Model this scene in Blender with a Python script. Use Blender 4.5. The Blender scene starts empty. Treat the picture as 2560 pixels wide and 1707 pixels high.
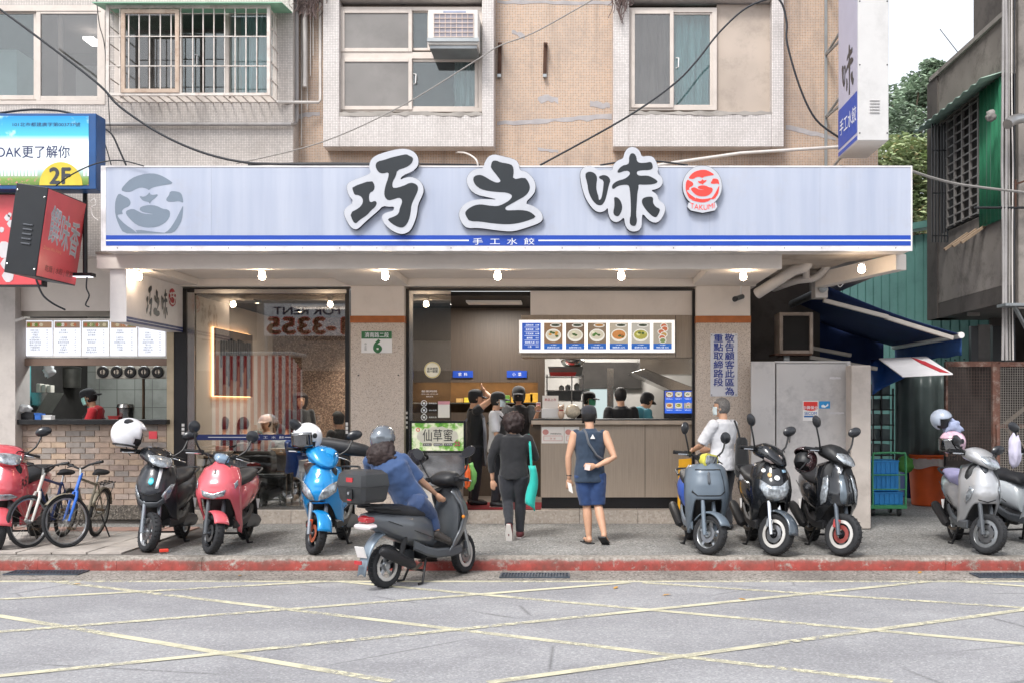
import bpy, bmesh, math, random
from math import sin, cos, pi, radians as R, sqrt, atan2
from mathutils import Vector as V, Matrix, noise as NZ
random.seed(7)
scn = bpy.context.scene
col = scn.collection
# ---------------------------------------------------------------- camera, sky, sun, exposure
FPX, CX, CY, CZ = 2600.0, 1430.0, 1010.0, 1.85          # focal length and principal point of the photo, eye height
cd = bpy.data.cameras.new('camera'); cam = bpy.data.objects.new('camera', cd); col.objects.link(cam)
cam.location = (0, 0, CZ); cam.rotation_euler = (R(90), 0, 0)
cd.sensor_width = 36; cd.lens = 36*FPX/2560; cd.shift_x = (1280-CX)/2560; cd.shift_y = (CY-853.5)/2560
cd.clip_end = 2000; cd.clip_start = .05
scn.camera = cam
W = bpy.data.worlds.new('World'); scn.world = W; W.use_nodes = True
wn = W.node_tree.nodes; wl = W.node_tree.links
sky = wn.new('ShaderNodeTexSky'); sky.sky_type = 'NISHITA'; sky.sun_disc = False
SUN_EL, SUN_AZ = R(52), R(205)
sky.sun_elevation = SUN_EL; sky.sun_rotation = SUN_AZ; sky.air_density = 1.0; sky.dust_density = 1.5; sky.ozone_density = 1
hs = wn.new('ShaderNodeHueSaturation'); hs.inputs['Saturation'].default_value = .22
wl.new(sky.outputs[0], hs.inputs['Color']); wl.new(hs.outputs[0], wn['Background'].inputs['Color'])
wn['Background'].inputs['Strength'].default_value = .15
sd = bpy.data.lights.new('sun', 'SUN'); sun = bpy.data.objects.new('sun', sd); col.objects.link(sun)
sd.energy = 1.45; sd.angle = R(16); sd.color = (1, .97, .92)
sdir = V((sin(SUN_AZ)*cos(SUN_EL), cos(SUN_AZ)*cos(SUN_EL), sin(SUN_EL)))   # towards the sun: behind the camera, to the left
sun.rotation_euler = sdir.to_track_quat('Z', 'Y').to_euler(); sun.location = (0, -20, 30)
scn.view_settings.view_transform = 'Standard'; scn.view_settings.look = 'None'
scn.view_settings.exposure = .98; scn.view_settings.gamma = 1
scn.cycles.max_bounces = 5; scn.cycles.diffuse_bounces = 3; scn.cycles.glossy_bounces = 3; scn.cycles.transmission_bounces = 4; scn.cycles.transparent_max_bounces = 10
scn.cycles.use_adaptive_sampling = True; scn.cycles.adaptive_threshold = .02; scn.cycles.adaptive_min_samples = 16
scn.cycles.sample_clamp_indirect = 6
# ---------------------------------------------------------------- helpers
def P(px, py, Y): return V(((px-CX)*Y/FPX, Y, CZ-(py-CY)*Y/FPX))
def XW(px, Y): return (px-CX)*Y/FPX
def ZW(py, Y): return CZ-(py-CY)*Y/FPX
def G(px, py, z=0.): return P(px, py, (CZ-z)*FPX/(py-CY))
def lin(h):
    if not isinstance(h, str): return tuple(h)
    c = [int(h[i:i+2], 16)/255 for i in (0, 2, 4)]
    return tuple(x/12.92 if x <= .04045 else ((x+.055)/1.055)**2.4 for x in c)
MATS = {}
class NT:
    def __init__(s, name):
        s.m = bpy.data.materials.new(name); s.m.use_nodes = True
        s.t = s.m.node_tree; s.b = s.t.nodes['Principled BSDF']; s.tc = None
    def n(s, typ, **k):
        q = s.t.nodes.new('ShaderNode'+typ)
        for a, v in k.items():
            if hasattr(q, a) and a not in q.inputs: setattr(q, a, v)
        for a, v in k.items():
            if a in q.inputs: q.inputs[a].default_value = v
        return q
    def l(s, a, b): s.t.links.new(a, b)
    def oc(s):
        if not s.tc: s.tc = s.n('TexCoord')
        return s.tc.outputs['Object']
    def ramp(s, fac, stops):
        r = s.n('ValToRGB'); e = r.color_ramp.elements
        while len(e) < len(stops): e.new(.5)
        for i, (p, c) in enumerate(stops): e[i].position = p; e[i].color = (*c, 1)
        s.l(fac, r.inputs[0]); return r.outputs[0]
    def noise(s, scale, detail=4, rough=.6, vec=None):
        q = s.n('TexNoise'); q.inputs['Scale'].default_value = scale; q.inputs['Detail'].default_value = detail
        q.inputs['Roughness'].default_value = rough; s.l(vec or s.oc(), q.inputs['Vector']); return q.outputs['Fac']
    def mix(s, fac, a, b, mode='MIX'):
        q = s.n('MixRGB'); q.blend_type = mode
        for i, v in enumerate((fac, a, b)):
            if isinstance(v, (int, float)): q.inputs[i].default_value = v
            elif isinstance(v, tuple): q.inputs[i].default_value = (*v, 1)
            else: s.l(v, q.inputs[i])
        return q.outputs[0]
    def bump(s, h, strength=.3, dist=.01):
        q = s.n('Bump'); q.inputs['Strength'].default_value = strength; q.inputs['Distance'].default_value = dist
        s.l(h, q.inputs['Height']); s.l(q.outputs[0], s.b.inputs['Normal'])
    def set(s, **k):
        for a, v in k.items():
            a = {'rough': 'Roughness', 'metal': 'Metallic', 'coat': 'Coat Weight', 'spec': 'Specular IOR Level', 'alpha': 'Alpha', 'trans': 'Transmission Weight', 'ior': 'IOR', 'col': 'Base Color', 'emit': 'Emission Strength', 'ecol': 'Emission Color', 'sheen': 'Sheen Weight'}[a]
            if isinstance(v, tuple): s.b.inputs[a].default_value = (*v, 1)
            elif isinstance(v, (int, float)): s.b.inputs[a].default_value = v
            else: s.l(v, s.b.inputs[a])
def mat(name, c, rough=.6, metal=0., var=.12, sc=5., bump=0., bsc=60., dirt=0., dcol='3a352e', dsc=2.2, **k):
    """procedural paint / plastic / metal: base colour, slow tone variation, optional blotchy dirt and fine relief"""
    if name in MATS: return MATS[name]
    t = NT(name); c = lin(c)
    lo = tuple(x*(1-var) for x in c); hi = tuple(min(1, x*(1+var)) for x in c)
    out = t.ramp(t.noise(sc, 2), [(.3, lo), (.7, hi)])
    if dirt:
        f = t.ramp(t.noise(dsc, 5, .75), [(.5, (0, 0, 0)), (.72, (dirt,)*3)])
        out = t.mix(f, out, lin(dcol))
    t.set(col=out, rough=rough, metal=metal, **k)
    if bump: t.bump(t.noise(bsc, 1), bump, .004)
    MATS[name] = t.m; return t.m
def emat(name, c, e, var=.0):
    if name in MATS: return MATS[name]
    t = NT(name); t.set(col=(.02, .02, .02), ecol=lin(c), emit=e, rough=.4)
    if e < 5: t.m.cycles.emission_sampling = 'NONE'
    MATS[name] = t.m; return t.m
def glass(name, tint=(1, 1, 1), refl=.10, dirt=0.):
    """thin pane: mostly see-through, with a Fresnel mirror on top"""
    if name in MATS: return MATS[name]
    t = NT(name); t.t.nodes.remove(t.b)
    tr = t.n('BsdfTransparent'); tr.inputs[0].default_value = (*tint, 1)
    gl = t.n('BsdfGlossy'); gl.inputs['Roughness'].default_value = .01
    lw = t.n('LayerWeight'); lw.inputs['Blend'].default_value = .35
    mr = t.n('MapRange'); mr.inputs['To Min'].default_value = refl; mr.inputs['To Max'].default_value = .9
    t.l(lw.outputs['Fresnel'], mr.inputs['Value'])
    mx = t.n('MixShader'); t.l(mr.outputs[0], mx.inputs[0]); t.l(tr.outputs[0], mx.inputs[1]); t.l(gl.outputs[0], mx.inputs[2])
    fin = mx.outputs[0]
    if dirt:
        df = t.n('BsdfDiffuse'); df.inputs[0].default_value = (.55, .54, .52, 1)
        m2 = t.n('MixShader'); t.l(t.ramp(t.noise(3, 6), [(.3, (dirt*.4,)*3), (.8, (dirt,)*3)]), m2.inputs[0]); t.l(fin, m2.inputs[1]); t.l(df.outputs[0], m2.inputs[2]); fin = m2.outputs[0]
    t.l(fin, t.t.nodes['Material Output'].inputs['Surface'])
    MATS[name] = t.m; return t.m

WORLD = {}          # Empties whose parts are given in world coordinates
def link(o, parent=None):
    col.objects.link(o)
    if parent is not None:
        o.parent = parent
        if parent.name in WORLD: o.matrix_parent_inverse = WORLD[parent.name].inverted()
    return o
def tag(o, label=None, cat=None, group=None, kind=None):
    for k, v in (('label', label), ('category', cat), ('group', group), ('kind', kind)):
        if v: o[k] = v
    return o
def thing(name, label, cat, loc=(0, 0, 0), rz=0., group=None, world=True, sc=1.):
    o = bpy.data.objects.new(name, None); col.objects.link(o); o.empty_display_size = .1
    o.location = loc; o.rotation_euler = (0, 0, rz); o.scale = (sc,)*3
    if world: WORLD[o.name] = Matrix.Translation(V(loc)) @ Matrix.Rotation(rz, 4, 'Z')
    return tag(o, label, cat, group)
def mesh_obj(name, me, mats, parent=None):
    for m in (mats if isinstance(mats, (list, tuple)) else [mats]): me.materials.append(m)
    return link(bpy.data.objects.new(name, me), parent)
class MB:
    def __init__(s, T=None): s.v = []; s.f = []; s.mi = []; s.T = T; s.k = 0
    def add(s, vs, fs):
        b = len(s.v); vs = [V(p) for p in vs]
        if s.T: vs = [s.T(p) for p in vs]
        s.v += vs; s.f += [tuple(i+b for i in f) for f in fs]; s.mi += [s.k]*len(fs); return s
    def box(s, x0, x1, y0, y1, z0, z1):
        x0, x1 = sorted((x0, x1)); y0, y1 = sorted((y0, y1)); z0, z1 = sorted((z0, z1))
        return s.add([(x0, y0, z0), (x1, y0, z0), (x1, y1, z0), (x0, y1, z0), (x0, y0, z1), (x1, y0, z1), (x1, y1, z1), (x0, y1, z1)],
                     [(0, 3, 2, 1), (4, 5, 6, 7), (0, 1, 5, 4), (1, 2, 6, 5), (2, 3, 7, 6), (3, 0, 4, 7)])
    def bpx(s, px0, px1, py0, py1, Y, d=.05):
        """box whose front face stands at depth Y and covers these photo pixels"""
        return s.box(XW(px0, Y), XW(px1, Y), Y, Y+d, ZW(py0, Y), ZW(py1, Y))
    def obox(s, c, hx, hy, hz, M=None):
        M = M or Matrix.Identity(3); c = V(c)
        vs = [c + M @ V((a*hx, b*hy, e*hz)) for a, b, e in ((-1, -1, -1), (1, -1, -1), (1, 1, -1), (-1, 1, -1), (-1, -1, 1), (1, -1, 1), (1, 1, 1), (-1, 1, 1))]
        return s.add(vs, [(0, 3, 2, 1), (4, 5, 6, 7), (0, 1, 5, 4), (1, 2, 6, 5), (2, 3, 7, 6), (3, 0, 4, 7)])
    def bar(s, a, b, w, h=None):
        a, b = V(a), V(b); d = b-a; q = d.to_track_quat('Z', 'Y').to_matrix()
        return s.obox((a+b)/2, w/2, (h or w)/2, d.length/2, q)
    def loft(s, rings, cap=True, closed=True):
        n = len(rings[0]); vs = [p for r in rings for p in r]; fs = []
        for i in range(len(rings)-1):
            for j in range(n if closed else n-1):
                a = i*n+j; b = i*n+(j+1) % n; fs.append((a, b, b+n, a+n))
        if cap and closed: fs.append(tuple(range(n-1, -1, -1))); fs.append(tuple(range(len(vs)-n, len(vs))))
        return s.add(vs, fs)
    def tube(s, pts, r, n=8, cap=True):
        pts = [V(p) for p in pts]; rs = r if isinstance(r, (list, tuple)) else [r]*len(pts)
        rings = []; up = None
        for i, p in enumerate(pts):
            d = (pts[min(i+1, len(pts)-1)]-pts[max(i-1, 0)]).normalized()
            if up is None: up = V((0, 0, 1)) if abs(d.z) < .9 else V((1, 0, 0))
            x = up.cross(d); x = x.normalized() if x.length > 1e-6 else V((1, 0, 0)); y = d.cross(x); up = y
            rings.append([p+(x*cos(2*pi*k/n)+y*sin(2*pi*k/n))*rs[i] for k in range(n)])
        return s.loft(rings, cap)
    def cyl(s, a, b, r, r2=None, n=12): return s.tube([a, b], [r, r if r2 is None else r2], n)
    def lathe(s, prof, o=(0, 0, 0), ax=(0, 0, 1), n=24, cap=True):
        """prof: (radius, height) pairs turned about ax through o"""
        o = V(o); q = V(ax).to_track_quat('Z', 'Y').to_matrix()
        return s.loft([[o+q @ V((r*cos(2*pi*k/n), r*sin(2*pi*k/n), h)) for k in range(n)] for r, h in prof], cap)
    def torus(s, o, ax, Rr, r, n=32, m=10, sq=1.):
        o = V(o); q = V(ax).to_track_quat('Z', 'Y').to_matrix(); vs = []; fs = []
        for i in range(n):
            for j in range(m):
                a, b = 2*pi*i/n, 2*pi*j/m
                vs.append(o+q @ V(((Rr+r*cos(b))*cos(a), (Rr+r*cos(b))*sin(a), r*sq*sin(b))))
                fs.append((i*m+j, i*m+(j+1) % m, ((i+1) % n)*m+(j+1) % m, ((i+1) % n)*m+j))
        return s.add(vs, [f[::-1] for f in fs])
    def prism(s, poly, fn, t=None):
        """flat polygon mapped by fn(u, v) -> point; thickness vector t makes it solid"""
        p = [V(fn(*q)) for q in poly]; n = len(p)
        ar = sum(poly[i][0]*poly[(i+1) % n][1]-poly[(i+1) % n][0]*poly[i][1] for i in range(n))
        fs = [tuple(range(n))]
        if t is None: return s.add(p, fs)
        t = V(t)
        return s.add(p+[q+t for q in p], fs+[tuple(range(2*n-1, n-1, -1))]+[(i, i+n, (i+1) % n+n, (i+1) % n) for i in range(n)])
    def grid(s, fn, nu, nv, flip=False):
        vs = [fn(i/nu, j/nv) for j in range(nv+1) for i in range(nu+1)]; fs = []
        for j in range(nv):
            for i in range(nu):
                a = j*(nu+1)+i; q = (a, a+1, a+nu+2, a+nu+1); fs.append(q[::-1] if flip else q)
        return s.add(vs, fs)
    def build(s, name, mats, parent=None, smooth=False, bevel=0., sub=0, solid=0., ang=40, seg=2):
        me = bpy.data.meshes.new(name); me.from_pydata([tuple(p) for p in s.v], [], s.f)
        for p, k in zip(me.polygons, s.mi): p.material_index = k
        b = bmesh.new(); b.from_mesh(me); bmesh.ops.recalc_face_normals(b, faces=b.faces); b.to_mesh(me); b.free()
        if smooth:
            me.polygons.foreach_set('use_smooth', [True]*len(me.polygons))
            if not sub: me.set_sharp_from_angle(angle=R(ang))
        o = mesh_obj(name, me, mats, parent)
        if solid: q = o.modifiers.new('solid', 'SOLIDIFY'); q.thickness = solid; q.offset = -1
        if sub: q = o.modifiers.new('sub', 'SUBSURF'); q.levels = q.render_levels = sub
        if bevel:
            q = o.modifiers.new('bevel', 'BEVEL'); q.width = bevel; q.segments = seg; q.limit_method = 'ANGLE'; q.angle_limit = R(35)
            if not smooth: me.polygons.foreach_set('use_smooth', [True]*len(me.polygons)); q.harden_normals = True
        return o
def dup(root, loc=None, rz=None, label=None):
    c = root.copy(); col.objects.link(c)
    if loc is not None: c.location = loc
    if rz is not None: c.rotation_euler = (0, 0, rz)
    if label: c['label'] = label
    def kids(a, b):
        for ch in [o for o in a.children]:
            d = ch.copy(); col.objects.link(d); d.parent = b; d.matrix_parent_inverse = ch.matrix_parent_inverse.copy(); kids(ch, d)
    kids(root, c); return c
SCR = bpy.data.scenes.new('scratch')          # scratch scene: lettering and body shapes are evaluated here, then removed
def evaluated(o):
    with bpy.context.temp_override(scene=SCR, view_layer=SCR.view_layers[0]):
        dg = bpy.context.evaluated_depsgraph_get(); dg.update(); return bpy.data.meshes.new_from_object(o.evaluated_get(dg))
FC = bpy.data.curves.new('lettering', 'FONT'); FO = bpy.data.objects.new('lettering', FC); SCR.collection.objects.link(FO)
FC.align_x = 'CENTER'; FC.align_y = 'CENTER'
def text(name, body, c, h, m, parent=None, bold=0., w=None, fn=None, ext=.002, sp=1., vert=False, lsp=1.):
    """lettering lying in a vertical plane facing the street, centred on c, h = letter height"""
    FC.size = 1; FC.space_character = sp; FC.space_line = lsp
    FC.body = '\n'.join(body) if vert else body
    me = evaluated(FO)
    xs = [v.co.x for v in me.vertices]; ys = [v.co.y for v in me.vertices]
    if not xs: return None
    cx, cy = (min(xs)+max(xs))/2, (min(ys)+max(ys))/2
    k = h/(max(ys)-min(ys)); kx = w/(max(xs)-min(xs)) if w else k
    c = V(c)
    if bold:       # heavier strokes: the letter shapes repeated with small shifts, each a hair in front of the last
        vs = [v.co.copy() for v in me.vertices]; fs = [tuple(p.vertices) for p in me.polygons]; bpy.data.meshes.remove(me); V2 = []; F2 = []
        for i, (dx, dy) in enumerate(((0, 0), (bold, 0), (-bold, 0), (0, bold), (0, -bold))):
            b0 = len(V2); V2 += [(q.x+dx, q.y+dy, i) for q in vs]; F2 += [tuple(j+b0 for j in f) for f in fs]
        me = bpy.data.meshes.new(name); me.from_pydata(V2, [], F2)
    for v in me.vertices:
        a, b = (v.co.x-cx)*kx, (v.co.y-cy)*k; e = v.co.z*.0002 if bold else 0
        v.co = fn(a, b) if fn else (c.x+a, c.y-e, c.z+b)
    me.materials.clear()
    return mesh_obj(name, me, m, parent)
# ---------------------------------------------------------------- surface materials
def tile_mat(name, c, grout, size=.022, var=.25, dirt=.35, dcol='6e5f50', mort=.13):
    t = NT(name); o = t.oc(); sx = t.n('SeparateXYZ'); t.l(o, sx.inputs[0])
    ad = t.n('Math', operation='ADD'); t.l(sx.outputs[0], ad.inputs[0]); t.l(sx.outputs[1], ad.inputs[1])
    cb = t.n('CombineXYZ'); t.l(ad.outputs[0], cb.inputs[0]); t.l(sx.outputs[2], cb.inputs[1])
    b = t.n('TexBrick'); b.offset = 0; b.squash = 1; t.l(cb.outputs[0], b.inputs['Vector'])
    c = lin(c); b.inputs['Color1'].default_value = (*[x*(1-var) for x in c], 1); b.inputs['Color2'].default_value = (*[min(1, x*(1+var)) for x in c], 1)
    b.inputs['Mortar'].default_value = (*lin(grout), 1); b.inputs['Scale'].default_value = 1
    b.inputs['Mortar Size'].default_value = size*mort; b.inputs['Brick Width'].default_value = size; b.inputs['Row Height'].default_value = size
    b.inputs['Bias'].default_value = 0; b.inputs['Mortar Smooth'].default_value = .3
    f = t.ramp(t.noise(1.6, 9, .7), [(.46, (0, 0, 0)), (.75, (dirt,)*3)])
    st = t.n('Mapping'); st.inputs['Scale'].default_value = (6, 6, .5); t.l(o, st.inputs[0])      # run-down streaks
    f2 = t.ramp(t.noise(1.2, 6, .6, st.outputs[0]), [(.52, (0, 0, 0)), (.8, (dirt*.8,)*3)])
    out = t.mix(f2, t.mix(f, b.outputs['Color'], lin(dcol)), lin('57504a'))
    t.set(col=out, rough=.45); t.bump(b.outputs['Fac'], -.25, .003); MATS[name] = t.m; return t.m
tan_tile = tile_mat('tan_mosaic', 'ab8465', 'c0b2a5', dirt=.6, dcol='8c8078', mort=.2)
white_tile = tile_mat('white_mosaic', 'd8d1ce', '99938f', dirt=.24, mort=.12, var=.1)
cream_tile = tile_mat('cream_mosaic', 'cfc7c2', '968e88', dirt=.3, mort=.14, var=.12)
def speck(name, base, dots, sc=70., amt=.5, rough=.55, big=.1, bump=.05):
    """terrazzo / washed stone: coloured grains in a pale matrix"""
    t = NT(name); vo = t.n('TexVoronoi'); vo.inputs['Scale'].default_value = sc; t.l(t.oc(), vo.inputs['Vector'])
    sp = t.n('SeparateColor'); t.l(vo.outputs['Color'], sp.inputs[0]); n = len(dots); st = [(0, lin(base)), (1-amt, lin(base))]
    for i, d in enumerate(dots): st.append((1-amt+amt*(i+.3)/n, lin(d)))
    g = t.ramp(sp.outputs[0], st); g2 = t.ramp(t.noise(1.3, 8, .65), [(.3, (1-big*2.5,)*3), (.7, (1, 1, 1))])
    t.set(col=t.mix(1., g, g2, 'MULTIPLY'), rough=rough); t.bump(vo.outputs['Distance'], bump, .004); MATS[name] = t.m; return t.m
pave_m = speck('washed_stone', '838280', ['525150', 'b7b6b3', '6d6c6a', '979591'], 55, .75, .8, .16)
pillar_m = speck('pillar_stone', 'cdbfb2', ['b3a294', 'd9cec4', '8d7c6f', 'c4b4a6'], 130, .5, .5, .04)
step_m = speck('step_stone', 'b0a59a', ['a0958a', 'bdb3a9'], 40, .5, .45, .08)
base_m = speck('dark_base_stone', '6d655c', ['3f3a35', 'a1978c', '55504a'], 60, .7, .8, .2)
grain_m = speck('brown_grain', '84695a', ['5a463b', 'a08472', '4a392f', 'b59a86'], 60, .8, .8, .1, .3)
def asphalt():
    t = NT('asphalt'); n1 = t.noise(45, 4, .7); n2 = t.noise(.8, 8, .6); vo = t.n('TexVoronoi'); vo.inputs['Scale'].default_value = 70
    t.l(t.oc(), vo.inputs['Vector']); sp = t.n('SeparateColor'); t.l(vo.outputs['Color'], sp.inputs[0])
    a = t.ramp(sp.outputs[0], [(0, (.305, .304, .315)), (.5, (.36, .359, .372)), (.85, (.395, .393, .408)), (.96, (.48, .478, .49))])
    b = t.ramp(n1, [(.3, (.8, .8, .8)), (.7, (1.1, 1.1, 1.1))]); cc = t.ramp(n2, [(.3, (.80, .80, .81)), (.7, (1, 1, 1))])
    out = t.mix(1., t.mix(1., a, b, 'MULTIPLY'), cc, 'MULTIPLY')
    st = t.n('Mapping'); st.inputs['Scale'].default_value = (.25, 1.6, 1); t.l(t.oc(), st.inputs[0])   # wheel tracks and oil along the lane
    tr = t.ramp(t.noise(.7, 5, .6, st.outputs[0]), [(.35, (.82, .82, .83)), (.65, (1, 1, 1))])
    cr = t.n('TexVoronoi', feature='DISTANCE_TO_EDGE'); cr.inputs['Scale'].default_value = .35; t.l(t.oc(), cr.inputs['Vector'])
    ck = t.ramp(cr.outputs['Distance'], [(0, (.55, .55, .55)), (.006, (1, 1, 1))])
    out = t.mix(t.ramp(t.noise(.5, 3), [(.5, (0, 0, 0)), (.56, (1, 1, 1))]), t.mix(1., out, tr, 'MULTIPLY'), t.mix(1., out, ck, 'MULTIPLY'))
    t.set(col=out, rough=.85); t.bump(n1, .5, .006); MATS['asphalt'] = t.m; return t.m
asphalt_m = asphalt()
def paint_mat(name, c, under, thr=.5, sc=9.):
    t = NT(name); f = t.ramp(t.noise(sc, 10, .78), [(thr-.06, (0, 0, 0)), (thr+.05, (1, 1, 1))])
    big = t.ramp(t.noise(.9, 3), [(.35, (0, 0, 0)), (.6, (1, 1, 1))])
    f = t.mix(1., f, big, 'LIGHTEN'); t.set(col=lin(c), alpha=f, rough=.75); t.bump(t.noise(60), .3, .004); MATS[name] = t.m; return t.m
yellow_line = paint_mat('road_paint', 'cfcab0', '9a98a2', .50, 11)
def kerb_mat():
    t = NT('kerb_paint'); g = t.n('NewGeometry'); sx = t.n('SeparateXYZ'); t.l(g.outputs['Normal'], sx.inputs[0])
    top = t.ramp(sx.outputs[2], [(.25, (1, 1, 1)), (.75, (.0, .0, .0))])
    w = t.ramp(t.noise(4.5, 12, .75), [(.375, (0, 0, 0)), (.46, (1, 1, 1))])
    oz = t.n('SeparateXYZ'); t.l(t.oc(), oz.inputs[0]); nz = t.n('Math', operation='MULTIPLY_ADD'); t.l(t.noise(6, 8, .7), nz.inputs[0]); nz.inputs[1].default_value = .09; t.l(oz.outputs[2], nz.inputs[2])
    edge = t.ramp(nz.outputs[0], [(.152, (1, 1, 1)), (.172, (0, 0, 0))]); w = t.mix(1., w, edge, 'MULTIPLY')
    conc = t.ramp(t.noise(22, 8, .75), [(.3, lin('565049')), (.5, lin('948d85')), (.7, lin('bdb7b0'))])
    red = t.ramp(t.noise(7, 6, .7), [(.3, lin('7d3730')), (.7, lin('ab4a42'))])
    grime = t.ramp(t.noise(2.5, 9, .75), [(.45, (0, 0, 0)), (.7, (.65,)*3)])
    out = t.mix(grime, t.mix(t.mix(1., top, w, 'MULTIPLY'), conc, red), lin('4a443d'))
    t.set(col=out, rough=.8); t.bump(t.noise(18, 8, .7), .6, .015); MATS['kerb_paint'] = t.m; return t.m
kerb_m = kerb_mat()
conc_m = mat('concrete', 'a09a94', .85, var=.18, sc=3, bump=.4, bsc=40, dirt=.5, dcol='5a544d')
gutter_m = speck('gutter_concrete', '9c9690', ['7c766f', 'b8b2ab', '69645e'], 50, .6, .85, .2)
wall_m = mat('white_plaster', 'e2d9d1', .8, var=.04, sc=2, dirt=.14, dcol='9a8f84', bump=.08)
soffit_m = mat('soffit_paint', 'e2d9d0', .8, var=.03, sc=1.5, dirt=.15, dcol='a89a8c')
grey_wall = mat('weathered_concrete', '8d8680', .9, var=.2, sc=1.2, dirt=.7, dcol='4d4843', bump=.3, bsc=25)
dark_wall = mat('sooty_concrete', '5d5753', .9, var=.25, sc=1.0, dirt=.6, dcol='33302d', bump=.3, bsc=25)
alu_m = mat('window_aluminium', 'c9beb5', .4, .15, var=.06, dirt=.25, dcol='8a7e74')
steel_m = mat('stainless_steel', 'b9b7b4', .22, 1., var=.1, sc=3, bump=.05, bsc=20)
black_fr = mat('black_frame', '17171a', .35, var=.1)
black_pl = mat('black_plastic', '1b1c1f', .45, var=.15, bump=.05)
white_pl = mat('white_plastic', 'e6e4e2', .35, var=.03)
orange_band = mat('orange_wood', 'a85f2c', .5, var=.15, sc=9)
def lam_mat(name, c, k=.18):
    t = NT(name); st = t.n('Mapping'); st.inputs['Scale'].default_value = (90, 90, 1.5); t.l(t.oc(), st.inputs[0]); c = lin(c)
    t.set(col=t.ramp(t.noise(1, 6, .7, st.outputs[0]), [(.3, tuple(x*(1-k) for x in c)), (.7, tuple(x*(1+k) for x in c))]), rough=.5); MATS[name] = t.m; return t.m
lam_light = lam_mat('taupe_laminate', 'a59788'); lam_dark = lam_mat('brown_laminate', '4c4138', .3)
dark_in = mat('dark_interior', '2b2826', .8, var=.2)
blue_s = mat('sign_blue', '1a45a8', .4, var=.04); navy_s = mat('navy_vinyl', '1d2d66', .4, var=.05)
ink_m = mat('sign_charcoal', '23282d', .35, var=.05); grey_ink = mat('sign_grey_print', '73808f', .4, var=.04)
red_ink = mat('seal_red', 'f0453c', .4, var=.03); white_ink = mat('white_print', 'eceef2', .4, var=.02)
def sign_face():
    t = NT('sign_acrylic'); st = t.n('Mapping'); st.inputs['Scale'].default_value = (5, 1, .3); t.l(t.oc(), st.inputs[0])
    a = t.ramp(t.noise(1, 5, .6, st.outputs[0]), [(.3, lin('a3abbf')), (.7, lin('b6bccb'))])
    f = t.ramp(t.noise(3, 8, .7), [(.55, (0, 0, 0)), (.8, (.22,)*3)])
    t.set(col=t.mix(f, a, lin('a59a93')), rough=.28, coat=.25); MATS['sign_acrylic'] = t.m; return t.m
sign_m = sign_face()
# ---------------------------------------------------------------- ground, road, kerb, pavement
def struct(o): o['kind'] = 'structure'; return o
Y_ED, Y_K0, Y_K1, Y_ST = 10.93, 11.56, 11.74, 14.83
struct(MB().box(-200, 200, -200, 300, -.5, -.03).build('ground', conc_m))
road = struct(MB().box(-60, 60, -5.5, Y_ED, -.02, 0).build('road', asphalt_m))
struct(MB().box(-60, 60, Y_ED, Y_K0+.02, -.02, .004).build('gutter', gutter_m))
struct(MB().box(-60, 60, -12, -5.5, -.02, .13).build('far_pavement', gutter_m))
struct(MB().box(-60, 60, Y_K1, 40, -.02, .15).build('pavement', pave_m))
kb = struct(MB().box(-60, -9, Y_K0, Y_K1, -.02, .148).build('kerb', kerb_m))
struct(MB().box(9, 60, Y_K0, Y_K1, -.02, .148).build('kerb', kerb_m))
x = -9.
while x < 9:
    L = min(random.uniform(.85, 1.25), 9-x); mb = MB(); n = 7; dz = random.uniform(-.001, .002); dy = random.uniform(-.002, .002)
    rings = []
    for i in range(n+1):
        xx = x+.001+(L-.002)*i/n; w = random.uniform(-.006, .006)
        rings.append([(xx, Y_K1-.001, .0), (xx, Y_K0+dy, .0), (xx, Y_K0+dy+.006+w, .105+w), (xx, Y_K0+dy+.035+w, .145+dz), (xx, Y_K1-.001, .15+dz)])
    mb.loft(rings); mb.build('kerb_stone', kerb_m, kb, smooth=True, ang=50); x += L
paver_m = mat('paver_concrete', 'aea69f', .85, var=.2, sc=2.5, dirt=.4, dcol='6b615a', bump=.3)
paver_r = mat('paver_reddish', '9c8075', .85, var=.2, sc=2.5, dirt=.4, dcol='6b615a', bump=.3)
pv = struct(MB().box(-9.5, -4.75, Y_K1+.02, 14.3, .15, .152).build('paver_bed', dark_wall))
for i in range(12):
    for j in range(5):
        x0 = -9.5+i*.4; y0 = 11.78+j*.5
        if x0+.4 > -4.7: continue
        z = .172+random.uniform(-.002, .003)
        MB().box(x0+.009, x0+.391, y0+.009, y0+.491, .1525, z).build('paver', paver_r if (j == 4 or (i+j) % 11 == 3) else paver_m, pv)
def strip(a, b, w, c, name='painted_line', z=.004):
    a, b = V(a), V(b); d = (b-a).normalized(); n = V((-d.y, d.x, 0))*w/2; m = MB(); k = max(2, int((b-a).length/.5))
    m.grid(lambda u, v: V(((a+(b-a)*v)+n*(2*u-1)).to_2d().to_3d())+V((0, 0, z)), 1, k); m.build(name, c, road)
strip((-30, 10.87, 0), (30, 10.87, 0), .09, yellow_line, z=.0025)
for k, ((x0, y0), (x1, y1)) in enumerate([((130, 1452), (2232, 1703)), ((-300, 1489), (980, 1703)), ((849, 1453), (2560, 1609)), ((1606, 1456), (2900, 1541)), ((2396, 1453), (2900, 1489)),
                           ((-100, 1503), (816, 1453)), ((-100, 1587), (1574, 1456)), ((-40, 1694), (2325, 1453)), ((1220, 1707), (2700, 1505))]):
    strip(G(x0, y0), G(x1, y1), .088, yellow_line, z=.003+.0005*k)
grate_m = mat('cast_iron', '5a6470', .5, .6, var=.2, dirt=.3)
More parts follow.
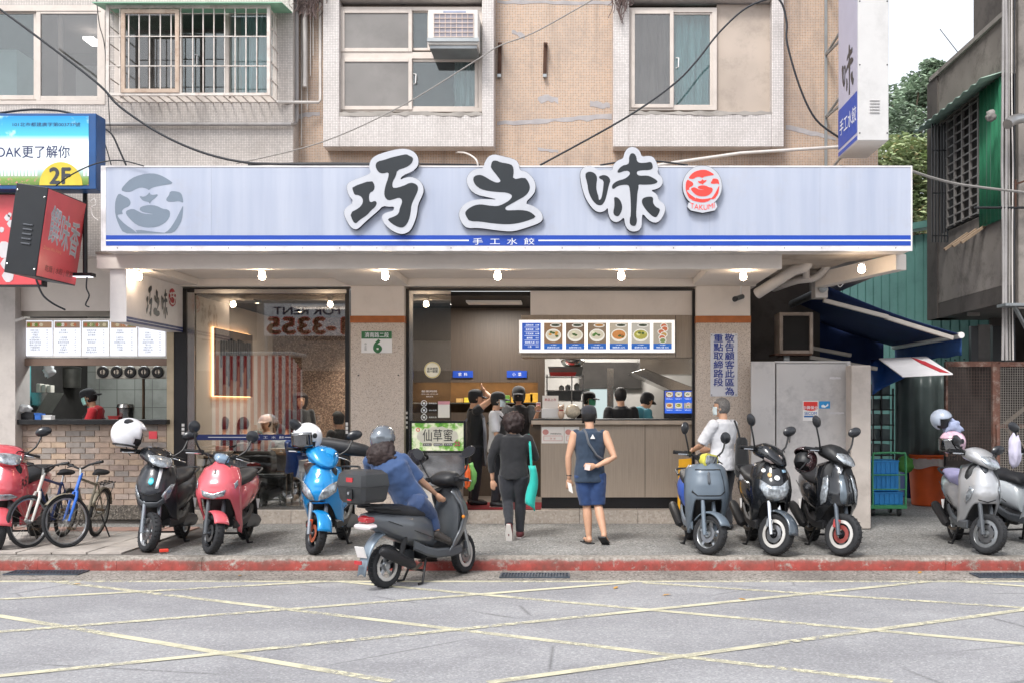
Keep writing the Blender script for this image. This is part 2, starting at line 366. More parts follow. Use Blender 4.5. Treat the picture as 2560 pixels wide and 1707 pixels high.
for i, (x0, x1, Y, lab) in enumerate([(28, 205, 11.38, 'iron drain grate in the gutter below the bicycles'), (1255, 1420, 11.2, 'iron drain grate in the gutter before the shop doorway'), (2440, 2620, 11.2, 'iron drain grate in the gutter below the silver scooter')]):
    a, b = XW(x0, Y), XW(x1, Y); g = thing('drain_grate', lab, 'drain', ((a+b)/2, Y, .005), group='gutter drain grates')
    MB().box(a, b, Y-.12, Y+.12, .005, .007).build('sump', black_fr, g)
    m = MB(); m.box(a, b, Y-.14, Y-.12, .006, .02); m.box(a, b, Y+.12, Y+.14, .006, .02); m.box(a-.02, a, Y-.14, Y+.14, .006, .02); m.box(b, b+.02, Y-.14, Y+.14, .006, .02); m.build('frame', grate_m, g)
    n = 22
    for k in range(1, n): xx = a+(b-a)*k/n; MB().box(xx-.006, xx+.006, Y-.12, Y+.12, .008, .018).build('bar', grate_m, g)
    for k in (-.04, .04): MB().box(a, b, Y+k-.006, Y+k+.006, .008, .0165).build('cross_bar', grate_m, g)
leaf_m = mat('fallen_leaf', 'b98a3c', .7, var=.3)
for k, (x, y) in enumerate([(1667, 1486), (1855, 1497), (1540, 1468), (192, 1459), (600, 1438), (2300, 1430), (70, 1432)]):
    p = G(x, y, .007); m = MB(); a = random.random()*6; s = .045
    f = lambda u, v: (p.x+s*(u*cos(a)-v*sin(a)), p.y+s*(u*sin(a)+v*cos(a)), .009+.012*abs(v)+.006*u)
    m.prism([(-1, 0), (-.4, .45), (.3, .4), (1, 0), (.3, -.4), (-.4, -.45)], f)
    tag(m.build('fallen_leaf', leaf_m), ['yellow leaf on the asphalt right of the doorway grate', 'yellow leaf on the painted line below the grey-blue scooter', 'dry leaf near the edge line below the shop counter', 'dark leaf by the edge line below the bicycles', 'dry leaf in the gutter below the coral scooter', 'dry leaf in the gutter between the right-hand scooters', 'dry leaf at the left drain grate'][k], 'leaf', 'fallen leaves on the road')
# ---------------------------------------------------------------- the shop building
YW, YV, YF, YS, YG, YP = 14.2, 13.95, 12.95, 12.55, 14.95, 14.75
B = thing('shop_building', 'old tiled apartment building above the dumpling shop, tan and white mosaic walls', 'building', (0, 14.5, .15))
def ring(m, x0, x1, y0, y1, Y, w, d):
    """picture-frame of four butted bars, outer size given in photo pixels, bar width w in metres"""
    a, b, t, o = XW(x0, Y), XW(x1, Y), ZW(y0, Y), ZW(y1, Y)
    m.box(a, a+w, Y, Y+d, o, t); m.box(b-w, b, Y, Y+d, o, t); m.box(a+w, b-w, Y, Y+d, t-w, t); m.box(a+w, b-w, Y, Y+d, o, o+w); return m
def wall_open(x0, x1, y0, y1, Y, d, ops, name, m_, parent):
    """wall slab in photo pixels with rectangular openings"""
    xs = sorted({x0, x1, *[o[0] for o in ops], *[o[1] for o in ops]}); m = MB()
    for a, b in zip(xs, xs[1:]):
        cuts = sorted([(o[2], o[3]) for o in ops if o[0] <= a and o[1] >= b]); y = y0
        for c0, c1 in cuts:
            if c0 > y: m.bpx(a, b, y, c0, Y, d)
            y = max(y, c1)
        if y < y1: m.bpx(a, b, y, y1, Y, d)
    return m.build(name, m_, parent)
wall_open(700, 2195, -300, 640, YW, .25, [(848, 1205, 18, 280), (1573, 1935, 12, 278)], 'tan_wall', tan_tile, B)
wall_open(-700, 733, -300, 640, YV-.02, .3, [(-220, 252, 20, 256), (290, 690, 18, 252)], 'balcony_wall', cream_tile, B)
MB().box(XW(2195, YW)-.25, XW(2195, YW), YW+.25, 20, 3.6, 11).build('side_wall', grey_wall, B)
def surround(x0, x1, i0, i1, bot, sill, Y):
    m = MB(); d = YW-Y-.002
    m.bpx(x0, i0, -300, bot, Y, d); m.bpx(i1, x1, -300, bot, Y, d); m.bpx(i0, i1, sill+6, bot, Y, d); m.bpx(i0, i1, -300, -2, Y, d)
    m.build('window_surround', white_tile, B, bevel=.012)
    s = MB(); n = 26; a, b, Yq = XW(i0, Y), XW(i1, Y), Y-.015
    rings = [[(a+(b-a)*k/n, Yq+random.uniform(0, .02), ZW(sill+6, Y)-random.uniform(.0, .03)), (a+(b-a)*k/n, Yq+.01, ZW(sill, Y)+random.uniform(-.01, .015)), (a+(b-a)*k/n, YW+.1, ZW(sill, Y)+.02), (a+(b-a)*k/n, YW+.1, ZW(sill+6, Y))] for k in range(n+1)]
    s.loft(rings).build('cement_sill', conc_m, B, smooth=True, ang=30)
surround(807, 1235, 848, 1205, 368, 282, YV); surround(1533, 1960, 1573, 1930, 368, 280, YV)
pane_gr = glass('window_glass', (.72, .71, .70), .05, .14); pane_te = glass('teal_window_glass', (.78, .86, .86), .05, .05)
screen_m = mat('insect_screen', '7d7976', .35, var=.2, sc=1.1, bump=.1, bsc=300, dirt=.35, dcol='5a5653', dsc=1.5)
curt_w = mat('white_curtain', 'cfd6d6', .9, var=.06); curt_t = mat('teal_curtain', 'c2dcde', .9, var=.08); curt_g = mat('grey_curtain', 'b5b0ad', .9, var=.08)
room_m = mat('dim_room', '6a625c', .9, var=.15)
def sash(win, x0, x1, y0, y1, Y, w, m_pane, hn=None):
    s = ring(MB(), x0, x1, y0, y1, Y, w, .04).build('sash', alu_m, win, bevel=.004)
    a, b, t, o = XW(x0, Y)+w, XW(x1, Y)-w, ZW(y0, Y)-w, ZW(y1, Y)+w
    MB().box(a, b, Y+.015, Y+.021, o, t).build('pane', m_pane, s)
    if hn: c = P(hn[0], hn[1], Y-.01); MB().tube([c+V((0, .01, -.07)), c+V((.03, -.015, -.06)), c+V((.035, -.015, .06)), c+V((0, .01, .07))], .008, 6).build('handle', white_pl, s, smooth=True)
def room(x0, x1, y0, y1, Y, depth, m_, parent, name='room'):
    a, b, t, o = XW(x0, Y)-.05, XW(x1, Y)+.05, ZW(y0, Y)+.05, ZW(y1, Y)-.05; m = MB()
    m.box(a-.05, a, Y, Y+depth, o, t); m.box(b, b+.05, Y, Y+depth, o, t); m.box(a, b, Y+depth, Y+depth+.05, o, t); m.box(a, b, Y, Y+depth, t, t+.05); m.box(a, b, Y, Y+depth, o-.05, o); return m.build(name, m_, parent)
def curtain(x0, x1, y0, y1, Y, m_, parent, folds=6):
    a, b, t, o = XW(x0, Y), XW(x1, Y), ZW(y0, Y), ZW(y1, Y); ph = random.random()*6
    MB().grid(lambda u, v: V((a+(b-a)*u+.012*sin(v*9+u*20), Y+.07*sin(u*folds*6.28+ph+v*1.3)*(.55+.45*v)+.03*sin(u*folds*15+v), t+(o-t)*v)), folds*10, 8).build('curtain', m_, parent, smooth=True, ang=180)
# left window behind the blue signboard
w = MB().bpx(-230, 262, 14, 28, YV-.03, .1).bpx(-230, 262, 252, 262, YV-.03, .1).bpx(252, 262, 28, 252, YV-.03, .1).build('window', alu_m, B)
sash(w, -180, 95, 24, 250, YV+.02, .06, pane_te); sash(w, 90, 254, 24, 252, YV-.02, .06, pane_gr)
MB().bpx(145, 156, 30, 246, YV+.06, .03).build('inner_frame', alu_m, w)
rm = room(-230, 262, 10, 262, YV+.3, 2.2, room_m, B)
MB().bpx(-60, 42, 125, 250, YV+.9, .5).build('cupboard', curt_w, rm); MB().bpx(190, 250, 165, 260, YV+1.2, .5).build('fridge', white_pl, rm)
MB().box(XW(215, 15.4), XW(240, 15.4), 15.3, 15.6, ZW(105, 15.4), ZW(98, 15.4)).build('ceiling_tube', emat('tube_light', 'ffffff', 6), rm)
# caged window
w = MB().bpx(286, 300, 20, 256, YV-.03, .1).bpx(683, 692, 20, 256, YV-.03, .1).bpx(300, 683, 18, 27, YV-.03, .1).bpx(300, 683, 247, 256, YV-.03, .1).build('window', alu_m, B)
sash(w, 300, 452, 26, 250, YV+.02, .045, pane_gr); sash(w, 446, 572, 26, 250, YV-.0, .05, pane_te, (487, 150)); sash(w, 566, 690, 26, 250, YV+.05, .05, pane_te)
rm = room(286, 692, 14, 262, YV+.3, 1.5, room_m, B); curtain(600, 684, 28, 250, YV+.2, curt_t, rm, 4); MB().bpx(572, 606, 28, 250, YV+.3, .1).build('inner_post', wall_m, rm)
# window with air conditioner
w = ring(MB(), 848, 1205, 18, 280, YV+.12, .05, .1).bpx(855, 1198, 131, 147, YV+.115, .1).build('window', alu_m, B)
sash(w, 852, 1030, 24, 130, YV+.1, .05, screen_m); sash(w, 1026, 1075, 26, 127, YV+.15, .035, pane_te)
sash(w, 852, 1030, 146, 275, YV+.1, .05, screen_m); sash(w, 1024, 1195, 147, 275, YV+.14, .045, pane_te, (1034, 198))
rm = room(848, 1205, 12, 285, YV+.5, 1.2, room_m, B); curtain(1135, 1200, 150, 275, YV+.28, curt_w, rm, 4)
MB().bpx(1075, 1200, 20, 131, YV+.2, .05).build('ac_opening_board', dark_in, w)
# window with cement infill
w = ring(MB(), 1573, 1792, 20, 276, YV+.1, .06, .1).build('window', alu_m, B)
sash(w, 1578, 1684, 26, 270, YV+.08, .05, screen_m and pane_gr); sash(w, 1676, 1784, 28, 272, YV+.12, .05, pane_te, (1690, 158))
rm = room(1573, 1792, 14, 282, YV+.45, .8, room_m, B); curtain(1575, 1682, 26, 275, YV+.28, curt_g, rm, 4); curtain(1684, 1790, 26, 275, YV+.30, curt_t, rm, 5)
MB().bpx(1792, 1932, 12, 284, YV+.16, .1).build('cement_infill', mat('bare_cement', 'b5a79b', .9, var=.1, sc=1.6, dirt=.45, dcol='857b72', bump=.2), B)
# repaired patches, cracks and old fixings on the tan wall
patch_m = mat('cement_patch', 'a8a3a4', .9, var=.12, sc=6, bump=.4)
def patch(pts, Y=YW-.004):
    MB().prism(pts, lambda a, b: P(a, b, Y), (0, .003, 0)).build('cement_patch', patch_m, B)
def rag(x0, y0, x1, y1, h, n=14):
    up = [(x0+(x1-x0)*i/n, y0+(y1-y0)*i/n-h*random.uniform(.3, 1)) for i in range(n+1)]; dn = [(x0+(x1-x0)*i/n, y0+(y1-y0)*i/n+h*random.uniform(.2, 1)) for i in range(n, -1, -1)]; patch(up+dn)
rag(1243, 309, 1530, 292, 9); rag(1965, 318, 2090, 350, 8, 8); rag(1243, 6, 1530, 8, 7); rag(745, 290, 800, 285, 8, 6)
rag(1345, 248, 1395, 250, 12, 6); rag(1475, 262, 1525, 268, 12, 6); rag(1280, 80, 1312, 92, 8, 5); rag(1345, 375, 1395, 378, 6, 6)
# ---------------------------------------------------------------- canopy, pillars, shop fronts
ZS = 3.53
xl, xr = XW(241, YF), XW(1955, YF)
can = MB().box(xl, xr, YF, YF+.12, ZS, 3.72).build('canopy_fascia', wall_m, B, bevel=.006)
MB().box(xl, xr, YF+.12, 15.2, ZS+.1, ZS+.2).build('canopy_soffit', soffit_m, B)
for a, b in ((XW(241, 13), -5.30), (-3.2, -2.33), (1.72, 2.6)): MB().box(a, b, YF+.121, 14.9, ZS+.002, ZS+.0995).build('canopy_beam', soffit_m, B, bevel=.01)
MB().box(xl, xr, 14.76, 15.2, ZS-.008, ZS+.0995).build('lintel_beam', soffit_m, B, bevel=.006)
m = MB(); zz = 3.715     # angled slab to the right of the fascia
m.prism([(xr+.002, YS+.45), (XW(2275, 12.62), YS+.45), (3.62, 13.7), (3.42, 15.4), (xr+.002, 15.4)], lambda a, b: (a, b, zz), (0, 0, .3)); m.build('canopy_slab', mat('stained_slab', 'a89c90', .85, var=.15, sc=1.5, dirt=.6, dcol='6b5f55', bump=.2), B)
m = MB().bar((XW(2268, 12.75), 12.98, 3.62), (3.48, 14.6, 3.58), .16, .2); m.build('slab_edge_beam', soffit_m, B, bevel=.008)
MB().bar((xl, YF-.012, 3.725), (xr, YF-.012, 3.725), .03).build('drip_strip', mat('grimy_trim', '7a6f66', .8, var=.3, sc=9), B)
# pillars
def pillar(x0, x1, yb=1311):
    a, b = XW(x0, YP), XW(x1, YP)
    p = MB().box(a, b, YP, 15.3, ZW(807, YP), ZS-.01).build('pillar', wall_m, B, bevel=.006)
    MB().box(a-.008, b+.008, YP-.008, 15.3, ZW(807, YP), ZW(790, YP)).build('orange_band', orange_band, p)
    MB().box(a-.003, b+.003, YP-.003, 15.3, .15, ZW(807, YP)).build('stone_cladding', pillar_m, p, bevel=.006)
    return p
pm = pillar(877, 1010); pr = pillar(1741, 1876)
for x in (896, 996): MB().lathe([(.012, 0), (.012, .006), (.006, .01)], P(x, 937, YP-.004), (0, -1, 0), 10).build('bolt', steel_m, pm)
# doorstep: stone slabs, each its own piece
xs = [470, 640, 800, 877]; 
def step(px0, px1, n):
    a, b = XW(px0, 14.83), XW(px1, 14.83)
    for i in range(n):
        MB().box(a+(b-a)*i/n+.002, a+(b-a)*(i+1)/n-.002, 14.83, 15.3, .15, .34).build('step_slab', step_m, B, bevel=.004)
step(432, 875, 3); step(1012, 1740, 5)
floor_m = mat('shop_floor', '6c625a', .4, var=.12, sc=3)
MB().box(XW(432, 14.9), XW(1745, 14.9), 15.3, 19.5, .1, .345).build('shop_floor', floor_m, B)
# ---- dining room behind the left window
room_l = mat('dining_wall', 'bfb3a7', .8, var=.06, sc=2); ceil_d = mat('dark_ceiling', '231f1d', .8)
XL = -5.44; xe = XW(873, 15); YB = 18.9
MB().box(XL-.1, XL, 15.05, YB, .345, 3.42).build('dining_side_wall', room_l, B)
MB().box(XL-.1, xe, YB, YB+.1, .345, 3.42).build('dining_back_wall', grain_m, B)
MB().box(XL-.1, xe, 15.05, YB+.1, 3.42, 3.5).build('dining_ceiling', ceil_d, B)
MB().box(-2.78, -2.68, 15.05, 19, .345, 3.42).build('party_wall', room_l, B)
# black frame and glass
def frame_rect(x0, x1, y0, y1, Y, w, m_, name, d=.08): return ring(MB(), x0, x1, y0, y1, Y, w, d).build(name, m_, B, bevel=.003)
fr = frame_rect(433, 873, 721, 1277, YG-.03, .06, black_fr, 'window_frame', .1)
MB().bpx(433, 466, 724, 1275, YG-.06, .03).build('black_post', black_fr, fr); MB().bpx(467, 486, 732, 1275, YG-.04, .03).build('steel_post', steel_m, fr)
MB().bpx(486, 866, 724, 734, YG-.035, .03).build('top_rail', steel_m, fr); MB().bpx(487, 866, 1265, 1276, YG-.035, .03).build('bottom_rail', steel_m, fr)
shop_glass = glass('shop_glass', (.93, .95, .94), .145)
MB().bpx(486, 866, 734, 1266, YG, .008).build('window_pane', shop_glass, fr)
MB().bpx(488, 790, 1085, 1099, YG-.006, .003).build('blue_band', navy_s, fr)
for a, b in ((520, 628), (712, 788)): MB().bpx(a, b, 1091, 1092.6, YG-.009, .002).build('white_line', white_ink, fr)
text('lettering', '手  工  水  餃', P(674, 1092, YG-.009), .035, white_ink, fr, .0, w=XW(712, YG)-XW(640, YG))
for y in (1058, 1068, 1078): MB().bpx(454, 461, y, y+7, YG-.065, .004).build('sticker', white_pl, fr); MB().bpx(864, 870, y-3, y+5, YG-.034, .004).build('sticker', white_pl, fr)
# backlit wooden board on the side wall
bd = thing('wall_board', 'backlit dark wooden calligraphy board on the dining room side wall', 'wall art', (XL+.08, 16.5, 1.6))
y0, y1 = 15.65, 17.45; zb, zt = 1.98, 3.0
MB().box(XL+.05, XL+.08, y0, y1, zb, zt).build('board', mat('board_wood', '5b4a3d', .6, var=.2), bd)
wood_d = mat('dark_slat', '1f1612', .6, var=.2)
for k in range(13):
    yy = y0+.2+k*.115; h = random.uniform(.25, .75)
    MB().box(XL+.081, XL+.11, yy, yy+.05, zt-.15-h, zt-.12-random.uniform(0, .06)).build('slat', wood_d, bd)
for k in range(5): MB().box(XL+.111, XL+.13, y0+.25+k*.27, y0+.25+k*.27+.2, zt-.35-.06*(k % 3), zt-.31-.06*(k % 3)).build('cross_slat', wood_d, bd)
warm = emat('warm_led', 'ffbb7d', 3.6)
for a, b, c, d in ((y0-.01, y0+.03, zb, zt), (y0, y1, zb-.01, zb+.03), (y0, y1, zt-.03, zt+.01)): MB().box(XL+.02, XL+.045, a, b, c, d).build('led_strip', warm, bd)
def downlight(loc, lab, e=12., r=.05, p=None, spot=None, c='ffe2bd'):
    d = thing('downlight', lab, 'lamp', loc, group='recessed downlights')
    z = V(loc); MB().lathe([(r*1.3, .0), (r*1.3, -.05), (r, -.055), (r, -.01)], z, (0, 0, 1), 14).build('housing', black_pl, d)
    MB().lathe([(r*.9, -.02), (r*.9, -.045), (r*.5, -.052)], z, (0, 0, 1), 14).build('lens', emat('lamp_lens', c, e), d)
    if spot:
        L = bpy.data.lights.new('lamp', 'SPOT'); L.energy = spot; L.spot_size = R(110); L.spot_blend = .9; L.color = (1, .88, .76); L.shadow_soft_size = .05
        o = bpy.data.objects.new('lamp', L); col.objects.link(o); o.location = z+V((0, 0, -.08)); o.parent = d; o.matrix_parent_inverse = WORLD[d.name].inverted()
downlight((-4.75, 15.7, 3.42), 'small downlight nearest the window, left in the dining room', spot=46)
downlight((-4.5, 17.2, 3.42), 'second downlight from the left in the dining room', spot=46)
downlight((-3.5, 18.45, 3.42), 'downlight washing the brown grainy dining room wall', spot=240)
downlight((-3.2, 16.2, 3.42), 'downlight behind the window beside the stone pillar', spot=46)
# ---- kitchen side
KX0, KX1 = XW(1022, YG), XW(1741, YG)
MB().box(KX0-.2, KX1+.6, 19.0, 19.1, .3, 3.5).build('kitchen_back_wall', mat('kitchen_wall', 'aba9a6', .45, var=.06), B)
MB().box(KX1+.5, KX1+.6, 15.31, 19, .3, 3.5).build('kitchen_side_wall', MATS['kitchen_wall'], B)
MB().box(KX0-.3, KX1+.6, 15.3, 19.1, 3.44, 3.5).build('kitchen_ceiling', ceil_d, B)
pt = MB().box(-2.676, XW(1362, 17.1), 17.1, 17.2, ZW(955, 17.1), 3.44).build('serving_partition', lam_dark, B)      # brown wall with pass-through
MB().box(-2.676, XW(1362, 17.1), 17.05, 17.1, ZW(770, 17.05), 3.44).build('dark_bulkhead', ceil_d, pt)
MB().box(-2.676, XW(1362, 17.1), 17.1, 17.2, .345, ZW(1030, 17.1)).build('serving_partition', lam_dark, B)
MB().box(XW(1345, 17.1), XW(1362, 17.1), 17.0, 17.2, .345, 2.5).build('partition_post', lam_dark, pt)
MB().box(-2.676, XW(1345, 17.1), 17.5, 17.6, .345, 3.44).build('niche_back', mat('niche_back', '5b4632', .7, var=.2), B)
shelf = MB().box(-2.6, XW(1345, 17.1), 17.06, 17.5, ZW(1005, 17.1)-.02, ZW(1005, 17.1)).build('serving_shelf', steel_m, B)
MB().box(-2.6, XW(1345, 17.1), 17.2, 17.4, ZW(949, 17.1)-.02, ZW(949, 17.1)).build('shelf_lamp', emat('shelf_strip', 'ffd9a0', 4), B)
for x0, x1, s in ((1132, 1182, '飲  料'), (1267, 1317, '小  菜')):
    q = thing('shelf_sign', 'small blue sign above the serving shelf, '+('left one' if x0 < 1200 else 'right one'), 'sign', P((x0+x1)/2, 943, 17.08), group='blue shelf signs')
    MB().bpx(x0, x1, 926, 943, 17.07, .025).build('plate', blue_s, q); text('lettering', s, P((x0+x1)/2, 934.5, 17.066), .055, white_ink, q)
# frame of the open front
fr2 = MB().bpx(1011, 1022, 722, 1275, YG-.05, .1).bpx(1731, 1742, 722, 1275, YG-.05, .1).bpx(1022, 1731, 721, 727, YG-.05, .1).build('open_front_frame', black_fr, B)
for y in (1028, 1040, 1052, 1064): MB().bpx(1013, 1019, y, y+6, YG-.055, .004).build('sticker', white_pl, fr2)
dg = MB().bpx(1023, 1032, 728, 1273, YG-.03, .05).bpx(1032, 1127, 727, 736, YG-.03, .05).bpx(1032, 1127, 1262, 1273, YG-.03, .05).build('glass_door', steel_m, B)
MB().bpx(1032, 1127, 736, 1262, YG-.01, .008).build('door_pane', shop_glass, dg)
m = MB(); c = P(1081, 924, YG-.014); m.lathe([(.0, 0), (.118, 0), (.118, .002)], c, (0, -1, 0), 32); m.build('round_sticker', mat('sticker_cream', 'e9e3cf', .5), dg)
MB().torus(c+V((0, -.003, 0)), (0, 1, 0), .108, .005, 32, 6).build('sticker_rim', mat('sticker_gold', 'd3bd4e', .5), dg)
text('lettering', '本店使用\n統一發票', c+V((0, -.004, 0)), .075, black_fr, dg, .01)
text('lettering', '營業時間', P(1073, 977, YG-.013), .028, white_ink, dg, w=.22); text('lettering', 'AM11:00~PM21:00', P(1074, 984, YG-.013), .014, white_ink, dg, w=.24); text('lettering', '無休公告', P(1074, 990, YG-.013), .02, white_ink, dg, w=.1)
for k, s in enumerate(('禁帶寵物', '禁止吸煙', '推嬰兒車')):
    c = P(1060, 1007+k*17.5, YG-.013); MB().torus(c, (0, 1, 0), .04, .005, 24, 6).build('pictogram', white_ink, dg); MB().bar(c+V((-.027, 0, .027)), c+V((.027, 0, -.027)), .007, .004).build('pictogram_bar', white_ink, dg)
    MB().obox(c, .016, .001, .014).build('pictogram_mark', white_ink, dg); text('lettering', s, c+V((.125, 0, 0)), .022, white_ink, dg, w=.11)
MB().bpx(1095, 1124, 1002, 1043, YG-.016, .003).build('notice', mat('paper', 'e8e2dc', .7, var=.03), dg); MB().bpx(1095, 1124, 1002, 1010, YG-.019, .002).build('notice_header', mat('pink_print', 'd99aa6', .7), dg)
# header over the counter, menu light box
MB().bpx(1326, 1730, 727, 788, YG+.0, .2).build('header_panel', wall_m, B, bevel=.004)
hb = MB().bpx(1303, 1730, 788, 893, YG+.02, .5).build('header_box', lam_light, B, bevel=.004)
MB().bpx(1688.5, 1690, 789, 892, YG+.017, .004).build('panel_joint', dark_in, hb)
ml = thing('menu_light_box', 'long backlit menu box with dish pictures over the counter', 'menu board', P(1492, 882, YG-.05))
MB().bpx(1297, 1688, 799, 882, YG-.05, .068).build('case', mat('menu_case', 'f2efe9', .5), ml)
MB().bpx(1299, 1686, 801, 880, YG-.054, .003).build('lit_face', emat('menu_white', 'fff6ee', .8), ml)
def lit(name, c, e=.85): return emat('lit_'+name, c, e*.6)
yA = YG-.057
MB().bpx(1305, 1352, 807, 873, yA, .002).build('price_panel', lit('blue', '2557b5', .9), ml)
for k, s in enumerate(('招牌水餃', '韭菜水餃', '干貝水餃', '酸辣湯', '福袋魚丸湯', '小菜')):
    y = 813+k*10.7; text('lettering', s, P(1324, y, yA-.003), .026, lit('white', 'ffffff', 1.2), ml, .0); text('lettering', ('6.0/顆', '7.0/顆', '9.0/顆', '35元', '35元', '35元')[k], P(1343, y, yA-.003), .02, lit('white', 'ffffff', 1.2), ml)
    if k < 5: MB().bpx(1311, 1347, y+5, y+5.6, yA-.003, .002).build('rule', lit('white', 'ffffff', 1.2), ml)
dishes = [('c98e3c', '招牌水餃 6元', 'd9c28a'), ('5c6b4a', '韭菜水餃 6元', 'ded9b8'), ('4d7a35', '干貝水餃 9元', 'e8e0c8'), ('c9854a', '酸辣湯 35元', 'b06a3a'), ('a9a24a', '福袋魚丸湯 35元', 'd8d28a'), ('7d8c5a', '特製小菜 35元', 'c06a4a')]
def dish_photo(x0, x1, y0, y1, Y, d, par, cap=True, e=.85):
    """printed dish photograph: table, bowl rim, food pieces, caption band"""
    food, s, f2 = d; cx, cy = (x0+x1)/2, y0+(y1-y0)*.47; w = x1-x0
    MB().bpx(x0, x1, y0, y1, Y, .002).build('picture', lit('tab'+food, {'c98e3c': '8f6d50', '5c6b4a': '77604e', '4d7a35': '84705c', 'c9854a': 'b5a894', 'a9a24a': 'b9b2a6', '7d8c5a': 'a99f90'}[food], e), par)
    def disc(a, b, r, ry, c, k, n=18):
        MB().prism([(a+r*cos(2*pi*i/n), b+ry*sin(2*pi*i/n)) for i in range(n)], lambda u, v: P(u, v, Y-.0015*k)).build('picture_shape', lit(c, c, e), par)
    rnd = random.Random(food)
    if s[0] == '特':
        for k in range(6):
            a, b = x0+w*(.22+.55*rnd.random()), y0+(y1-y0)*(.12+.11*k); disc(a, b, w*.2, w*.16, 'e4ddd2', 1+k*.3); disc(a, b, w*.15, w*.12, rnd.choice(['7d8c5a', 'c06a4a', 'b9935a', '4f6d3c']), 1.1+k*.3)
    else:
        disc(x0+w*.62, y0+w*.14, w*.3, w*.11, 'e6dfd4', 1); disc(x0+w*.62, y0+w*.13, w*.24, w*.07, rnd.choice(['a8743a', '3c4436']), 1.5)
        disc(cx, cy, w*.42, w*.34, 'eee8dc', 2); disc(cx, cy-w*.03, w*.36, w*.25, food if s[0] in '酸福' else 'cfc4ae', 3)
        for k in range(6): disc(cx+w*rnd.uniform(-.2, .2), cy-w*.04+w*rnd.uniform(-.12, .12), w*.09, w*.06, rnd.choice([food, f2, '3f5a2c']), 4+k*.3, 9)
    if cap:
        MB().bpx(x0, x1, y1-(y1-y0)*.22, y1, Y-.010, .002).build('caption_band', lit('blue2', '1f63b8', e), par)
        text('lettering', s, P(cx, y1-(y1-y0)*.075, Y-.013), .022, lit('white', 'ffffff', 1.2), par, w=XW(x1, Y)-XW(x0, Y)-.09); text('lettering', '一口咬下鮮甜多汁', P(cx, y1-(y1-y0)*.165, Y-.013), .011, lit('white', 'ffffff', 1.2), par)
for k in range(6):
    x0 = 1360+k*54.6; dish_photo(x0, x0+46.5, 807, 873, yA, dishes[k], ml)
# counter
ct = thing('counter', 'taupe laminate order counter with black kickplate', 'counter', (XW(1540, 15.1), 15.3, .345))
MB().bpx(1352, 1740, 1060, 1242, 15.1, .6).build('front_panel', lam_light, ct); MB().bpx(1354, 1740, 1242, 1272, 15.13, .5).build('kickplate', black_fr, ct)
MB().bpx(1328, 1740, 1050, 1060, 15.02, .75).build('worktop', mat('worktop_edge', 'b5a798', .5), ct, bevel=.004); MB().bpx(1330, 1740, 1046.5, 1050, 15.04, .7).build('black_top', black_fr, ct)
MB().bpx(1612, 1613.2, 1061, 1241, 15.097, .004).build('panel_joint', dark_in, ct)
MB().box(XW(1328, 15.1)+.02, XW(1352, 15.1), 15.15, 15.75, ZW(1075, 15.1), ZW(1060, 15.1)).build('side_shelf', lam_dark, ct)
for x0, x1, s in ((1354, 1410, 1), (1411, 1448, 2)):
    q = thing('counter_notice', 'white notice on the counter front, '+('nearer the passage' if s == 1 else 'behind the man in the vest'), 'notice', P(x0, 1106, 15.095), group='counter notices')
    MB().bpx(x0, x1, 1066, 1107, 15.096, .003).build('sheet', MATS['paper'], q)
    pk = mat('pig_outline', 'c98d86', .7); MB().prism([(x0+10+8*cos(i*.63), 1079+7*sin(i*.63)) for i in range(10)], lambda a, b: P(a, b, 15.0945)).build('drawing', pk, q)
    text('lettering', '內用請先找位' if s == 1 else '取餐處', P((x0+x1)/2+8, 1083, 15.093), .025, black_fr, q, w=.16 if s == 1 else .1); ring(MB(), x0+5, x1-4, 1088, 1101, 15.094, .006, .002).build('printed_box', pk, q); text('lettering', '謝  謝', P((x0+x1)/2, 1095, 15.093), .03, pk, q)
MB().box(XW(1018, 14.95), XW(1352, 14.95), 14.9, 15.9, .346, .356).build('red_mat', mat('red_mat', '7d1f26', .9, var=.2, bump=.3), B)
# kitchen hood, rack, fridge
hd = thing('range_hood', 'stainless range hood sloping down in the kitchen', 'hood', (XW(1680, 17.5), 17.5, 1.6))
m = MB(); m.prism([(1578, 930), (1612, 921), (1760, 978), (1760, 1010), (1700, 985)], lambda a, b: P(a, b, 17.2), (0, 1.2, 0)); m.build('skirt', steel_m, hd, bevel=.01)
MB().bpx(1600, 1790, 890, 935, 17.6, .8).build('flue', steel_m, hd)
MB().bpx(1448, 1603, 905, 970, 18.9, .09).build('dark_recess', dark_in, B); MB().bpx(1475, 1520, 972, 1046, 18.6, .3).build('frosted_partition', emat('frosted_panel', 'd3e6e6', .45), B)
MB().bpx(1518, 1534, 920, 1050, 18.5, .1).build('steel_column', steel_m, B)
rk = thing('kitchen_rack', 'steel wire rack behind the counter holding trays and pans', 'rack', P(1412, 1050, 16.3))
for x in (1366, 1428, 1456): MB().bpx(x, x+3, 935, 1055, 16.2, .04).build('post', steel_m, rk)
for y in (940, 974, 1000, 1030): MB().bpx(1364, 1460, y, y+2.5, 16.2, .45).build('shelf', steel_m, rk)
def tub(name, lab, x0, x1, y0, y1, Y, d, m_, t=.03):
    q = thing(name, lab, name.split('_')[-1], P((x0+x1)/2, y1, Y)); a, b, zt, zb = XW(x0, Y), XW(x1, Y), ZW(y0, Y), ZW(y1, Y); e = .03*(b-a)
    MB().loft([[(a+e, Y+e, zb), (b-e, Y+e, zb), (b-e, Y+d-e, zb), (a+e, Y+d-e, zb)], [(a, Y, zt), (b, Y, zt), (b, Y+d, zt), (a, Y+d, zt)]]).build('body', m_, q, bevel=.006)
    ring(MB(), x0-1, x1+1, y0-1.5, y0+2, Y-.006, .012, .02).build('rim', m_, q); return q
tub('grey_tub', 'grey plastic tub on top of the kitchen rack', 1371, 1457, 917, 938, 16.22, .35, mat('tub_grey', '59605f', .5))
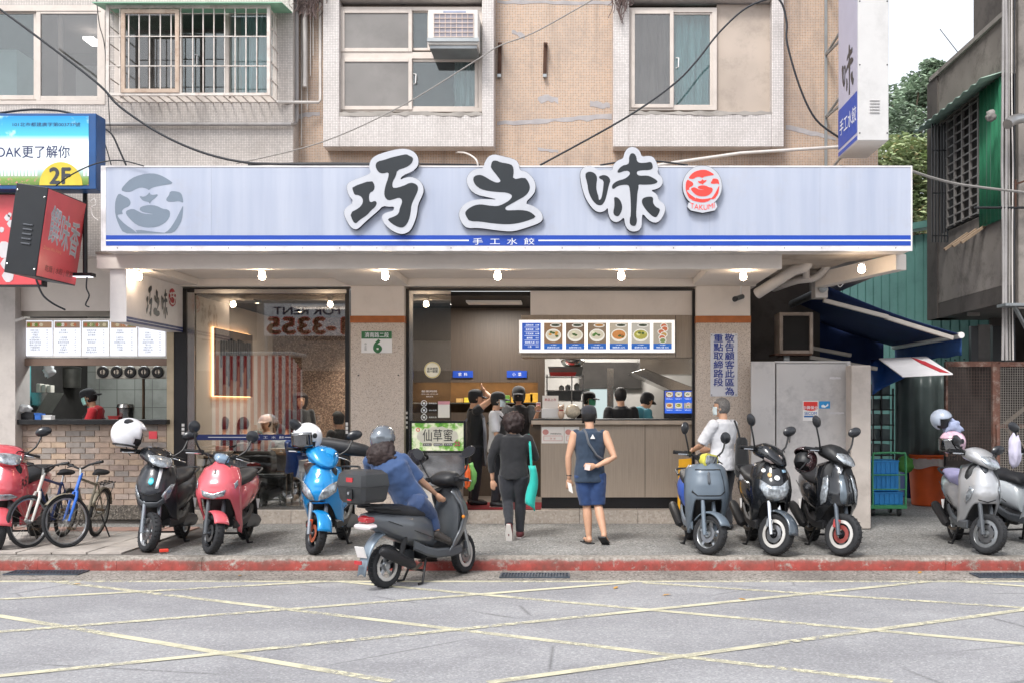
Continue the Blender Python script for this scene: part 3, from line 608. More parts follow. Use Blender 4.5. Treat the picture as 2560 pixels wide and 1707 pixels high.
tub('red_tray', 'red tray on top of the kitchen rack', 1375, 1440, 931, 939, 16.1, .1, mat('tray_red', 'a52a28', .5)); tub('dark_tub', 'dark perforated tub on the rack shelf', 1368, 1455, 978, 1000, 16.22, .35, mat('tub_dark', '3a3c3d', .6))
tag(MB().lathe([(.0, 0), (.12, .0), (.17, .04), (.19, .1), (.17, .12), (.05, .13)], P(1432, 917, 16.35), (0, 0, 1), 24).build('steel_bowl', steel_m, smooth=True), 'upturned steel bowl on the kitchen rack', 'bowl')
for k, (x, h) in enumerate(((1404, 12), (1420, 14), (1442, 18))):
    tag(MB().lathe([(.04, 0), (.045, h*.004), (.02, h*.006), (.012, h*.0062)], P(x, 974, 16.3), (0, 0, 1), 14).build('kitchen_pot', mat('pot_steel', '6f7272', .35, .8), smooth=True), ['squat pot, leftmost on the rack shelf', 'pot in the middle of the rack shelf', 'pot with tall neck, rightmost on the rack shelf'][k], 'pot', 'pots on the rack')
sc_ = thing('menu_screen', 'lit menu monitor at the right end of the counter', 'monitor', P(1695, 1047, 15.25))
MB().bpx(1660, 1732, 974, 1045, 15.2, .06).build('case', black_pl, sc_, bevel=.004); MB().bpx(1662, 1731, 976, 1032, 15.197, .003).build('screen', lit('scr', '2a5fd0', 1.), sc_)
for k in range(6): dish_photo(1664+23*(k % 3), 1683+23*(k % 3), 978+28*(k//3), 992+28*(k//3), 15.193, dishes[k], sc_, False, .9); text('lettering', dishes[k][1], P(1673.5+23*(k % 3), 996+28*(k//3), 15.19), .013, lit('white', 'ffffff', 1.2), sc_, w=.09)
def lamp_panel(loc, sx, sy, e, lab, c=(1, .95, .88)):
    q = thing('ceiling_lamp', lab, 'lamp', loc); z = V(loc)
    MB().box(z.x-sx/2-.02, z.x+sx/2+.02, z.y-sy/2-.02, z.y+sy/2+.02, z.z-.03, z.z).build('housing', white_pl, q)
    L = bpy.data.lights.new('lamp', 'AREA'); L.shape = 'RECTANGLE'; L.size = sx; L.size_y = sy; L.energy = e; L.color = c
    o = bpy.data.objects.new('lamp', L); col.objects.link(o); o.location = z-V((0, 0, .035)); o.parent = q; o.matrix_parent_inverse = WORLD[q.name].inverted()
lamp_panel((.4, 17.6, 3.43), 1.6, .5, 80, 'ceiling lamp over the kitchen'); lamp_panel((-1.2, 16.1, 3.43), .8, .4, 40, 'ceiling lamp over the serving passage'); lamp_panel((-4.0, 16.6, 3.41), .8, .4, 26, 'ceiling lamp over the dining tables', (1, .9, .8))
# ---- breakfast shop on the left
NB = thing('neighbour_shop', 'neighbouring noodle shop with brick counter and white lintel', 'shop', (-7, 15, .15))
MB().bpx(-200, 38, 640, 1300, 14.7, .4).build('pilaster', mat('pale_wall', 'bcb5b0', .8, var=.05, dirt=.2), NB)
MB().bpx(38, 436, 640, 778, 14.85, .3).build('lintel', wall_m, NB); MB().bpx(417, 434, 778, 1275, 14.88, .1).build('door_jamb', mat('cream_jamb', 'b9a98f', .6), NB)
sh = MB(); 
for k in range(4): sh.bpx(40, 417, 778+k*3.5, 781+k*3.5, 14.87, .05)
sh.build('shutter_box', mat('shutter_metal', '8f887e', .5, .3), NB); MB().bpx(40, 417, 896, 913, 14.95, .15).build('beam', mat('brown_beam', '8d7668', .6, var=.1), NB)
MB().bpx(36, 416, 1048, 1060, 14.75, .9).build('counter_top', black_fr, NB, bevel=.004); cw = MB().bpx(38, 416, 1060, 1262, 14.9, .3).build('counter_wall', mat('mortar', 'c6b4a3', .9, bump=.3), NB)
MB().bpx(38, 436, 1262, 1298, 14.82, .4).build('plinth', base_m, NB, bevel=.01); MB().bpx(38, 436, 1298, 1312, 14.86, .4).build('plinth_foot', dark_wall, NB)
brm = [mat('brick_%d' % k, c, .85, var=.15, sc=9, bump=.4, bsc=40) for k, c in enumerate(('b09a8a', 'b4a08f', 'a59285', '948c86', 'b59f8a', 'b3a398', '9f8d83', 'b09d8f'))]
bw, bh = 34.6/2560, 0; rows = 14; Yb = 14.885; H = (ZW(1061, Yb)-ZW(1262, Yb))/rows; L = (XW(416, Yb)-XW(38, Yb))/10.4
bmesh_c = {}
for r_ in range(rows):
    x = XW(38, Yb)-(L*.5 if r_ % 2 else L*.15); z = ZW(1061, Yb)-(r_+1)*H
    while x < XW(416, Yb)-.01:
        a = max(x, XW(38, Yb)); b = min(x+L-.012, XW(416, Yb)); 
        if b-a > .02: MB().box(a, b, Yb+random.uniform(-.004, .002), 14.902, z+.006, z+H-.006).build('brick', random.choice(brm), cw)
        x += L
# its kitchen
MB().box(-8.2, -5.56, 17.6, 17.7, .2, 3.5).build('kitchen_back_wall', tile_mat('grey_wall_tile', '8f918c', '5d5f5b', .3, .08, .5, '3a3a36', .02), NB)
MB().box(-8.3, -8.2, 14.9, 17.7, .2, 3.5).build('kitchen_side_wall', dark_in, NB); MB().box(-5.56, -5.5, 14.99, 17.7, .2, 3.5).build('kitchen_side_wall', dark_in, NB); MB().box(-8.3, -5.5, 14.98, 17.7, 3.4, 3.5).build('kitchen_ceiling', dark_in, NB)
MB().box(-8.3, -5.5, 15.2, 17.7, .1, .345).build('kitchen_floor', floor_m, NB)
mb_ = thing('menu_boards', 'row of lit white menu boards over the noodle shop counter', 'menu board', P(240, 893, 15))
MB().bpx(60, 420, 796, 894, 15.0, .1).build('case', mat('menu_case', 'f2efe9', .5), mb_)
rnd = random.Random(3)
for k in range(5):
    x0 = 64+k*70.5; bdp = MB().bpx(x0, x0+67, 802, 889, 14.995, .004).build('lit_panel', emat('menu_lit2', 'f0f3ff', .62), mb_)
    MB().bpx(x0+2, x0+65, 804, 820, 14.99, .004).build('food_strip', lit('fs%d' % (k % 3), ('b08a6a', 'a5846e', '9b8f70')[k % 3], .6), bdp)
    for q in range(7): c = (x0+8+rnd.random()*50, 812); MB().prism([(c[0]+5*cos(i*1.05), c[1]+5*sin(i*1.05)) for i in range(6)], lambda a, b: P(a, b, 14.9885)).build('food_print', lit('fp%d' % (q % 4), ('d9c9a8', 'c0683f', '6f8a3e', 'e8e0d8')[q % 4], .6), bdp)
    for q in range(10):
        if rnd.random() < .12: continue
        y = 826+q*6; s = ''.join(rnd.choice('牛肉湯麵乾拌水餃酸辣豆腐魚丸貢小菜榨醬陽春餛飩') for _ in range(rnd.randint(3, 6)))
        text('lettering', s, P(x0+24, y, 14.989), .026, lit('txt', '2c4656', .25), bdp); text('lettering', '%d' % rnd.choice((35, 45, 60, 80)), P(x0+54, y, 14.989), .018, lit('txt2', '7a4a45', .3), bdp)
fb = thing('vent_row', 'white duct with a row of black round nozzles in the noodle shop', 'duct', P(330, 945, 15.6))
MB().bpx(240, 420, 914, 945, 15.5, .3).build('duct', mat('grimy_duct', 'b8b4ad', .5, dirt=.4), fb)
for k in range(5):
    c = P(257+k*34.3, 929, 15.49); n = MB().torus(c, (0, 1, 0), .065, .026, 24, 8, .7).build('nozzle', black_pl, fb, smooth=True); MB().lathe([(.04, 0), (.035, .02)], c, (0, -1, 0), 16).build('hub', alu_m, n); MB().obox(c+V((0, -.022, 0)), .008, .004, .04).build('vane', black_fr, n)
hq = thing('wok_hood', 'stainless splash guard beside the noodle cooker', 'hood', P(95, 1000, 15.8))
MB().prism([(62, 980), (120, 980), (88, 1032), (62, 1032)], lambda a, b: P(a, b, 15.6), (0, .5, 0)).build('guard', steel_m, hq)
sm = mat('sooty_steel', '4b4a46', .4, .6, var=.3)
tag(MB().lathe([(.14, 0), (.15, .35), (.15, .4), (.1, .43)], P(80, 980, 16.2), (0, 0, 1), 20).build('steel_drum', sm, smooth=True), 'tall steel drum at the left in the noodle kitchen', 'drum')
tag(MB().lathe([(.16, 0), (.17, .3), (.18, .31), (.16, .33), (.0, .36)], P(175, 968, 16.9), (0, 0, 1), 20).build('hanging_pot', sm, smooth=True), 'big dark pot behind the cook', 'pot')
for k in range(3): tag(MB().bpx(90+k*13, 101+k*13, 958+2*k, 980, 15.7, .12).build('paper_cup_stack', mat('paper_cups', 'c9c3b8', .6), bevel=.01), ['leftmost', 'middle', 'rightmost'][k]+' carton standing on the splash guard', 'carton', 'cartons on the splash guard')
tub('blue_basket', 'small blue plastic basket on the noodle shop counter', 86, 102, 1033, 1050, 14.82, .14, mat('basket_blue', '2f66b8', .5)); tub('black_basket', 'black perforated basket on the noodle shop counter', 38, 84, 1030, 1050, 14.85, .3, mat('basket_black', '232326', .5)); tub('white_tub', 'white tub on the noodle shop counter', 103, 128, 1038, 1050, 14.85, .12, white_pl); tub('red_bowl', 'red plastic bowl behind the cook', 270, 296, 1040, 1052, 15.2, .2, MATS['tray_red'])
tag(MB().lathe([(.11, 0), (.12, .2), (.13, .22), (.11, .27), (.0, .29)], P(314, 1055, 15.4), (0, 0, 1), 20).build('rice_cooker', steel_m, smooth=True), 'steel rice cooker with dark lid behind the counter', 'cooker')
MB().bpx(38, 51, 905, 1012, 15.3, .3).build('teal_cabinet', mat('teal_paint', '3f8f95', .5), NB); MB().bpx(355, 358.5, 946, 1052, 15.6, .06).build('wooden_post', mat('rusty_post', '6f5a48', .8), NB)
bag_m = mat('plastic_bag', 'd9d9da', .3, trans=.5); 
def lump(name, lab, cat, c, rx, ry, rz, m_, amp=.25, seed=0, sq=1., grp=None):
    bm = bmesh.new(); bmesh.ops.create_icosphere(bm, subdivisions=3, radius=1)
    for v in bm.verts: k = 1+amp*NZ.noise(v.co*2.1+V((seed, 0, 0)))+amp*.5*NZ.noise(v.co*5+V((0, seed, 0))); v.co = V((v.co.x*rx*k, v.co.y*ry*k, v.co.z*rz*k))+V(c)
    me = bpy.data.meshes.new(name); bm.to_mesh(me); bm.free(); me.polygons.foreach_set('use_smooth', [True]*len(me.polygons)); return tag(mesh_obj(name, me, m_), lab, cat, grp)
lump('plastic_bag', 'clear plastic bag of food at the left end of the noodle counter', 'bag', P(56, 1022, 14.9), .12, .1, .07, bag_m, .4, 3); lump('plastic_bag', 'white plastic bag hanging above the noodle kitchen', 'bag', P(122, 925, 15.5), .08, .07, .1, bag_m, .5, 5)
lamp_panel((-6.9, 16.0, 3.39), 1.2, .3, 36, 'ceiling lamp in the noodle shop', (.95, 1, 1))
# ---------------------------------------------------------------- signs on the front
CH = {  # brush strokes of the three characters: white plates and dark ink, in pixels of the sign
 'q': ([(350,260),(370,205),(420,165),(520,130),(640,100),(730,95),(800,115),(850,160),(868,215),(860,280),(800,335),(700,375),(668,425),(720,400),(790,390),(860,415),(910,470),(922,540),(900,600),(860,680),(850,780),(820,880),(780,955),(730,985),(680,992),(600,965),(520,900),(480,830),(490,785),(540,760),(605,745),(612,702),(560,705),(490,695),(440,750),(380,800),(300,870),(240,930),(200,945),(150,915),(105,840),(80,770),(95,720),(190,655),(130,580),(110,500),(125,455),(180,425),(280,390),(370,350),(350,300)],
  [[(172,495),(375,425),(408,480),(400,535),(350,560),(345,620),(360,662),(410,640),(432,665),(410,710),(370,740),(330,790),(240,850),(210,882),(180,865),(145,770),(240,720),(275,680),(285,640),(270,600),(230,580),(195,580),(175,530)],
   [(415,260),(440,228),(500,215),(590,185),(680,165),(740,152),(770,170),(805,185),(810,215),(790,255),(740,290),(640,322),(630,380),(595,440),(590,490),(610,512),(700,490),(780,450),(830,460),(862,490),(860,540),(820,620),(790,690),(785,760),(765,850),(730,905),(690,928),(620,905),(560,860),(540,832),(620,805),(660,775),(670,720),(695,660),(690,625),(660,607),(610,625),(550,640),(515,610),(505,560),(520,480),(550,400),(555,340),(490,357),(450,345),(420,300)]]),
 'z': ([(1548,300),(1560,240),(1600,175),(1660,153),(1740,172),(1860,200),(1915,235),(1930,325),(1985,330),(2040,370),(2085,430),(2098,500),(2080,570),(1980,668),(2060,690),(2140,740),(2173,800),(2165,855),(2100,890),(1980,930),(1870,962),(1780,962),(1640,945),(1500,925),(1380,930),(1330,890),(1295,820),(1290,760),(1330,690),(1400,645),(1500,625),(1600,625),(1700,630),(1600,605),(1480,580),(1410,530),(1370,450),(1375,390),(1420,330),(1480,305)],
  [[(1625,280),(1640,225),(1680,218),(1730,240),(1800,250),(1855,270),(1868,330),(1855,420),(1980,395),(2015,435),(2038,490),(2030,540),(1990,590),(1900,640),(1830,680),(1775,710),(1785,742),(1850,742),(1940,738),(2020,750),(2070,780),(2103,815),(2000,855),(1900,880),(1800,890),(1650,880),(1520,860),(1400,855),(1375,820),(1352,770),(1380,730),(1450,690),(1520,678),(1600,692),(1690,700),(1750,680),(1820,640),(1850,600),(1840,575),(1790,555),(1700,550),(1600,540),(1520,520),(1465,480),(1438,425),(1450,385),(1500,367),(1550,380),(1630,430),(1690,455),(1735,440),(1700,390),(1660,340),(1630,300)]]),
 'w': ([(318,380),(340,325),(400,300),(460,302),(510,335),(540,350),(600,335),(680,355),(690,290),(740,235),(805,215),(815,160),(850,100),(900,80),(950,90),(995,130),(1015,195),(1080,183),(1140,190),(1175,240),(1205,320),(1190,380),(1240,420),(1257,470),(1235,530),(1180,560),(1115,572),(1190,620),(1210,690),(1265,720),(1285,780),(1265,850),(1215,925),(1160,943),(1090,910),(1025,830),(1015,900),(1015,980),(980,1030),(920,1042),(860,1020),(825,960),(815,870),(770,920),(715,937),(660,900),(635,830),(632,765),(600,805),(540,825),(480,800),(420,730),(370,640),(340,540),(322,450)],
  [[(372,395),(400,365),(445,362),(490,385),(512,430),(500,520),(505,580),(525,640),(530,685),(550,675),(565,640),(580,540),(585,460),(535,440),(530,415),(590,397),(640,420),(662,460),(640,520),(625,600),(600,690),(570,735),(535,745),(490,725),(440,660),(410,580),(400,500)],
   [(870,200),(890,155),(930,155),(957,200),(958,240),(990,265),(1060,262),(1115,250),(1135,275),(1142,325),(1100,345),(1020,345),(965,355),(955,385),(985,410),(1080,405),(1130,425),(1180,455),(1198,480),(1150,505),(1040,510),(975,505),(980,540),(965,600),(960,700),(950,850),(962,910),(950,965),(925,980),(880,960),(878,900),(892,850),(890,700),(880,560),(865,510),(800,510),(740,525),(690,565),(675,535),(690,500),(740,465),(820,445),(870,410),(885,370),(840,345),(745,382),(740,350),(790,295),(860,280),(872,250)],
   [(700,655),(730,648),(770,680),(795,745),(790,800),(760,860),(730,868),(700,850),(692,815),(705,760),(705,690)],
   [(1012,695),(1030,660),(1080,645),(1130,645),(1145,665),(1140,710),(1170,760),(1225,785),(1210,830),(1180,880),(1140,870),(1080,815),(1030,750)]])}
for k, (ox, s) in (('q', (840, 4.2)), ('z', (840, 4.2)), ('w', (1380, 4.523))):
    f = lambda L: [(ox+a/s, 350+b/s) for a, b in L]
    CH[k] = (f(CH[k][0]), [f(q) for q in CH[k][1]])
LOGO = [[(222,415),(245,375),(310,310),(400,275),(500,262),(570,278),(640,315),(695,357),(600,370),(520,385),(485,400),(470,415),(450,400),(400,388),(350,405),(310,430),(260,430)],
 [(205,440),(250,468),(290,485),(310,520),(300,555),(250,575),(228,600),(240,625),(225,628),(190,632),(200,660),(260,720),(330,765),(370,800),(245,800),(200,720),(170,630),(168,540),(180,480)],
 [(385,465),(430,475),(465,450),(475,430),(490,460),(560,448),(530,485),(490,510),(480,540),(470,520),(420,510),(400,490)],
 [(660,422),(720,425),(760,440),(775,490),(778,530),(740,510),(680,520),(630,515),(625,490),(650,460)],
 [(270,595),(330,578),(370,600),(420,625),(520,630),(480,622),(420,612),(385,590),(400,560),(470,545),(540,552),(595,582),(640,585),(662,610),(655,660),(610,710),(540,745),(440,748),(360,725),(300,670),(265,625)],
 [(778,545),(775,610),(765,680),(735,740),(690,797),(600,800),(650,770),(705,690),(755,590)]]
LOGO_B = [[(345,762),(400,788),(480,798),(560,788),(640,772),(600,830),(480,862),(360,840),(250,805),(370,805)]]
def smooth_poly(p, n=1):
    for _ in range(n): p = [q for i in range(len(p)) for q in ((p[i][0]*.75+p[(i+1) % len(p)][0]*.25, p[i][1]*.75+p[(i+1) % len(p)][1]*.25), (p[i][0]*.25+p[(i+1) % len(p)][0]*.75, p[i][1]*.25+p[(i+1) % len(p)][1]*.75))]
    return p
galv0 = mat('rivet_steel', '8b8b8b', .4, .6)
sg = thing('shop_sign', 'long pale blue shop sign box with dark brush characters and blue stripes', 'sign', P(1266, 628, YS+.2))
a, b = XW(252, YS), XW(2281, YS); zt, zb = ZW(415, YS), ZW(628, YS)
MB().box(a, b, YS+.012, YF-.02, zb+.012, zt-.012).build('box', mat('sign_case', 'cfcac6', .5, dirt=.3), sg)
MB().box(a+.06, b-.01, YS+.006, YS+.012, zb+.02, zt-.02).build('face', sign_m, sg)
ring(MB(), 252, 2281, 415, 628, YS, .018, .03).build('edge_trim', mat('trim_white', 'dedadb', .4, dirt=.25), sg)
MB().box(a+.018, a+.06, YS+.002, YS+.012, zb+.018, zt-.018).build('corner_trim', MATS['trim_white'], sg)
MB().box(a+.06, b-.018, YS+.001, YS+.006, ZW(625, YS), ZW(616, YS)).build('bottom_trim', MATS['trim_white'], sg)
xb = b-.019
for k in range(1, 8): xx = a+(b-a)*k/8+.11*(k % 3); MB().box(xx-.0012, xx+.0012, YS+.0052, YS+.0062, zb+.16, zt-.03).build('panel_seam', mat('seam_grey', '8f97a8', .5), sg)
for k in range(22): xx = a+.2+(b-a-.4)*k/21; MB().lathe([(.007, 0), (.007, .003)], (xx, YS+.001, zb+.035), (0, -1, 0), 6).build('rivet', black_pl if k % 3 == 0 else galv0, sg)
for y0, y1 in ((589, 600), (603.5, 614.5)): MB().box(a+.061, xb, YS+.002, YS+.006, ZW(y1, YS), ZW(y0, YS)).build('blue_stripe', blue_s, sg)
for x0, x1 in ((255, 1172), (1346, 2279)): MB().box(max(a+.061, XW(x0, YS)), min(xb, XW(x1, YS)), YS+.002, YS+.006, ZW(603.4, YS), ZW(600.1, YS)).build('white_line', white_ink, sg)
MB().box(XW(1172, YS), XW(1346, YS), YS+.002, YS+.006, ZW(603.4, YS), ZW(600.1, YS)).build('blue_stripe', blue_s, sg)
text('lettering', '手  工  水  餃', P(1259, 604, YS-.001), .08, white_ink, sg, w=XW(1337, YS)-XW(1183, YS))
for poly in LOGO+[[(250,800),(370,800),(345,762),(560,790),(690,800)]]:
    MB().prism(smooth_poly([(240+x/3.564, 360+y/3.564) for x, y in poly]), lambda u, v: P(u, v, YS+.004)).build('grey_emblem', grey_ink, sg)
def brush(k, parent, fn, t_plate, t_ink, plate=True):
    w, d = CH[k]
    if plate:
        p = MB().prism(smooth_poly(w), lambda u, v: fn(u, v, 0), t_plate).build('letter_plate', mat('letter_white', 'bfc1c8', .35, var=.03, dirt=.12), parent)
        MB().prism(smooth_poly(w), lambda u, v: fn(1266+(u-1266), v, -.004), None)
        w2 = smooth_poly(w); c = V((sum(q[0] for q in w2)/len(w2), sum(q[1] for q in w2)/len(w2)))
        MB().prism([(c.x+(q[0]-c.x)*1.008, c.y+(q[1]-c.y)*1.008) for q in w2], lambda u, v: fn(u, v, .006), V(t_plate)*.93).build('letter_rim', black_pl, p)
    else: p = parent
    for q in d: MB().prism(smooth_poly(q), lambda u, v: fn(u, v, -.003), t_ink).build('letter_ink', ink_m, p)
for k in 'qzw': brush(k, sg, lambda u, v, e: P(u, v, YS-.06)*1+V((0, e, 0)), (0, .055, 0), (0, .002, 0))
# round seal
YR = YS-.07; pl = [(1380+(1700+222*cos(t)*1.0)/4.523, 350+(525+232*sin(t))/4.523) for t in [i*2*pi/40 for i in range(40)] if not (pi*.32 < t < pi*.68)]
base = [(1380+x/4.523, 350+y/4.523) for x, y in ((1855, 710), (1870, 760), (1840, 800), (1700, 828), (1570, 800), (1530, 760), (1545, 710))]
i = max(range(len(pl)), key=lambda j: (pl[(j+1) % len(pl)][0]-pl[j][0])**2+(pl[(j+1) % len(pl)][1]-pl[j][1])**2)
pl = pl[i+1:]+pl[:i+1]; pl = pl+base
sp = MB().prism(pl, lambda u, v: P(u, v, YR), (0, .065, 0)).build('seal_plate', MATS['letter_white'], sg)
cc = (sum(q[0] for q in pl)/len(pl), sum(q[1] for q in pl)/len(pl)); MB().prism([(cc[0]+(q[0]-cc[0])*1.015, cc[1]+(q[1]-cc[1])*1.012) for q in pl], lambda u, v: P(u, v, YR+.005), (0, .058, 0)).build('seal_rim', black_pl, sp)
for poly in LOGO+LOGO_B: MB().prism(smooth_poly([(1380+(1700+(x-472)*.623)/4.523, 350+(525+(y-560)*.623)/4.523) for x, y in poly]), lambda u, v: P(u, v, YR-.003)).build('seal_print', red_ink, sp)
cT = P(1380+1700/4.523, 350+765/4.523, YR-.003)
text('lettering', 'TAKUMI', cT, .062, red_ink, sp, w=.29, fn=lambda a_, b_: (cT.x+a_, cT.y, cT.z+b_+1.3*a_*a_))
# hanging sign under the canopy
XH = -5.57; hg = thing('hanging_sign', 'white panel sign with dark brush characters hanging under the canopy', 'sign', (XH-.1, 14, 2.87))
MB().box(XH-.205, XH, 13.0, 14.88, 2.875, ZS-.001).build('panel', mat('sign_panel', 'dbd6d4', .5, var=.03, dirt=.1), hg)
MB().box(XH-.1, XH+.004, 13.002, 14.878, 2.877, 2.945).build('blue_band', navy_s, hg); MB().box(XH-.1, XH+.006, 13.02, 14.86, 2.907, 2.913).build('white_line', white_ink, hg)
def hmap(u, v, e): return V((XH+.004-e, 13.0+1.9*((u-800)/(1820-800))*.62+.5, ZS-.08-(v-370)/215*.48))
for k, off, sc_x in (('q', 0, 1.25), ('z', -75, 1.25), ('w', -150, 1.25)):
    for q in CH[k][1]: MB().prism(smooth_poly(q), lambda u, v: hmap(u+off, v, -.003), (.001, 0, 0)).build('letter_ink', ink_m, hg)
for poly in LOGO+LOGO_B: MB().prism([((x-472)/305., (y-560)/305.) for x, y in poly], lambda u, v: (XH+.006, 14.48+u*.13, 3.33-v*.13)).build('seal_print', mat('seal_dark_red', 'a3323a', .5), hg)
# blue lightbox of the second floor
bs = thing('lightbox_sign', 'blue framed lightbox with sky picture and yellow floor number', 'sign', P(100, 465, 12.75)); Yb = 12.68
blue_case = mat('case_blue', '1d4f87', .4, var=.08, dirt=.2)
MB().box(XW(-160, Yb), XW(240, Yb), Yb, Yb+.27, ZW(474, Yb), ZW(284, Yb)).build('case', blue_case, bs, bevel=.01)
def sky_print():
    t = NT('sky_print'); o = t.oc(); sx = t.n('SeparateXYZ'); t.l(o, sx.inputs[0]); mp = t.n('MapRange'); z0, z1 = ZW(465, Yb), ZW(290, Yb)
    mp.inputs['From Min'].default_value = z0; mp.inputs['From Max'].default_value = z1; t.l(sx.outputs[2], mp.inputs['Value'])
    base = t.ramp(mp.outputs[0], [(0, lin('54702f')), (.1, lin('7a9a4a')), (.2, lin('a9c4bd')), (.27, lin('dfe9ec')), (.62, lin('e9eef0')), (.72, lin('48b4cc')), (1, lin('0f86c4'))])
    cl = t.ramp(t.noise(2.2, 8, .6), [(.5, (0, 0, 0)), (.62, (1, 1, 1))]); up = t.ramp(mp.outputs[0], [(.62, (0, 0, 0)), (.7, (1, 1, 1))])
    c = t.mix(t.mix(1., cl, up, 'MULTIPLY'), base, lin('d6eef0')); fl = t.ramp(t.noise(30, 3), [(.55, (0, 0, 0)), (.65, (1, 1, 1))]); lo = t.ramp(mp.outputs[0], [(.06, (1, 1, 1)), (.16, (0, 0, 0))])
    c = t.mix(t.mix(1., fl, lo, 'MULTIPLY'), c, lin('c9767a')); t.set(col=c, rough=.3, ecol=c, emit=.12); return t.m
MB().box(XW(-150, Yb), XW(222, Yb), Yb-.006, Yb, ZW(464, Yb), ZW(291, Yb)).build('picture', sky_print(), bs)
yl = Yb-.009
for k in range(26): x = 2+k*8.6; MB().bpx(x, x+5, 423, 441, yl+.001, .002).build('fence_print', white_ink, bs) if not 97 < x+4 < 208 else None
MB().prism([(152+54*cos(t), 464-58*sin(t)) for t in [i*pi/20 for i in range(21)]], lambda u, v: P(u, v, yl-.002)).build('yellow_half_disc', mat('floor_yellow', 'd9c23f', .4), bs)
dk = mat('print_navy', '27305c', .4); text('lettering', '2F', P(150, 440, yl-.005), .19, mat('print_dark', '3c4048', .4), bs, .03)
text('lettering', '101北市都建廣字第003737號', P(116, 312, yl), .05, dk, bs, w=XW(201, yl)-XW(32, yl)); text('lettering', 'SOAK更了解你', P(75, 380, yl), .15, dk, bs, .008, w=XW(174, yl)-XW(-24, yl))
# red signs at the left edge
red_f = mat('coral_acrylic', 'd9545a', .35, var=.05); rs = thing('red_sign', 'flat red sign with white flower print at the left edge', 'sign', P(40, 715, 12.9)); Yr = 12.85
MB().bpx(-160, 106, 484, 716, Yr, .12).build('case', black_pl, rs); MB().bpx(-155, 103, 488, 712, Yr-.005, .006).build('face', red_f, rs)
pgk = mat('pale_print', 'cfc9cc', .5)
for cx, cy, r in ((18, 545, 7), (26, 560, 8), (4, 575, 6), (10, 625, 18), (14, 660, 12), (20, 690, 14), (24, 538, 5)): MB().prism([(cx+r*cos(t*.63)*(1+.2*sin(t*3)), cy+r*1.2*sin(t*.63)) for t in range(10)], lambda u, v: P(u, v, Yr-.009)).build('flower_print', pgk, rs)
pj = thing('projecting_sign', 'leaning black box sign with coral side and white characters', 'sign', P(62, 690, 12.4)); Cb = V((-6.31, 12.48, 3.35+.62)); tilt = Matrix.Rotation(R(8.2), 3, 'Y')
c0 = V((XW(65, 12.0), 12.48, ZW(575, 12.0))); hw, hd_, hh = .185, .48, .52
MB().obox(c0, hw, hd_, hh, tilt).build('case', mat('case_black', '1e2126', .4, dirt=.15), pj, bevel=.008)
MB().obox(c0+tilt @ V((hw+.003, 0, 0)), .003, hd_-.012, hh-.015, tilt).build('face', red_f, pj)
for k in range(5): MB().obox(c0+tilt @ V((.02, -hd_-.006, .06-.055*k)), .055, .008, .009, tilt).build('vent_louvre', mat('louvre_grey', '55585e', .4, .3), pj, bevel=.004)
for u, v in ((-.16, .44), (.16, .4), (-.16, -.42), (.16, -.44)): MB().lathe([(.012, 0), (.012, .006), (.004, .01)], c0+tilt @ V((u, -hd_-.001, v)), (0, -1, 0), 8).build('screw', steel_m, pj)
def pjm(a_, b_): return c0+tilt @ V((hw+.008, a_, b_))
text('lettering', '饌味香', c0, .42, white_ink, pj, .02, w=.74, fn=lambda a_, b_: pjm(a_+.03, b_+.08-.16*a_)); text('lettering', 'Zhuan Wei Xiang', c0, .05, mat('peach_print', 'e8a07c', .5), pj, w=.42, fn=lambda a_, b_: pjm(a_-.2, b_-.17)); text('lettering', '乾麵 | 水餃 | 便當', c0, .09, mat('brown_print', '7d3a33', .5), pj, w=.66, fn=lambda a_, b_: pjm(a_+.02, b_-.4))
MB().prism([(-.44, .47), (-.2, .49), (-.26, .3), (-.38, .1), (-.45, .05)], lambda u, v: pjm(u, v)-V((.003, 0, 0))).build('ink_swoosh', mat('ink_grey', '4a4347', .5), pj)
m = MB().tube([P(213, 480, 12.95), P(213, 690, 12.95)], .03, 8); m.build('pole', black_pl, pj); MB().obox(P(208, 688, 12.9), .13, .06, .02).build('flood_lamp', black_pl, pj); MB().obox(P(207, 692, 12.9), .11, .05, .006).build('flood_glass', emat('flood_glass', 'f4f7ff', 1.2), pj)
# vertical projecting sign at the right
X3 = 3.48; vs_ = thing('vertical_sign', 'tall white and lilac vertical box sign with dark brush character', 'sign', (X3+.18, 13.1, 5.05)); z0, z1 = ZW(352, 12.65), 9.2; th = XW(2222, 12.65)-X3
MB().box(X3, X3+th, 12.65, 13.58, z0, z1).build('case', mat('case_white', 'c9c7c6', .45, var=.03, dirt=.15), vs_, bevel=.01)
MB().box(X3-.003, X3, 12.68, 13.57, z0+.01, z1).build('side_face', mat('lilac_face', 'b3b2c6', .35, var=.03), vs_)
def vm(a_, b_, e=.006): return V((X3-e, 13.1-a_, b_))
zA = ZW(226, 12.65); zB = ZW(330, 12.65)
for zz0, zz1 in ((zB, zA), (z0+.02, ZW(338, 12.65))): MB().box(X3-.006, X3-.003, 12.68, 13.57, zz0, zz1).build('blue_panel', blue_s, vs_)
text('lettering', '手工水餃', (0, 0, 0), .2, white_ink, vs_, w=.78, fn=lambda a_, b_: vm(a_, b_+(zA+zB)/2, .008))
for q in CH['w'][1]: MB().prism(smooth_poly(q), lambda u, v: vm((u-1560)/205*.62, 6.05-(v-470)/215*.75), (-.001, 0, 0)).build('letter_ink', ink_m, vs_)
for k in range(5): MB().obox((X3+.2, 12.645, ZW(252+k*7.5, 12.65)), .06, .01, .006).build('vent_louvre', MATS['case_white'], vs_, bevel=.003)
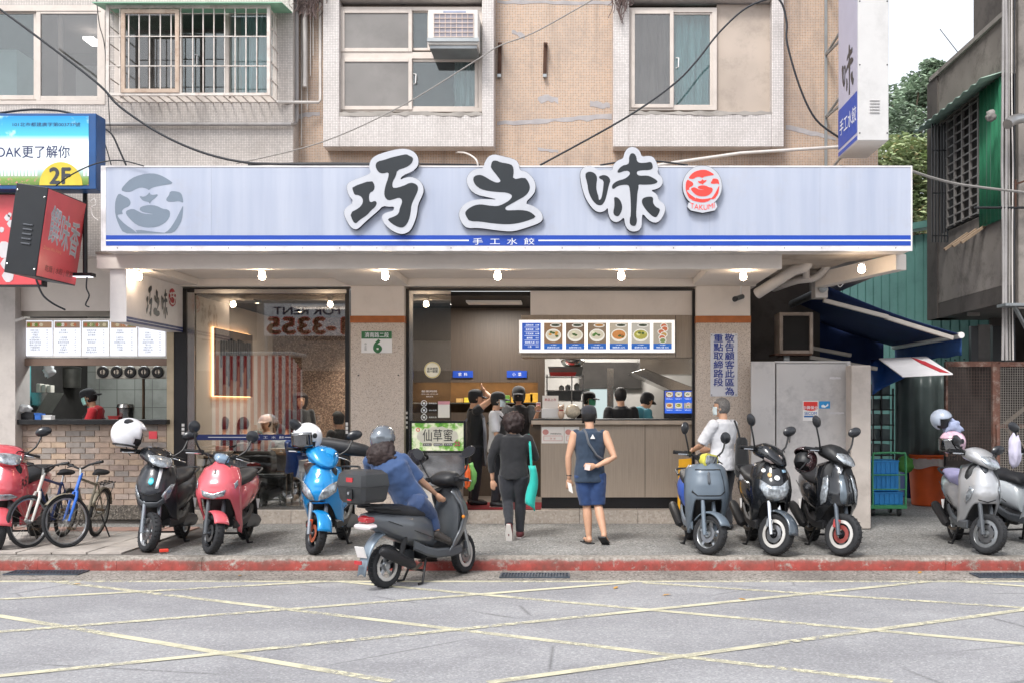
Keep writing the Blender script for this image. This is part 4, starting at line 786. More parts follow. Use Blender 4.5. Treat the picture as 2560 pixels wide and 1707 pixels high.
for z in (z0+.09, ZW(163, 12.65), ZW(4, 12.65)):
    for x in (X3+.02, X3+th-.02): MB().lathe([(.009, 0), (.009, .005)], (x, 12.65, z), (0, -1, 0), 8).build('screw', black_pl, vs_)
br = MB(); galv = mat('galvanised', '9da1a3', .45, .7, var=.12, dirt=.2)
for x in (X3-.02,):
    br.bar((x-.0, 14.18, 4.8), (x-.0, 14.18, 9), .03)
    for z in (4.95, 5.75, 6.6, 7.5): br.bar((x, 14.18, z), (x+.05, 13.55, z+.12), .025); br.bar((x, 14.18, z), (x+.05, 13.55, z-.0), .025)
br.build('wall_bracket', galv, vs_)
# small plates: house number, parking notice, alarm stickers
hn = thing('house_number', 'green and white street plate with number 6 on the pillar', 'plate', P(941, 882, YP)); yy = YP-.012
MB().bpx(903, 980, 827.5, 882, yy, .008).build('plate', white_pl, hn, bevel=.002); MB().bpx(903.5, 979.5, 828, 847, yy-.003, .002).build('green_band', mat('plate_green', '2f6a3f', .4), hn)
text('lettering', '濟南路二段', P(942, 837.5, yy-.006), .072, white_ink, hn, .006, w=.34); text('lettering', '6', P(944, 865, yy-.004), .17, MATS['plate_green'], hn, .05); text('lettering', '中正區', P(914, 866, yy-.004), .105, mat('print_grey', '6d7270', .5), hn, vert=True)
pn = thing('parking_notice', 'white notice plate with two columns of blue characters on the pillar', 'plate', P(1810, 990, YP))
MB().bpx(1776, 1844, 834, 990, yy, .008).build('plate', mat('notice_plate', 'cfd0d6', .4, var=.03), pn, bevel=.002); nb = mat('notice_blue', '2c3f8f', .5)
text('lettering', '敬告顧客此區為', P(1824, 911, yy-.004), .86, nb, pn, .018, vert=True, w=.135); text('lettering', '重點取締路段', P(1796, 900, yy-.004), .73, nb, pn, .018, vert=True, w=.135)
for x, y in ((1779, 838), (1840, 838), (1779, 986), (1840, 986)): MB().lathe([(.008, 0), (.008, .004)], P(x, y, yy-.001), (0, -1, 0), 8).build('screw', steel_m, pn)
# ---------------------------------------------------------------- bulbs under the canopy
bulb_m = emat('bulb_glow', 'ffe2c0', 36)
names = ['above the hanging sign', 'above the left shop window', 'left of the middle pillar', 'above the glass door', 'above the menu light box', 'above the parking notice pillar', 'under the right end of the sign']
for k, (x, y, Yb) in enumerate([(346, 693, 13.12), (655, 692, 13.1), (963, 692, 13.1), (1244, 692, 13.1), (1553, 692, 13.1), (1858, 693, 13.1), (2154, 675, 12.9)]):
    c = P(x, y, Yb); top = (ZS+.1 if k < 6 else 3.6); q = thing('bulb', 'lit round bulb on a white socket '+names[k], 'lamp', c, group='bulbs under the canopy')
    MB().box(c.x-.035, c.x+.035, c.y-.035, c.y+.035, c.z+.06, top).build('socket', white_pl, q, bevel=.006); MB().lathe([(.018, .05), (.035, .05), (.045, .0), (.035, -.032), (.0, -.046)], c, (0, 0, 1), 16).build('glass', bulb_m, q, smooth=True)
# ---------------------------------------------------------------- fittings on the upper wall
pvc = mat('pvc_pipe', 'cfc9c4', .45, var=.05, dirt=.3, dcol='8b8178'); gpipe = mat('grey_pipe', '9b9796', .5, var=.06, dirt=.3)
wire_m = mat('black_cable', '23252b', .6); wire_g = mat('grey_cable', '8e8a86', .6); wire_w = mat('white_cable', 'd8d6d2', .5)
def pipe(name, lab, cat, pts, r, m_, n=10, grp=None): return tag(MB().tube(pts, r, n).build(name, m_, smooth=True), lab, cat, grp)
def curve(pts, n=6):
    pts = [V(p) for p in pts]; o = []
    for i in range(len(pts)-1):
        p0, p1, p2, p3 = pts[max(i-1, 0)], pts[i], pts[i+1], pts[min(i+2, len(pts)-1)]
        for k in range(n):
            t = k/n; o.append(.5*((2*p1)+(p2-p0)*t+(2*p0-5*p1+4*p2-p3)*t*t+(3*p1-p0-3*p2+p3)*t**3))
    return o+[pts[-1]]
pipe('drain_pipe', 'grey drain pipe turning along the wall under the caged window', 'pipe', [P(742, -60, 14.05), P(742, 300, 14.05), P(738, 311, 14.05), P(728, 312, 13.87), P(245, 311, 13.87)], .027, gpipe)
pipe('drain_pipe', 'short white pipe ending on the tan wall', 'pipe', [P(762, -60, 14.1), P(762, 218, 14.1)], .03, pvc)
pipe('drain_pipe', 'white pipe running down beside the tiled window surround', 'pipe', [P(801, -60, 14.1), P(801, 250, 14.1), P(797, 257, 14.08), P(690, 256, 13.85)], .02, pvc)
for x, y1 in ((754, 365), (768, 275), (776, 190), (783, 140)): pipe('pale_streamer', 'thin pale line hanging on the tan wall, %s' % {754: 'longest one', 768: 'second longest', 776: 'third longest', 783: 'shortest one'}[x], 'line', [P(x, -40, 14.16), P(x, y1, 14.16)], .006, wire_w, 5)
cg = thing('window_grille', 'rusty white box grille over the window above the shop sign', 'grille', P(470, 262, 13.9)); rust_w = mat('rusty_white_bar', 'cfc7c0', .6, .1, var=.1, sc=8, dirt=.45, dcol='8a5f45', dsc=9); Yc = 13.53
def gb(a_, b_, w=.018): MB().bar(a_, b_, w).build('bar', rust_w, cg)
for x in (300, 322, 348, 374, 401, 428, 452, 482, 508, 535, 562, 588, 615, 642): gb(P(x, 20, Yc), P(x, 237, Yc), .013)
for y in (92, 166): gb(P(270, y, Yc-.013), P(672, y, Yc-.013), .011)
for x in (270, 672): gb(P(x, 14, Yc), P(x, 240, Yc), .04)
for y in (18, 237): gb(P(270, y, Yc), P(672, y, Yc), .035)
ring(MB(), 302, 447, 24, 232, Yc-.03, .05, .03).build('hatch_frame', mat('rust_frame', 'b9a594', .7, .1, dirt=.6, dcol='7a4a30', dsc=7), cg)
c1, c2 = P(672, 237, Yc), P(692, 262, 13.93); top = P(672, 20, Yc)
for k in range(6): z = c1.z+(top.z-c1.z)*k/5; gb(V((c1.x, Yc, z)), V((c1.x, 13.93, z)), .012)
for k in (1, 2, 3): gb(V((c1.x, Yc+.1*k, c1.z)), V((c1.x, Yc+.1*k, top.z)), .012)
xA, xB = P(270, 0, Yc).x, c1.x
for k in range(18): xx = xA+(xB-xA)*k/17; gb(V((xx, Yc, c1.z)), V((xx, 13.93, c1.z)), .013)
for k in range(6): z = c1.z+(top.z-c1.z)*k/5; gb(V((xA, Yc, z)), V((xA, 13.93, z)), .012)
m = MB(); m.prism([(-.02, 0), (1.02, 0)] and [(xA-.15, Yc-.12), (xB+.2, Yc-.12), (xB+.2, 13.93), (xA-.15, 13.93)], lambda u, v: (u, v, top.z+.03+(v-Yc)*.12), (0, 0, .012)); m.build('rain_cover', mat('green_sheet', '7fae93', .5, var=.1), cg)
ac = thing('air_conditioner', 'white window air conditioner with wire grille', 'air conditioner', P(1132, 128, 13.8)); Ya = 13.62
MB().bpx(1070, 1195, 25, 112, Ya, .6).build('casing', mat('ac_white', 'd5d2cd', .4, var=.04, dirt=.2), ac, bevel=.012); MB().bpx(1084, 1183, 34, 94, Ya-.004, .006).build('coil', mat('ac_coil', '8e8a92', .6, .3), ac)
for k in range(8): x = 1084+k*14.1; MB().bpx(x, x+1.6, 34, 94, Ya-.012, .007).build('grille_wire', mat('ac_wire', 'cdb9ad', .5), ac)
for k in range(6): y = 34+k*11.6; MB().bpx(1084, 1183, y, y+1.6, Ya-.016, .004).build('grille_wire', MATS['ac_wire'], ac)
MB().bpx(1068, 1197, 95, 104, Ya-.03, .03).build('front_rail', galv, ac); MB().bpx(1075, 1192, 112, 122, Ya+.03, .5).build('support_tray', galv, ac); MB().bpx(1108, 1165, 27.5, 32.5, Ya-.003, .004).build('badge', mat('badge_grey', '9aa0b5', .4), ac)
rustm = mat('rusty_iron', '4f362a', .8, .3, var=.3, sc=12)
for x, l in ((1250, 'nearer the air conditioner'), (1364, 'in the middle of the tan wall')):
    q = thing('wall_bracket', 'rusty iron bracket on the tan wall, '+l, 'bracket', P(x, 193, 14.2), group='rusty wall brackets'); MB().bar(P(x, 108, 14.17), P(x-2, 192, 14.17), .03, .05).build('upright', rustm, q); MB().bar(P(x, 110, 14.15), P(x, 112, 13.95), .03, .03).build('arm', rustm, q); MB().obox(P(x-2, 191, 14.15), .025, .03, .02).build('foot', galv, q)
vine_m = mat('dry_vine', '6d5d5a', .9, var=.3)
for cx, sp, nn, lab in ((768, 38, 90, 'dead creeper hanging over the pipes'), (1552, 22, 60, 'dead creeper hanging at the cemented window')):
    m = MB(); rnd = random.Random(cx)
    for k in range(nn):
        x = cx+rnd.gauss(0, sp*.55); y1 = rnd.uniform(5, 62)-abs(x-cx)*.5; Yq = 13.9+rnd.uniform(-.1, .2)
        m.tube(curve([P(x, -60, Yq), P(x+rnd.uniform(-8, 8), -10, Yq-.05), P(x+rnd.uniform(-10, 10), y1*.5, Yq), P(x+rnd.uniform(-12, 12), y1, Yq)], 3), .005, 4)
    tag(m.build('dry_creeper', vine_m), lab, 'creeper', 'dead creepers')
pipe('wall_tube', 'white tube slanting across the wall behind the round seal', 'tube', [P(1640, 415, 13.6), P(1690, 407, 13.7), P(1850, 384, 13.9), P(2100, 368, 13.9)], .022, pvc)
pipe('wall_tube', 'bent white gooseneck tube above the sign', 'tube', curve([P(1196, 425, 13.2), P(1190, 400, 13.2), P(1165, 384, 13.5), P(1140, 382, 14.15)]), .012, pvc)
def wire(lab, pts, r=.01, m_=None, Y=None): return pipe('cable', lab, 'cable', curve([P(*p) if len(p) == 3 else P(p[0], p[1], Y) for p in pts], 5), r, m_ or wire_m, 6, 'cables on the facade')
wire('thick black cable sagging from the top left down to the sign', [(-60, -20), (140, 128), (250, 215), (300, 268), (400, 335), (500, 380), (600, 405), (700, 411), (960, 413)], .016, Y=12.9)
wire('thin cable rising from the sign past the air conditioner window', [(590, 410), (800, 358), (1000, 268), (1190, 152), (1250, 115), (1340, 80), (1500, -10)], .008, wire_g, 13.2)
wire('black cable rising across the cemented window', [(1350, 414), (1560, 298), (1680, 215), (1740, 155), (1800, 80), (1870, 18), (1950, -10)], .013, Y=13.3)
wire('black cable looping down to the vertical sign', [(1930, -15), (1955, 10), (1967, 60), (1968, 110), (2000, 220), (2040, 300), (2098, 345)], .014, Y=13.7)
wire('bundle of grey cables crossing the alley', [(2278, 428, 12.9), (2340, 448, 13.4), (2420, 465, 14), (2600, 486, 14.5)], .018, wire_g); wire('thin cable crossing the alley high up', [(2350, 74, 30), (2440, 190, 20), (2530, 300, 14.6)], .012)
wire('pair of cables drooping beside the blue lightbox', [(248, 316), (278, 335), (298, 375), (316, 416)], .012, Y=13.5); wire('thin cable drooping beside the blue lightbox', [(246, 330), (262, 360), (278, 413)], .007, Y=13.5)
wire('cable arching over the yellow floor number', [(140, 465), (180, 437), (240, 410), (300, 402), (360, 416)], .008, Y=12.5); wire('cables lying on top of the blue lightbox', [(-40, 290), (60, 276), (140, 277), (190, 288)], .014, Y=12.75); wire('thin black cable hanging down the corner of the window', [(240, -20), (248, 60), (262, 120), (272, 270), (276, 330)], .006, Y=13.7)
wire('loose black wire end hanging below the red sign', [(88, 692), (105, 735), (130, 758), (163, 775)], .012, Y=12.8); wire('loose wire with plug hanging below the flood lamp', [(218, 690), (216, 720), (223, 740), (214, 762), (223, 768)], .009, Y=12.9)
wire('white looped wire at the left end of the sign', [(225, 505), (236, 498), (240, 512), (228, 520), (232, 540), (246, 552)], .006, wire_w, 12.7); wire('cable lying along the top of the sign', [(620, 413), (760, 409), (950, 410), (1200, 413)], .012, Y=13.2); wire('cable along the top of the sign behind the third character', [(1500, 414), (1560, 405), (1640, 404), (1720, 414)], .012, Y=13.2)
wire('looped cable hanging at the right end of the canopy', [(2082, 678, 14.6), (2088, 700, 14.6), (2100, 718, 14.6), (2112, 700, 14.6), (2114, 668, 14.6)], .008, wire_w)
# pipes under the right end of the canopy, camera, awning box
pipe('drain_pipe', 'thick white pipe elbow under the right end of the canopy', 'pipe', curve([P(1893, 735, 14.4), P(1960, 692, 14.1), P(1985, 676, 14.0), P(2010, 668, 13.9), P(2018, 655, 13.9), P(2018, 628, 13.9)], 4), .075, pvc, 14); pipe('drain_pipe', 'thinner white pipe bending under the right end of the canopy', 'pipe', curve([P(1935, 722, 15.4), P(1990, 703, 14.6), P(2040, 694, 14.4), P(2072, 660, 14.2), P(2085, 625, 14.1)], 4), .05, pvc, 12); pipe('drain_pipe', 'short vertical white pipe under the canopy slab', 'pipe', [P(2016, 698, 14.4), P(2014, 620, 14.4)], .05, pvc, 12)
cv = thing('security_camera', 'small grey bullet camera under the canopy', 'camera', P(1852, 718, 14.6)); MB().bar(P(1853, 716, 14.6), P(1852, 736, 14.55), .02).build('stem', white_pl, cv); MB().cyl(P(1838, 748, 14.45), P(1856, 742, 14.6), .035, n=14).build('body', mat('camera_grey', '6f7374', .35, .5), cv, smooth=True); MB().cyl(P(1836.5, 748.6, 14.43), P(1838.5, 748, 14.452), .038, n=14).build('hood', black_pl, cv)
# ---------------------------------------------------------------- alley: enclosure, awning, green shed
MB().box(2.62, 4.1, 17.2, 17.3, .15, 4.4).build('alley_shade_backdrop', dark_wall, B); MB().box(2.5, 2.6, 15.3, 17.2, .15, 4.4).build('alley_side_wall', dark_wall, B)  # first wall: added dark sheet standing for the shade behind the enclosure
en = thing('metal_enclosure', 'grey sheet-metal enclosure with door beside the shop', 'door', P(2000, 1315, 14.5)); gm = mat('grey_sheet', 'c0bdbc', .45, .15, var=.08, sc=1.5, dirt=.45, dcol='77757a', dsc=2.5)
MB().bpx(1878, 1938, 903, 1316, 14.5, .06).build('side_panel', gm, en, bevel=.004); dr = MB().bpx(1941, 2116, 908, 1312, 14.51, .05).build('door', gm, en, bevel=.004); MB().bpx(1938, 2126, 902, 907, 14.49, .07).build('top_frame', gm, en); MB().bpx(2117, 2126, 907, 1316, 14.49, .07).build('frame_post', gm, en)
[MB().cyl(P(2117, y, 14.485), P(2117, y+12, 14.485), .012, n=8).build('hinge', galv, en) for y in (935, 1110, 1280)]; MB().obox(P(1974, 1083, 14.49), .015, .02, .015).build('lock', black_pl, dr); MB().bar(P(1975, 1078, 14.49), P(1973, 1105, 14.49), .02).build('handle', steel_m, dr); MB().bpx(1880, 2126, 904, 1314, 14.9, .05).build('back_panel', dark_wall, en)
wsp = mat('white_scratch', 'cfcdd0', .8)
for x0, x1, y in ((2074, 2102, 945), (2074, 2110, 1032)): rr = random.Random(y); MB().prism([(x0+(x1-x0)*i/8, y-2-2*rr.random()) for i in range(9)]+[(x0+(x1-x0)*i/8, y+1+2*rr.random()) for i in range(8, -1, -1)], lambda u, v: P(u, v, 14.506)).build('scratch', wsp, dr)
st1 = thing('alarm_sticker', 'red and white security sticker on the grey metal door', 'sticker', P(2027, 1050, 14.505)); ys = 14.506
MB().bpx(2007, 2046, 1001, 1051, ys-.002, .002).build('sheet', white_pl, st1); MB().bpx(2009, 2044, 1003, 1022, ys-.004, .002).build('red_field', mat('sticker_red', 'd93a34', .4), st1); MB().prism([(2009, 1022), (2018, 1025), (2027, 1026), (2036, 1025), (2044, 1022)], lambda u, v: P(u, v, ys-.003)).build('red_curve', MATS['sticker_red'], st1)
text('lettering', '中興保全', P(2026.5, 1018, ys-.006), .05, white_ink, st1, .008); text('lettering', 'SECOM', P(2026.5, 1032, ys-.004), .04, mat('sticker_blue', '1f62a8', .4), st1, .012, w=.17); MB().bpx(2010, 2044, 1038, 1042, ys-.004, .002).build('blue_bar', MATS['sticker_blue'], st1)
st2 = thing('blue_sticker', 'small blue sticker next to the security sticker', 'sticker', P(2061, 1020, 14.505)); MB().bpx(2048, 2075, 1002, 1020, ys-.002, .002).build('sheet', mat('sticker_cyan', '2d8cc9', .4), st2); MB().prism([(2053, 1013), (2058, 1010), (2064, 1014), (2070, 1007), (2071, 1013), (2062, 1018), (2054, 1017)], lambda u, v: P(u, v, ys-.004)).build('white_mark', white_ink, st2)
ex = thing('exhaust_vent', 'black exhaust vent in a rough wooden frame above the metal enclosure', 'vent', P(1990, 884, 15)); ring(MB(), 1949, 2033, 781, 884, 14.98, .05, .4).build('frame', mat('rough_wood', '8d8076', .8, var=.25, dirt=.4), ex, bevel=.006); MB().bpx(1956, 2026, 788, 877, 15.02, .3).build('mesh', mat('sooty_mesh', '1a1716', .9, bump=.5, bsc=120), ex); MB().bpx(1938, 2030, 883, 888, 14.97, .45).build('shelf', rustm, ex); MB().bpx(1960, 1974, 888, 903, 15.05, .06).build('prop', galv, ex)
cp = tag(MB().bpx(2128, 2178, 912, 1322, 14.13, .3).build('concrete_post', mat('post_concrete', 'b8afa8', .85, var=.1, sc=2.5, dirt=.3, dcol='786e66', bump=.4, bsc=30), bevel=.02), 'square concrete post beside the metal enclosure', 'post')
aw = thing('awning', 'navy retractable awning over the alley with pale arms', 'awning', (4.2, 15.5, 3.3)); navy = mat('awning_navy', '1b3161', .8, var=.1, sc=3, bump=.15, bsc=80)
MB().grid(lambda u, v: V((3.66+1.92*u, 14.97+3.1*v, 3.55-.69*u-.05*sin(pi*u))), 10, 6).build('fabric', navy, aw, smooth=True, solid=.01); MB().cyl((5.6, 14.95, 2.84), (5.6, 18.1, 2.84), .045).build('front_bar', white_pl, aw, smooth=True); MB().grid(lambda u, v: V((5.62+.01*sin(v*30), 15+3.05*v, 2.82-.27*u+.01*sin(v*25)*u)), 3, 30).build('valance', mat('awning_blue', '274f8c', .8, var=.1), aw, smooth=True, solid=.006)
arm = mat('arm_cream', 'b7b0a8', .5, .2, var=.08)
for a_, b_ in (((3.62, 14.98, 3.34), (4.55, 14.99, 3.1)), ((4.52, 15.0, 3.1), (5.5, 15.02, 2.8)), ((3.7, 16.4, 2.75), (4.4, 16.4, 2.62)), ((3.7, 16.2, 2.58), (4.75, 16.2, 2.4)), ((3.7, 17.3, 2.5), (4.5, 17.3, 2.25))): MB().bar(a_, b_, .07, .06).build('arm', arm, aw, bevel=.006)
MB().bpx(2038, 2070, 692, 745, 14.85, .25).build('mounting_box', pvc, aw, bevel=.01); MB().lathe([(.06, 0), (.06, .04), (.03, .06)], P(2056, 722, 14.84), (0, -1, 0), 14).build('gear', galv, aw); MB().cyl((3.64, 15, 3.5), (3.64, 18, 3.5), .06).build('roller', galv, aw); MB().grid(lambda u, v: V((3.68+1.75*u, 18.08+.06*sin(u*14), 3.5-.6*u-(.75-.25*u)*v)), 20, 4).build('dark_backdrop', navy, aw, smooth=True, solid=.008)  # last part: navy sheet added to stand for the dark space behind the awning
gs = thing('green_shed', 'green corrugated sheet-metal building at the back of the alley', 'shed', (5.6, 21, .15)); gsm = mat('green_sheet_metal', '6fa39b', .5, .1, var=.08, sc=2, dirt=.25, dcol='3d6a62', dsc=3); gsd = mat('green_seam', '3f7d72', .6)
A0, A1 = V((3.6, 23.6, .15)), V((7.3, 18.2, .15)); n = 34; d = (A1-A0)/n; nrm = V((d.y, -d.x, 0)).normalized()
if nrm.y > 0: nrm = -nrm
for k in range(n):
    p, q = A0+d*k, A0+d*(k+1); e = d*.06
    MB().loft([[p+e*.2, p+e*1.2-nrm*-.02, q-e*1.2+nrm*.02, q-e*.2, q-nrm*.1, p-nrm*.1], [w_+V((0, 0, 4.85)) for w_ in (p+e*.2, p+e*1.2-nrm*-.02, q-e*1.2+nrm*.02, q-e*.2, q-nrm*.1, p-nrm*.1)]]).build('sheet', gsm, gs)
    MB().lathe([(.014, 0), (.014, .012)], p+d*.5+nrm*.02+V((0, 0, 2.5)), tuple(nrm), 6).build('screw', black_pl, gs)
MB().bar(A0+V((0, 0, 5.0))+nrm*.03, A1+V((0, 0, 5.0))+nrm*.03, .3, .12).build('eaves_trim', gsm, gs)
# things under the awning
tag(MB().prism([(2197, 898, 17.5), (2316, 893, 17.2), (2382, 936, 15.6), (2256, 942, 15.9)] and [(0, 0), (1, 0), (1, 1), (0, 1)], lambda u, v: (P(2197, 898, 15.6)*(1-u)+P(2316, 893, 15.4)*u)*(1-v)+(P(2256, 942, 14.3)*(1-u)+P(2382, 936, 14.1)*u)*v, (0, 0, .015)).build('tent_roof', mat('tent_white', 'dddbdd', .7, var=.05)), 'white canvas tent roof with a red stripe in the alley', 'tent')
to = bpy.data.objects['tent_roof']; MB().prism([(.66, 0), (.82, .3), (.95, .98), (.8, .9), (.68, .4)], lambda u, v: (P(2197, 898, 15.6)*(1-u)+P(2316, 893, 15.4)*u)*(1-v)+(P(2256, 942, 14.3)*(1-u)+P(2382, 936, 14.1)*u)*v+V((0, -.004, .018)), (0, 0, .002)).build('red_stripe', mat('tent_red', 'b3313a', .7), to)
tag(MB().grid(lambda u, v: (P(2178, 898, 17.4)*(1-u)+P(2200, 900, 17.4)*u)*(1-v)+(P(2178, 985, 16.6)*(1-u)+P(2262, 940, 16.2)*u)*v+V((0, .06*sin(u*7+v*5), 0)), 10, 8).build('blue_tarp', mat('tarp_blue', '2458a8', .6, var=.12), smooth=True, solid=.01), 'blue tarpaulin hanging under the awning', 'tarpaulin')
sh_ = thing('storage_rack', 'dark storage rack with cartons in the alley', 'rack', P(2205, 1135, 17)); 
for x in (2182, 2203, 2232): MB().bpx(x, x+3, 970, 1150, 17.0, .05).build('post', black_pl, sh_)
for k, y in enumerate((985, 1022, 1060, 1098, 1136)): MB().bpx(2178, 2236, y, y+3, 17.0, .5).build('shelf', black_pl, sh_); MB().bpx(2180+3*k, 2225, y-26, y, 17.05, .4).build('carton', mat('dark_carton', '5f6a6a', .8, var=.3), sh_)
tag(MB().grid(lambda u, v: V((XW(2238, 17.6)+(XW(2368, 17.6)-XW(2238, 17.6))*u, 17.6+.05*sin(u*16), ZW(935, 17.6)+(ZW(1150, 17.6)-ZW(935, 17.6))*v)), 40, 6).build('plastic_curtain', mat('smoky_plastic', '5a6564', .35, var=.2, sc=2), smooth=True, solid=.004), 'grey plastic strip curtain at the back of the alley', 'curtain')
tr = thing('hand_trolley', 'green steel hand trolley loaded with blue crates', 'trolley', P(2222, 1290, 15.8)); tg = mat('trolley_green', '3f8f5f', .45, var=.1); YT = 15.8
MB().bpx(2176, 2268, 1262, 1271, YT-.05, .7).build('deck', tg, tr, bevel=.006); a_, b_, zt, zb = XW(2182, YT), XW(2264, YT), ZW(1132, YT), ZW(1264, YT)
MB().tube(curve([(a_, YT, zb), (a_, YT, zt-.08), (a_+.07, YT, zt), (b_-.07, YT, zt), (b_, YT, zt-.08), (b_, YT, zb)], 4), .017, 8).build('handle', tg, tr, smooth=True)
for y in (1186, 1222): MB().cyl(P(2182, y, YT), P(2264, y, YT), .01, n=8).build('cross_bar', tg, tr)
for x in (2184, 2250):
    for dy in (.05, .5): MB().lathe([(.065, -.02), (.07, 0), (.065, .02)], V((XW(x, YT), YT+dy, .22)), (1, 0, 0), 16).build('caster', black_pl, tr)
cb = mat('crate_blue', '2a86c9', .45, var=.08)
for k, (y0, y1, w0, w1) in enumerate(((1229, 1261, 2184, 2258), (1184, 1227, 2178, 2247), (1150, 1184, 2177, 2247))):
    c = thing('blue_crate', ['bottom', 'middle', 'top'][k]+' blue plastic crate on the green trolley', 'crate', P(2215, y1, YT+.1), group='blue crates'); MB().bpx(w0, w1, y0, y1, YT+.06+.03*k, .42).build('body', cb, c, bevel=.012); MB().bpx(w0-1.5, w1+1.5, y0, y0+4, YT+.05+.03*k, .44).build('rim', cb, c, bevel=.004)
    for j in range(6): MB().bpx(w0+3+j*(w1-w0-6)/5.5, w0+4.5+j*(w1-w0-6)/5.5, y0+6, y1-2, YT+.05+.03*k, .02).build('rib', cb, c)
bn = thing('orange_bin', 'large orange plastic bin lined with a clear bag', 'bin', P(2320, 1255, 17.8)); ob = mat('bin_orange', 'd65a22', .5, var=.07); c = P(2320, 1255, 17.6); c.z = .15
MB().lathe([(.0, 0), (.25, 0), (.27, .02), (.32, .78), (.335, .79), (.33, .82), (.345, .83), (.345, .86), (.31, .86), (.3, .5), (0, .48)], c, (0, 0, 1), 32).build('body', ob, bn, smooth=True)
mm = MB().grid(lambda u, v: c+V((cos(u*2*pi)*(.338+.012*sin(u*60)+.01*v), sin(u*2*pi)*(.338+.012*sin(u*60)+.01*v), .80-(.15+.03*sin(u*23))*v)), 60, 4); mm.build('bag_liner', mat('liner', 'd5cfcb', .25, trans=.4), bn, smooth=True)
lump('green_bag', 'green bag behind the trolley', 'bag', P(2262, 1160, 17.2), .14, .1, .14, mat('bag_green', '4f8f3c', .6), .3, 4); tag(MB().bpx(2262, 2290, 1165, 1245, 17.9, .3).build('blue_drum', mat('drum_blue', '1c3a8c', .5), bevel=.05), 'dark blue tub beside the orange bin', 'tub')
# rusty mesh cage
ca = thing('mesh_cage', 'rusty wire mesh cage under the right-hand building', 'cage', P(2500, 1250, 15)); rst = mat('rust_paint', '6b4a3f', .75, .2, var=.25, sc=6, dirt=.7, dcol='b5aaa0', dsc=5); Yq = 15.2
for x0, x1, y0, y1, Y in ((2365, 2500, 903, 916, 15.6), (2482, 2500, 908, 1235, Yq), (2500, 2640, 904, 916, Yq), (2492, 2500, 1060, 1240, Yq-.05), (2500, 2640, 1060, 1069, Yq+.05), (2365, 2370, 916, 1140, 15.6), (2500, 2640, 1228, 1238, Yq)): MB().bpx(x0, x1, y0, y1, Y, .06).build('frame_bar', rst, ca)
wm = mat('mesh_wire', '9a938b', .6, .4)
for k in range(24): x = 2502+k*5.9; MB().bpx(x, x+1., 916, 1228, Yq+.02, .006).build('mesh_wire', wm, ca)
for k in range(52): y = 919+k*6; MB().bpx(2500, 2640, y, y+1., Yq+.027, .006).build('mesh_wire', wm, ca)
wd = mat('dark_mesh', '5a4a44', .7, .3)
for k in range(16): x = 2372+k*7; MB().bpx(x, x+1., 916, 1150, 15.63, .006).build('mesh_wire', wd, ca)
for k in range(28): y = 920+k*8; MB().bpx(2370, 2482, y, y+1., 15.637, .006).build('mesh_wire', wd, ca)
MB().bar(P(2510, 1060, 15.4), P(2600, 990, 15.4), .05).build('timber', mat('old_timber', '8d8074', .8, var=.2), ca); MB().bar(P(2510, 1065, 15.35), P(2590, 1150, 15.35), .05).build('timber', MATS['old_timber'], ca); MB().bpx(2365, 2640, 905, 1240, 16.6, .1).build('back_board', mat('cage_back', '3a3432', .9, var=.3), ca)
# ---------------------------------------------------------------- grey building at the right
gb_ = thing('grey_building', 'weathered grey concrete building at the right edge with caged balcony', 'building', (8, 17, .15)); XB = 6.2
MB().box(XB+.35, 12, 14.85, 18.0, 3.55, 6.55).build('upper_wall', grey_wall, gb_); MB().box(XB, 12, 14.8, 18.0, 6.55, 7.45).build('floor_band', grey_wall, gb_); MB().box(XB+.75, 12, 15.2, 18.0, 7.45, 12).build('top_wall', dark_wall, gb_); MB().box(XB+.0, XB+.35, 14.9, 17.9, 3.55, 4.7).build('balcony_parapet', grey_wall, gb_, bevel=.01); MB().box(XB-.02, XB+.36, 17.6, 18.1, 3.3, 7.4).build('corner_pier', dark_wall, gb_); MB().box(XB, 12, 14.8, 14.85, 3.3, 12).build('front_wall', grey_wall, gb_) if False else MB().box(XB+.12, 12, 14.72, 14.82, 3.2, 12).build('front_wall', grey_wall, gb_)
MB().box(XB, 12, 14.9, 18, 3.3, 3.55).build('balcony_slab', dark_wall, gb_); MB().box(XB-.04, XB+.02, 14.8, 17.95, 7.4, 7.47).build('drip_edge', conc_m, gb_); MB().box(XB+1.6, 12, 17.0, 17.1, .15, 3.3).build('ground_wall', dark_wall, gb_); MB().box(XB+.9, XB+1.6, 17.6, 17.7, .15, 3.3).build('ground_wall', dark_wall, gb_)
for x0, x1 in ((2428, 2446), (2482, 2512)): MB().bpx(x0, x1, 815, 905, 16.2, .1).build('ground_post', black_pl, gb_)
for x0, x1 in ((2446, 2480), (2514, 2538)): MB().bpx(x0, x1, 812, 905, 16.9, .05).build('pale_panel', mat('dull_panel', '83807e', .7, var=.15), gb_)
MB().box(XB+.3, 12, 14.9, 14.95, 1.9, 3.3).build('ground_fascia', dark_wall, gb_) if False else None
MB().bpx(2420, 2450, 742, 790, 16.5, .05).build('hanging_board', mat('grey_board', '8a837d', .8), gb_)
bm_ = mat('cage_bar', '8b8784', .5, .4, var=.15, dirt=.3)
for k in range(5): y = 15.75+k*.325; MB().box(XB-.06, XB-.02, y-.02, y+.02, 4.72, 6.5).build('cage_post', bm_, gb_)
for k in range(13): z = 4.75+k*.142; MB().box(XB-.055, XB-.03, 15.72, 17.1, z-.01, z+.01).build('cage_bar', bm_, gb_)
for k in range(6): x = XB-.28+k*.05; MB().box(x-.009, x+.009, 17.08, 17.1, 4.5, 6.45).build('cage_end_bar', black_pl, gb_)
for z in (4.6, 5.3, 6.0): MB().box(XB-.29, XB-.02, 17.085, 17.1, z, z+.02).build('cage_end_bar', black_pl, gb_)
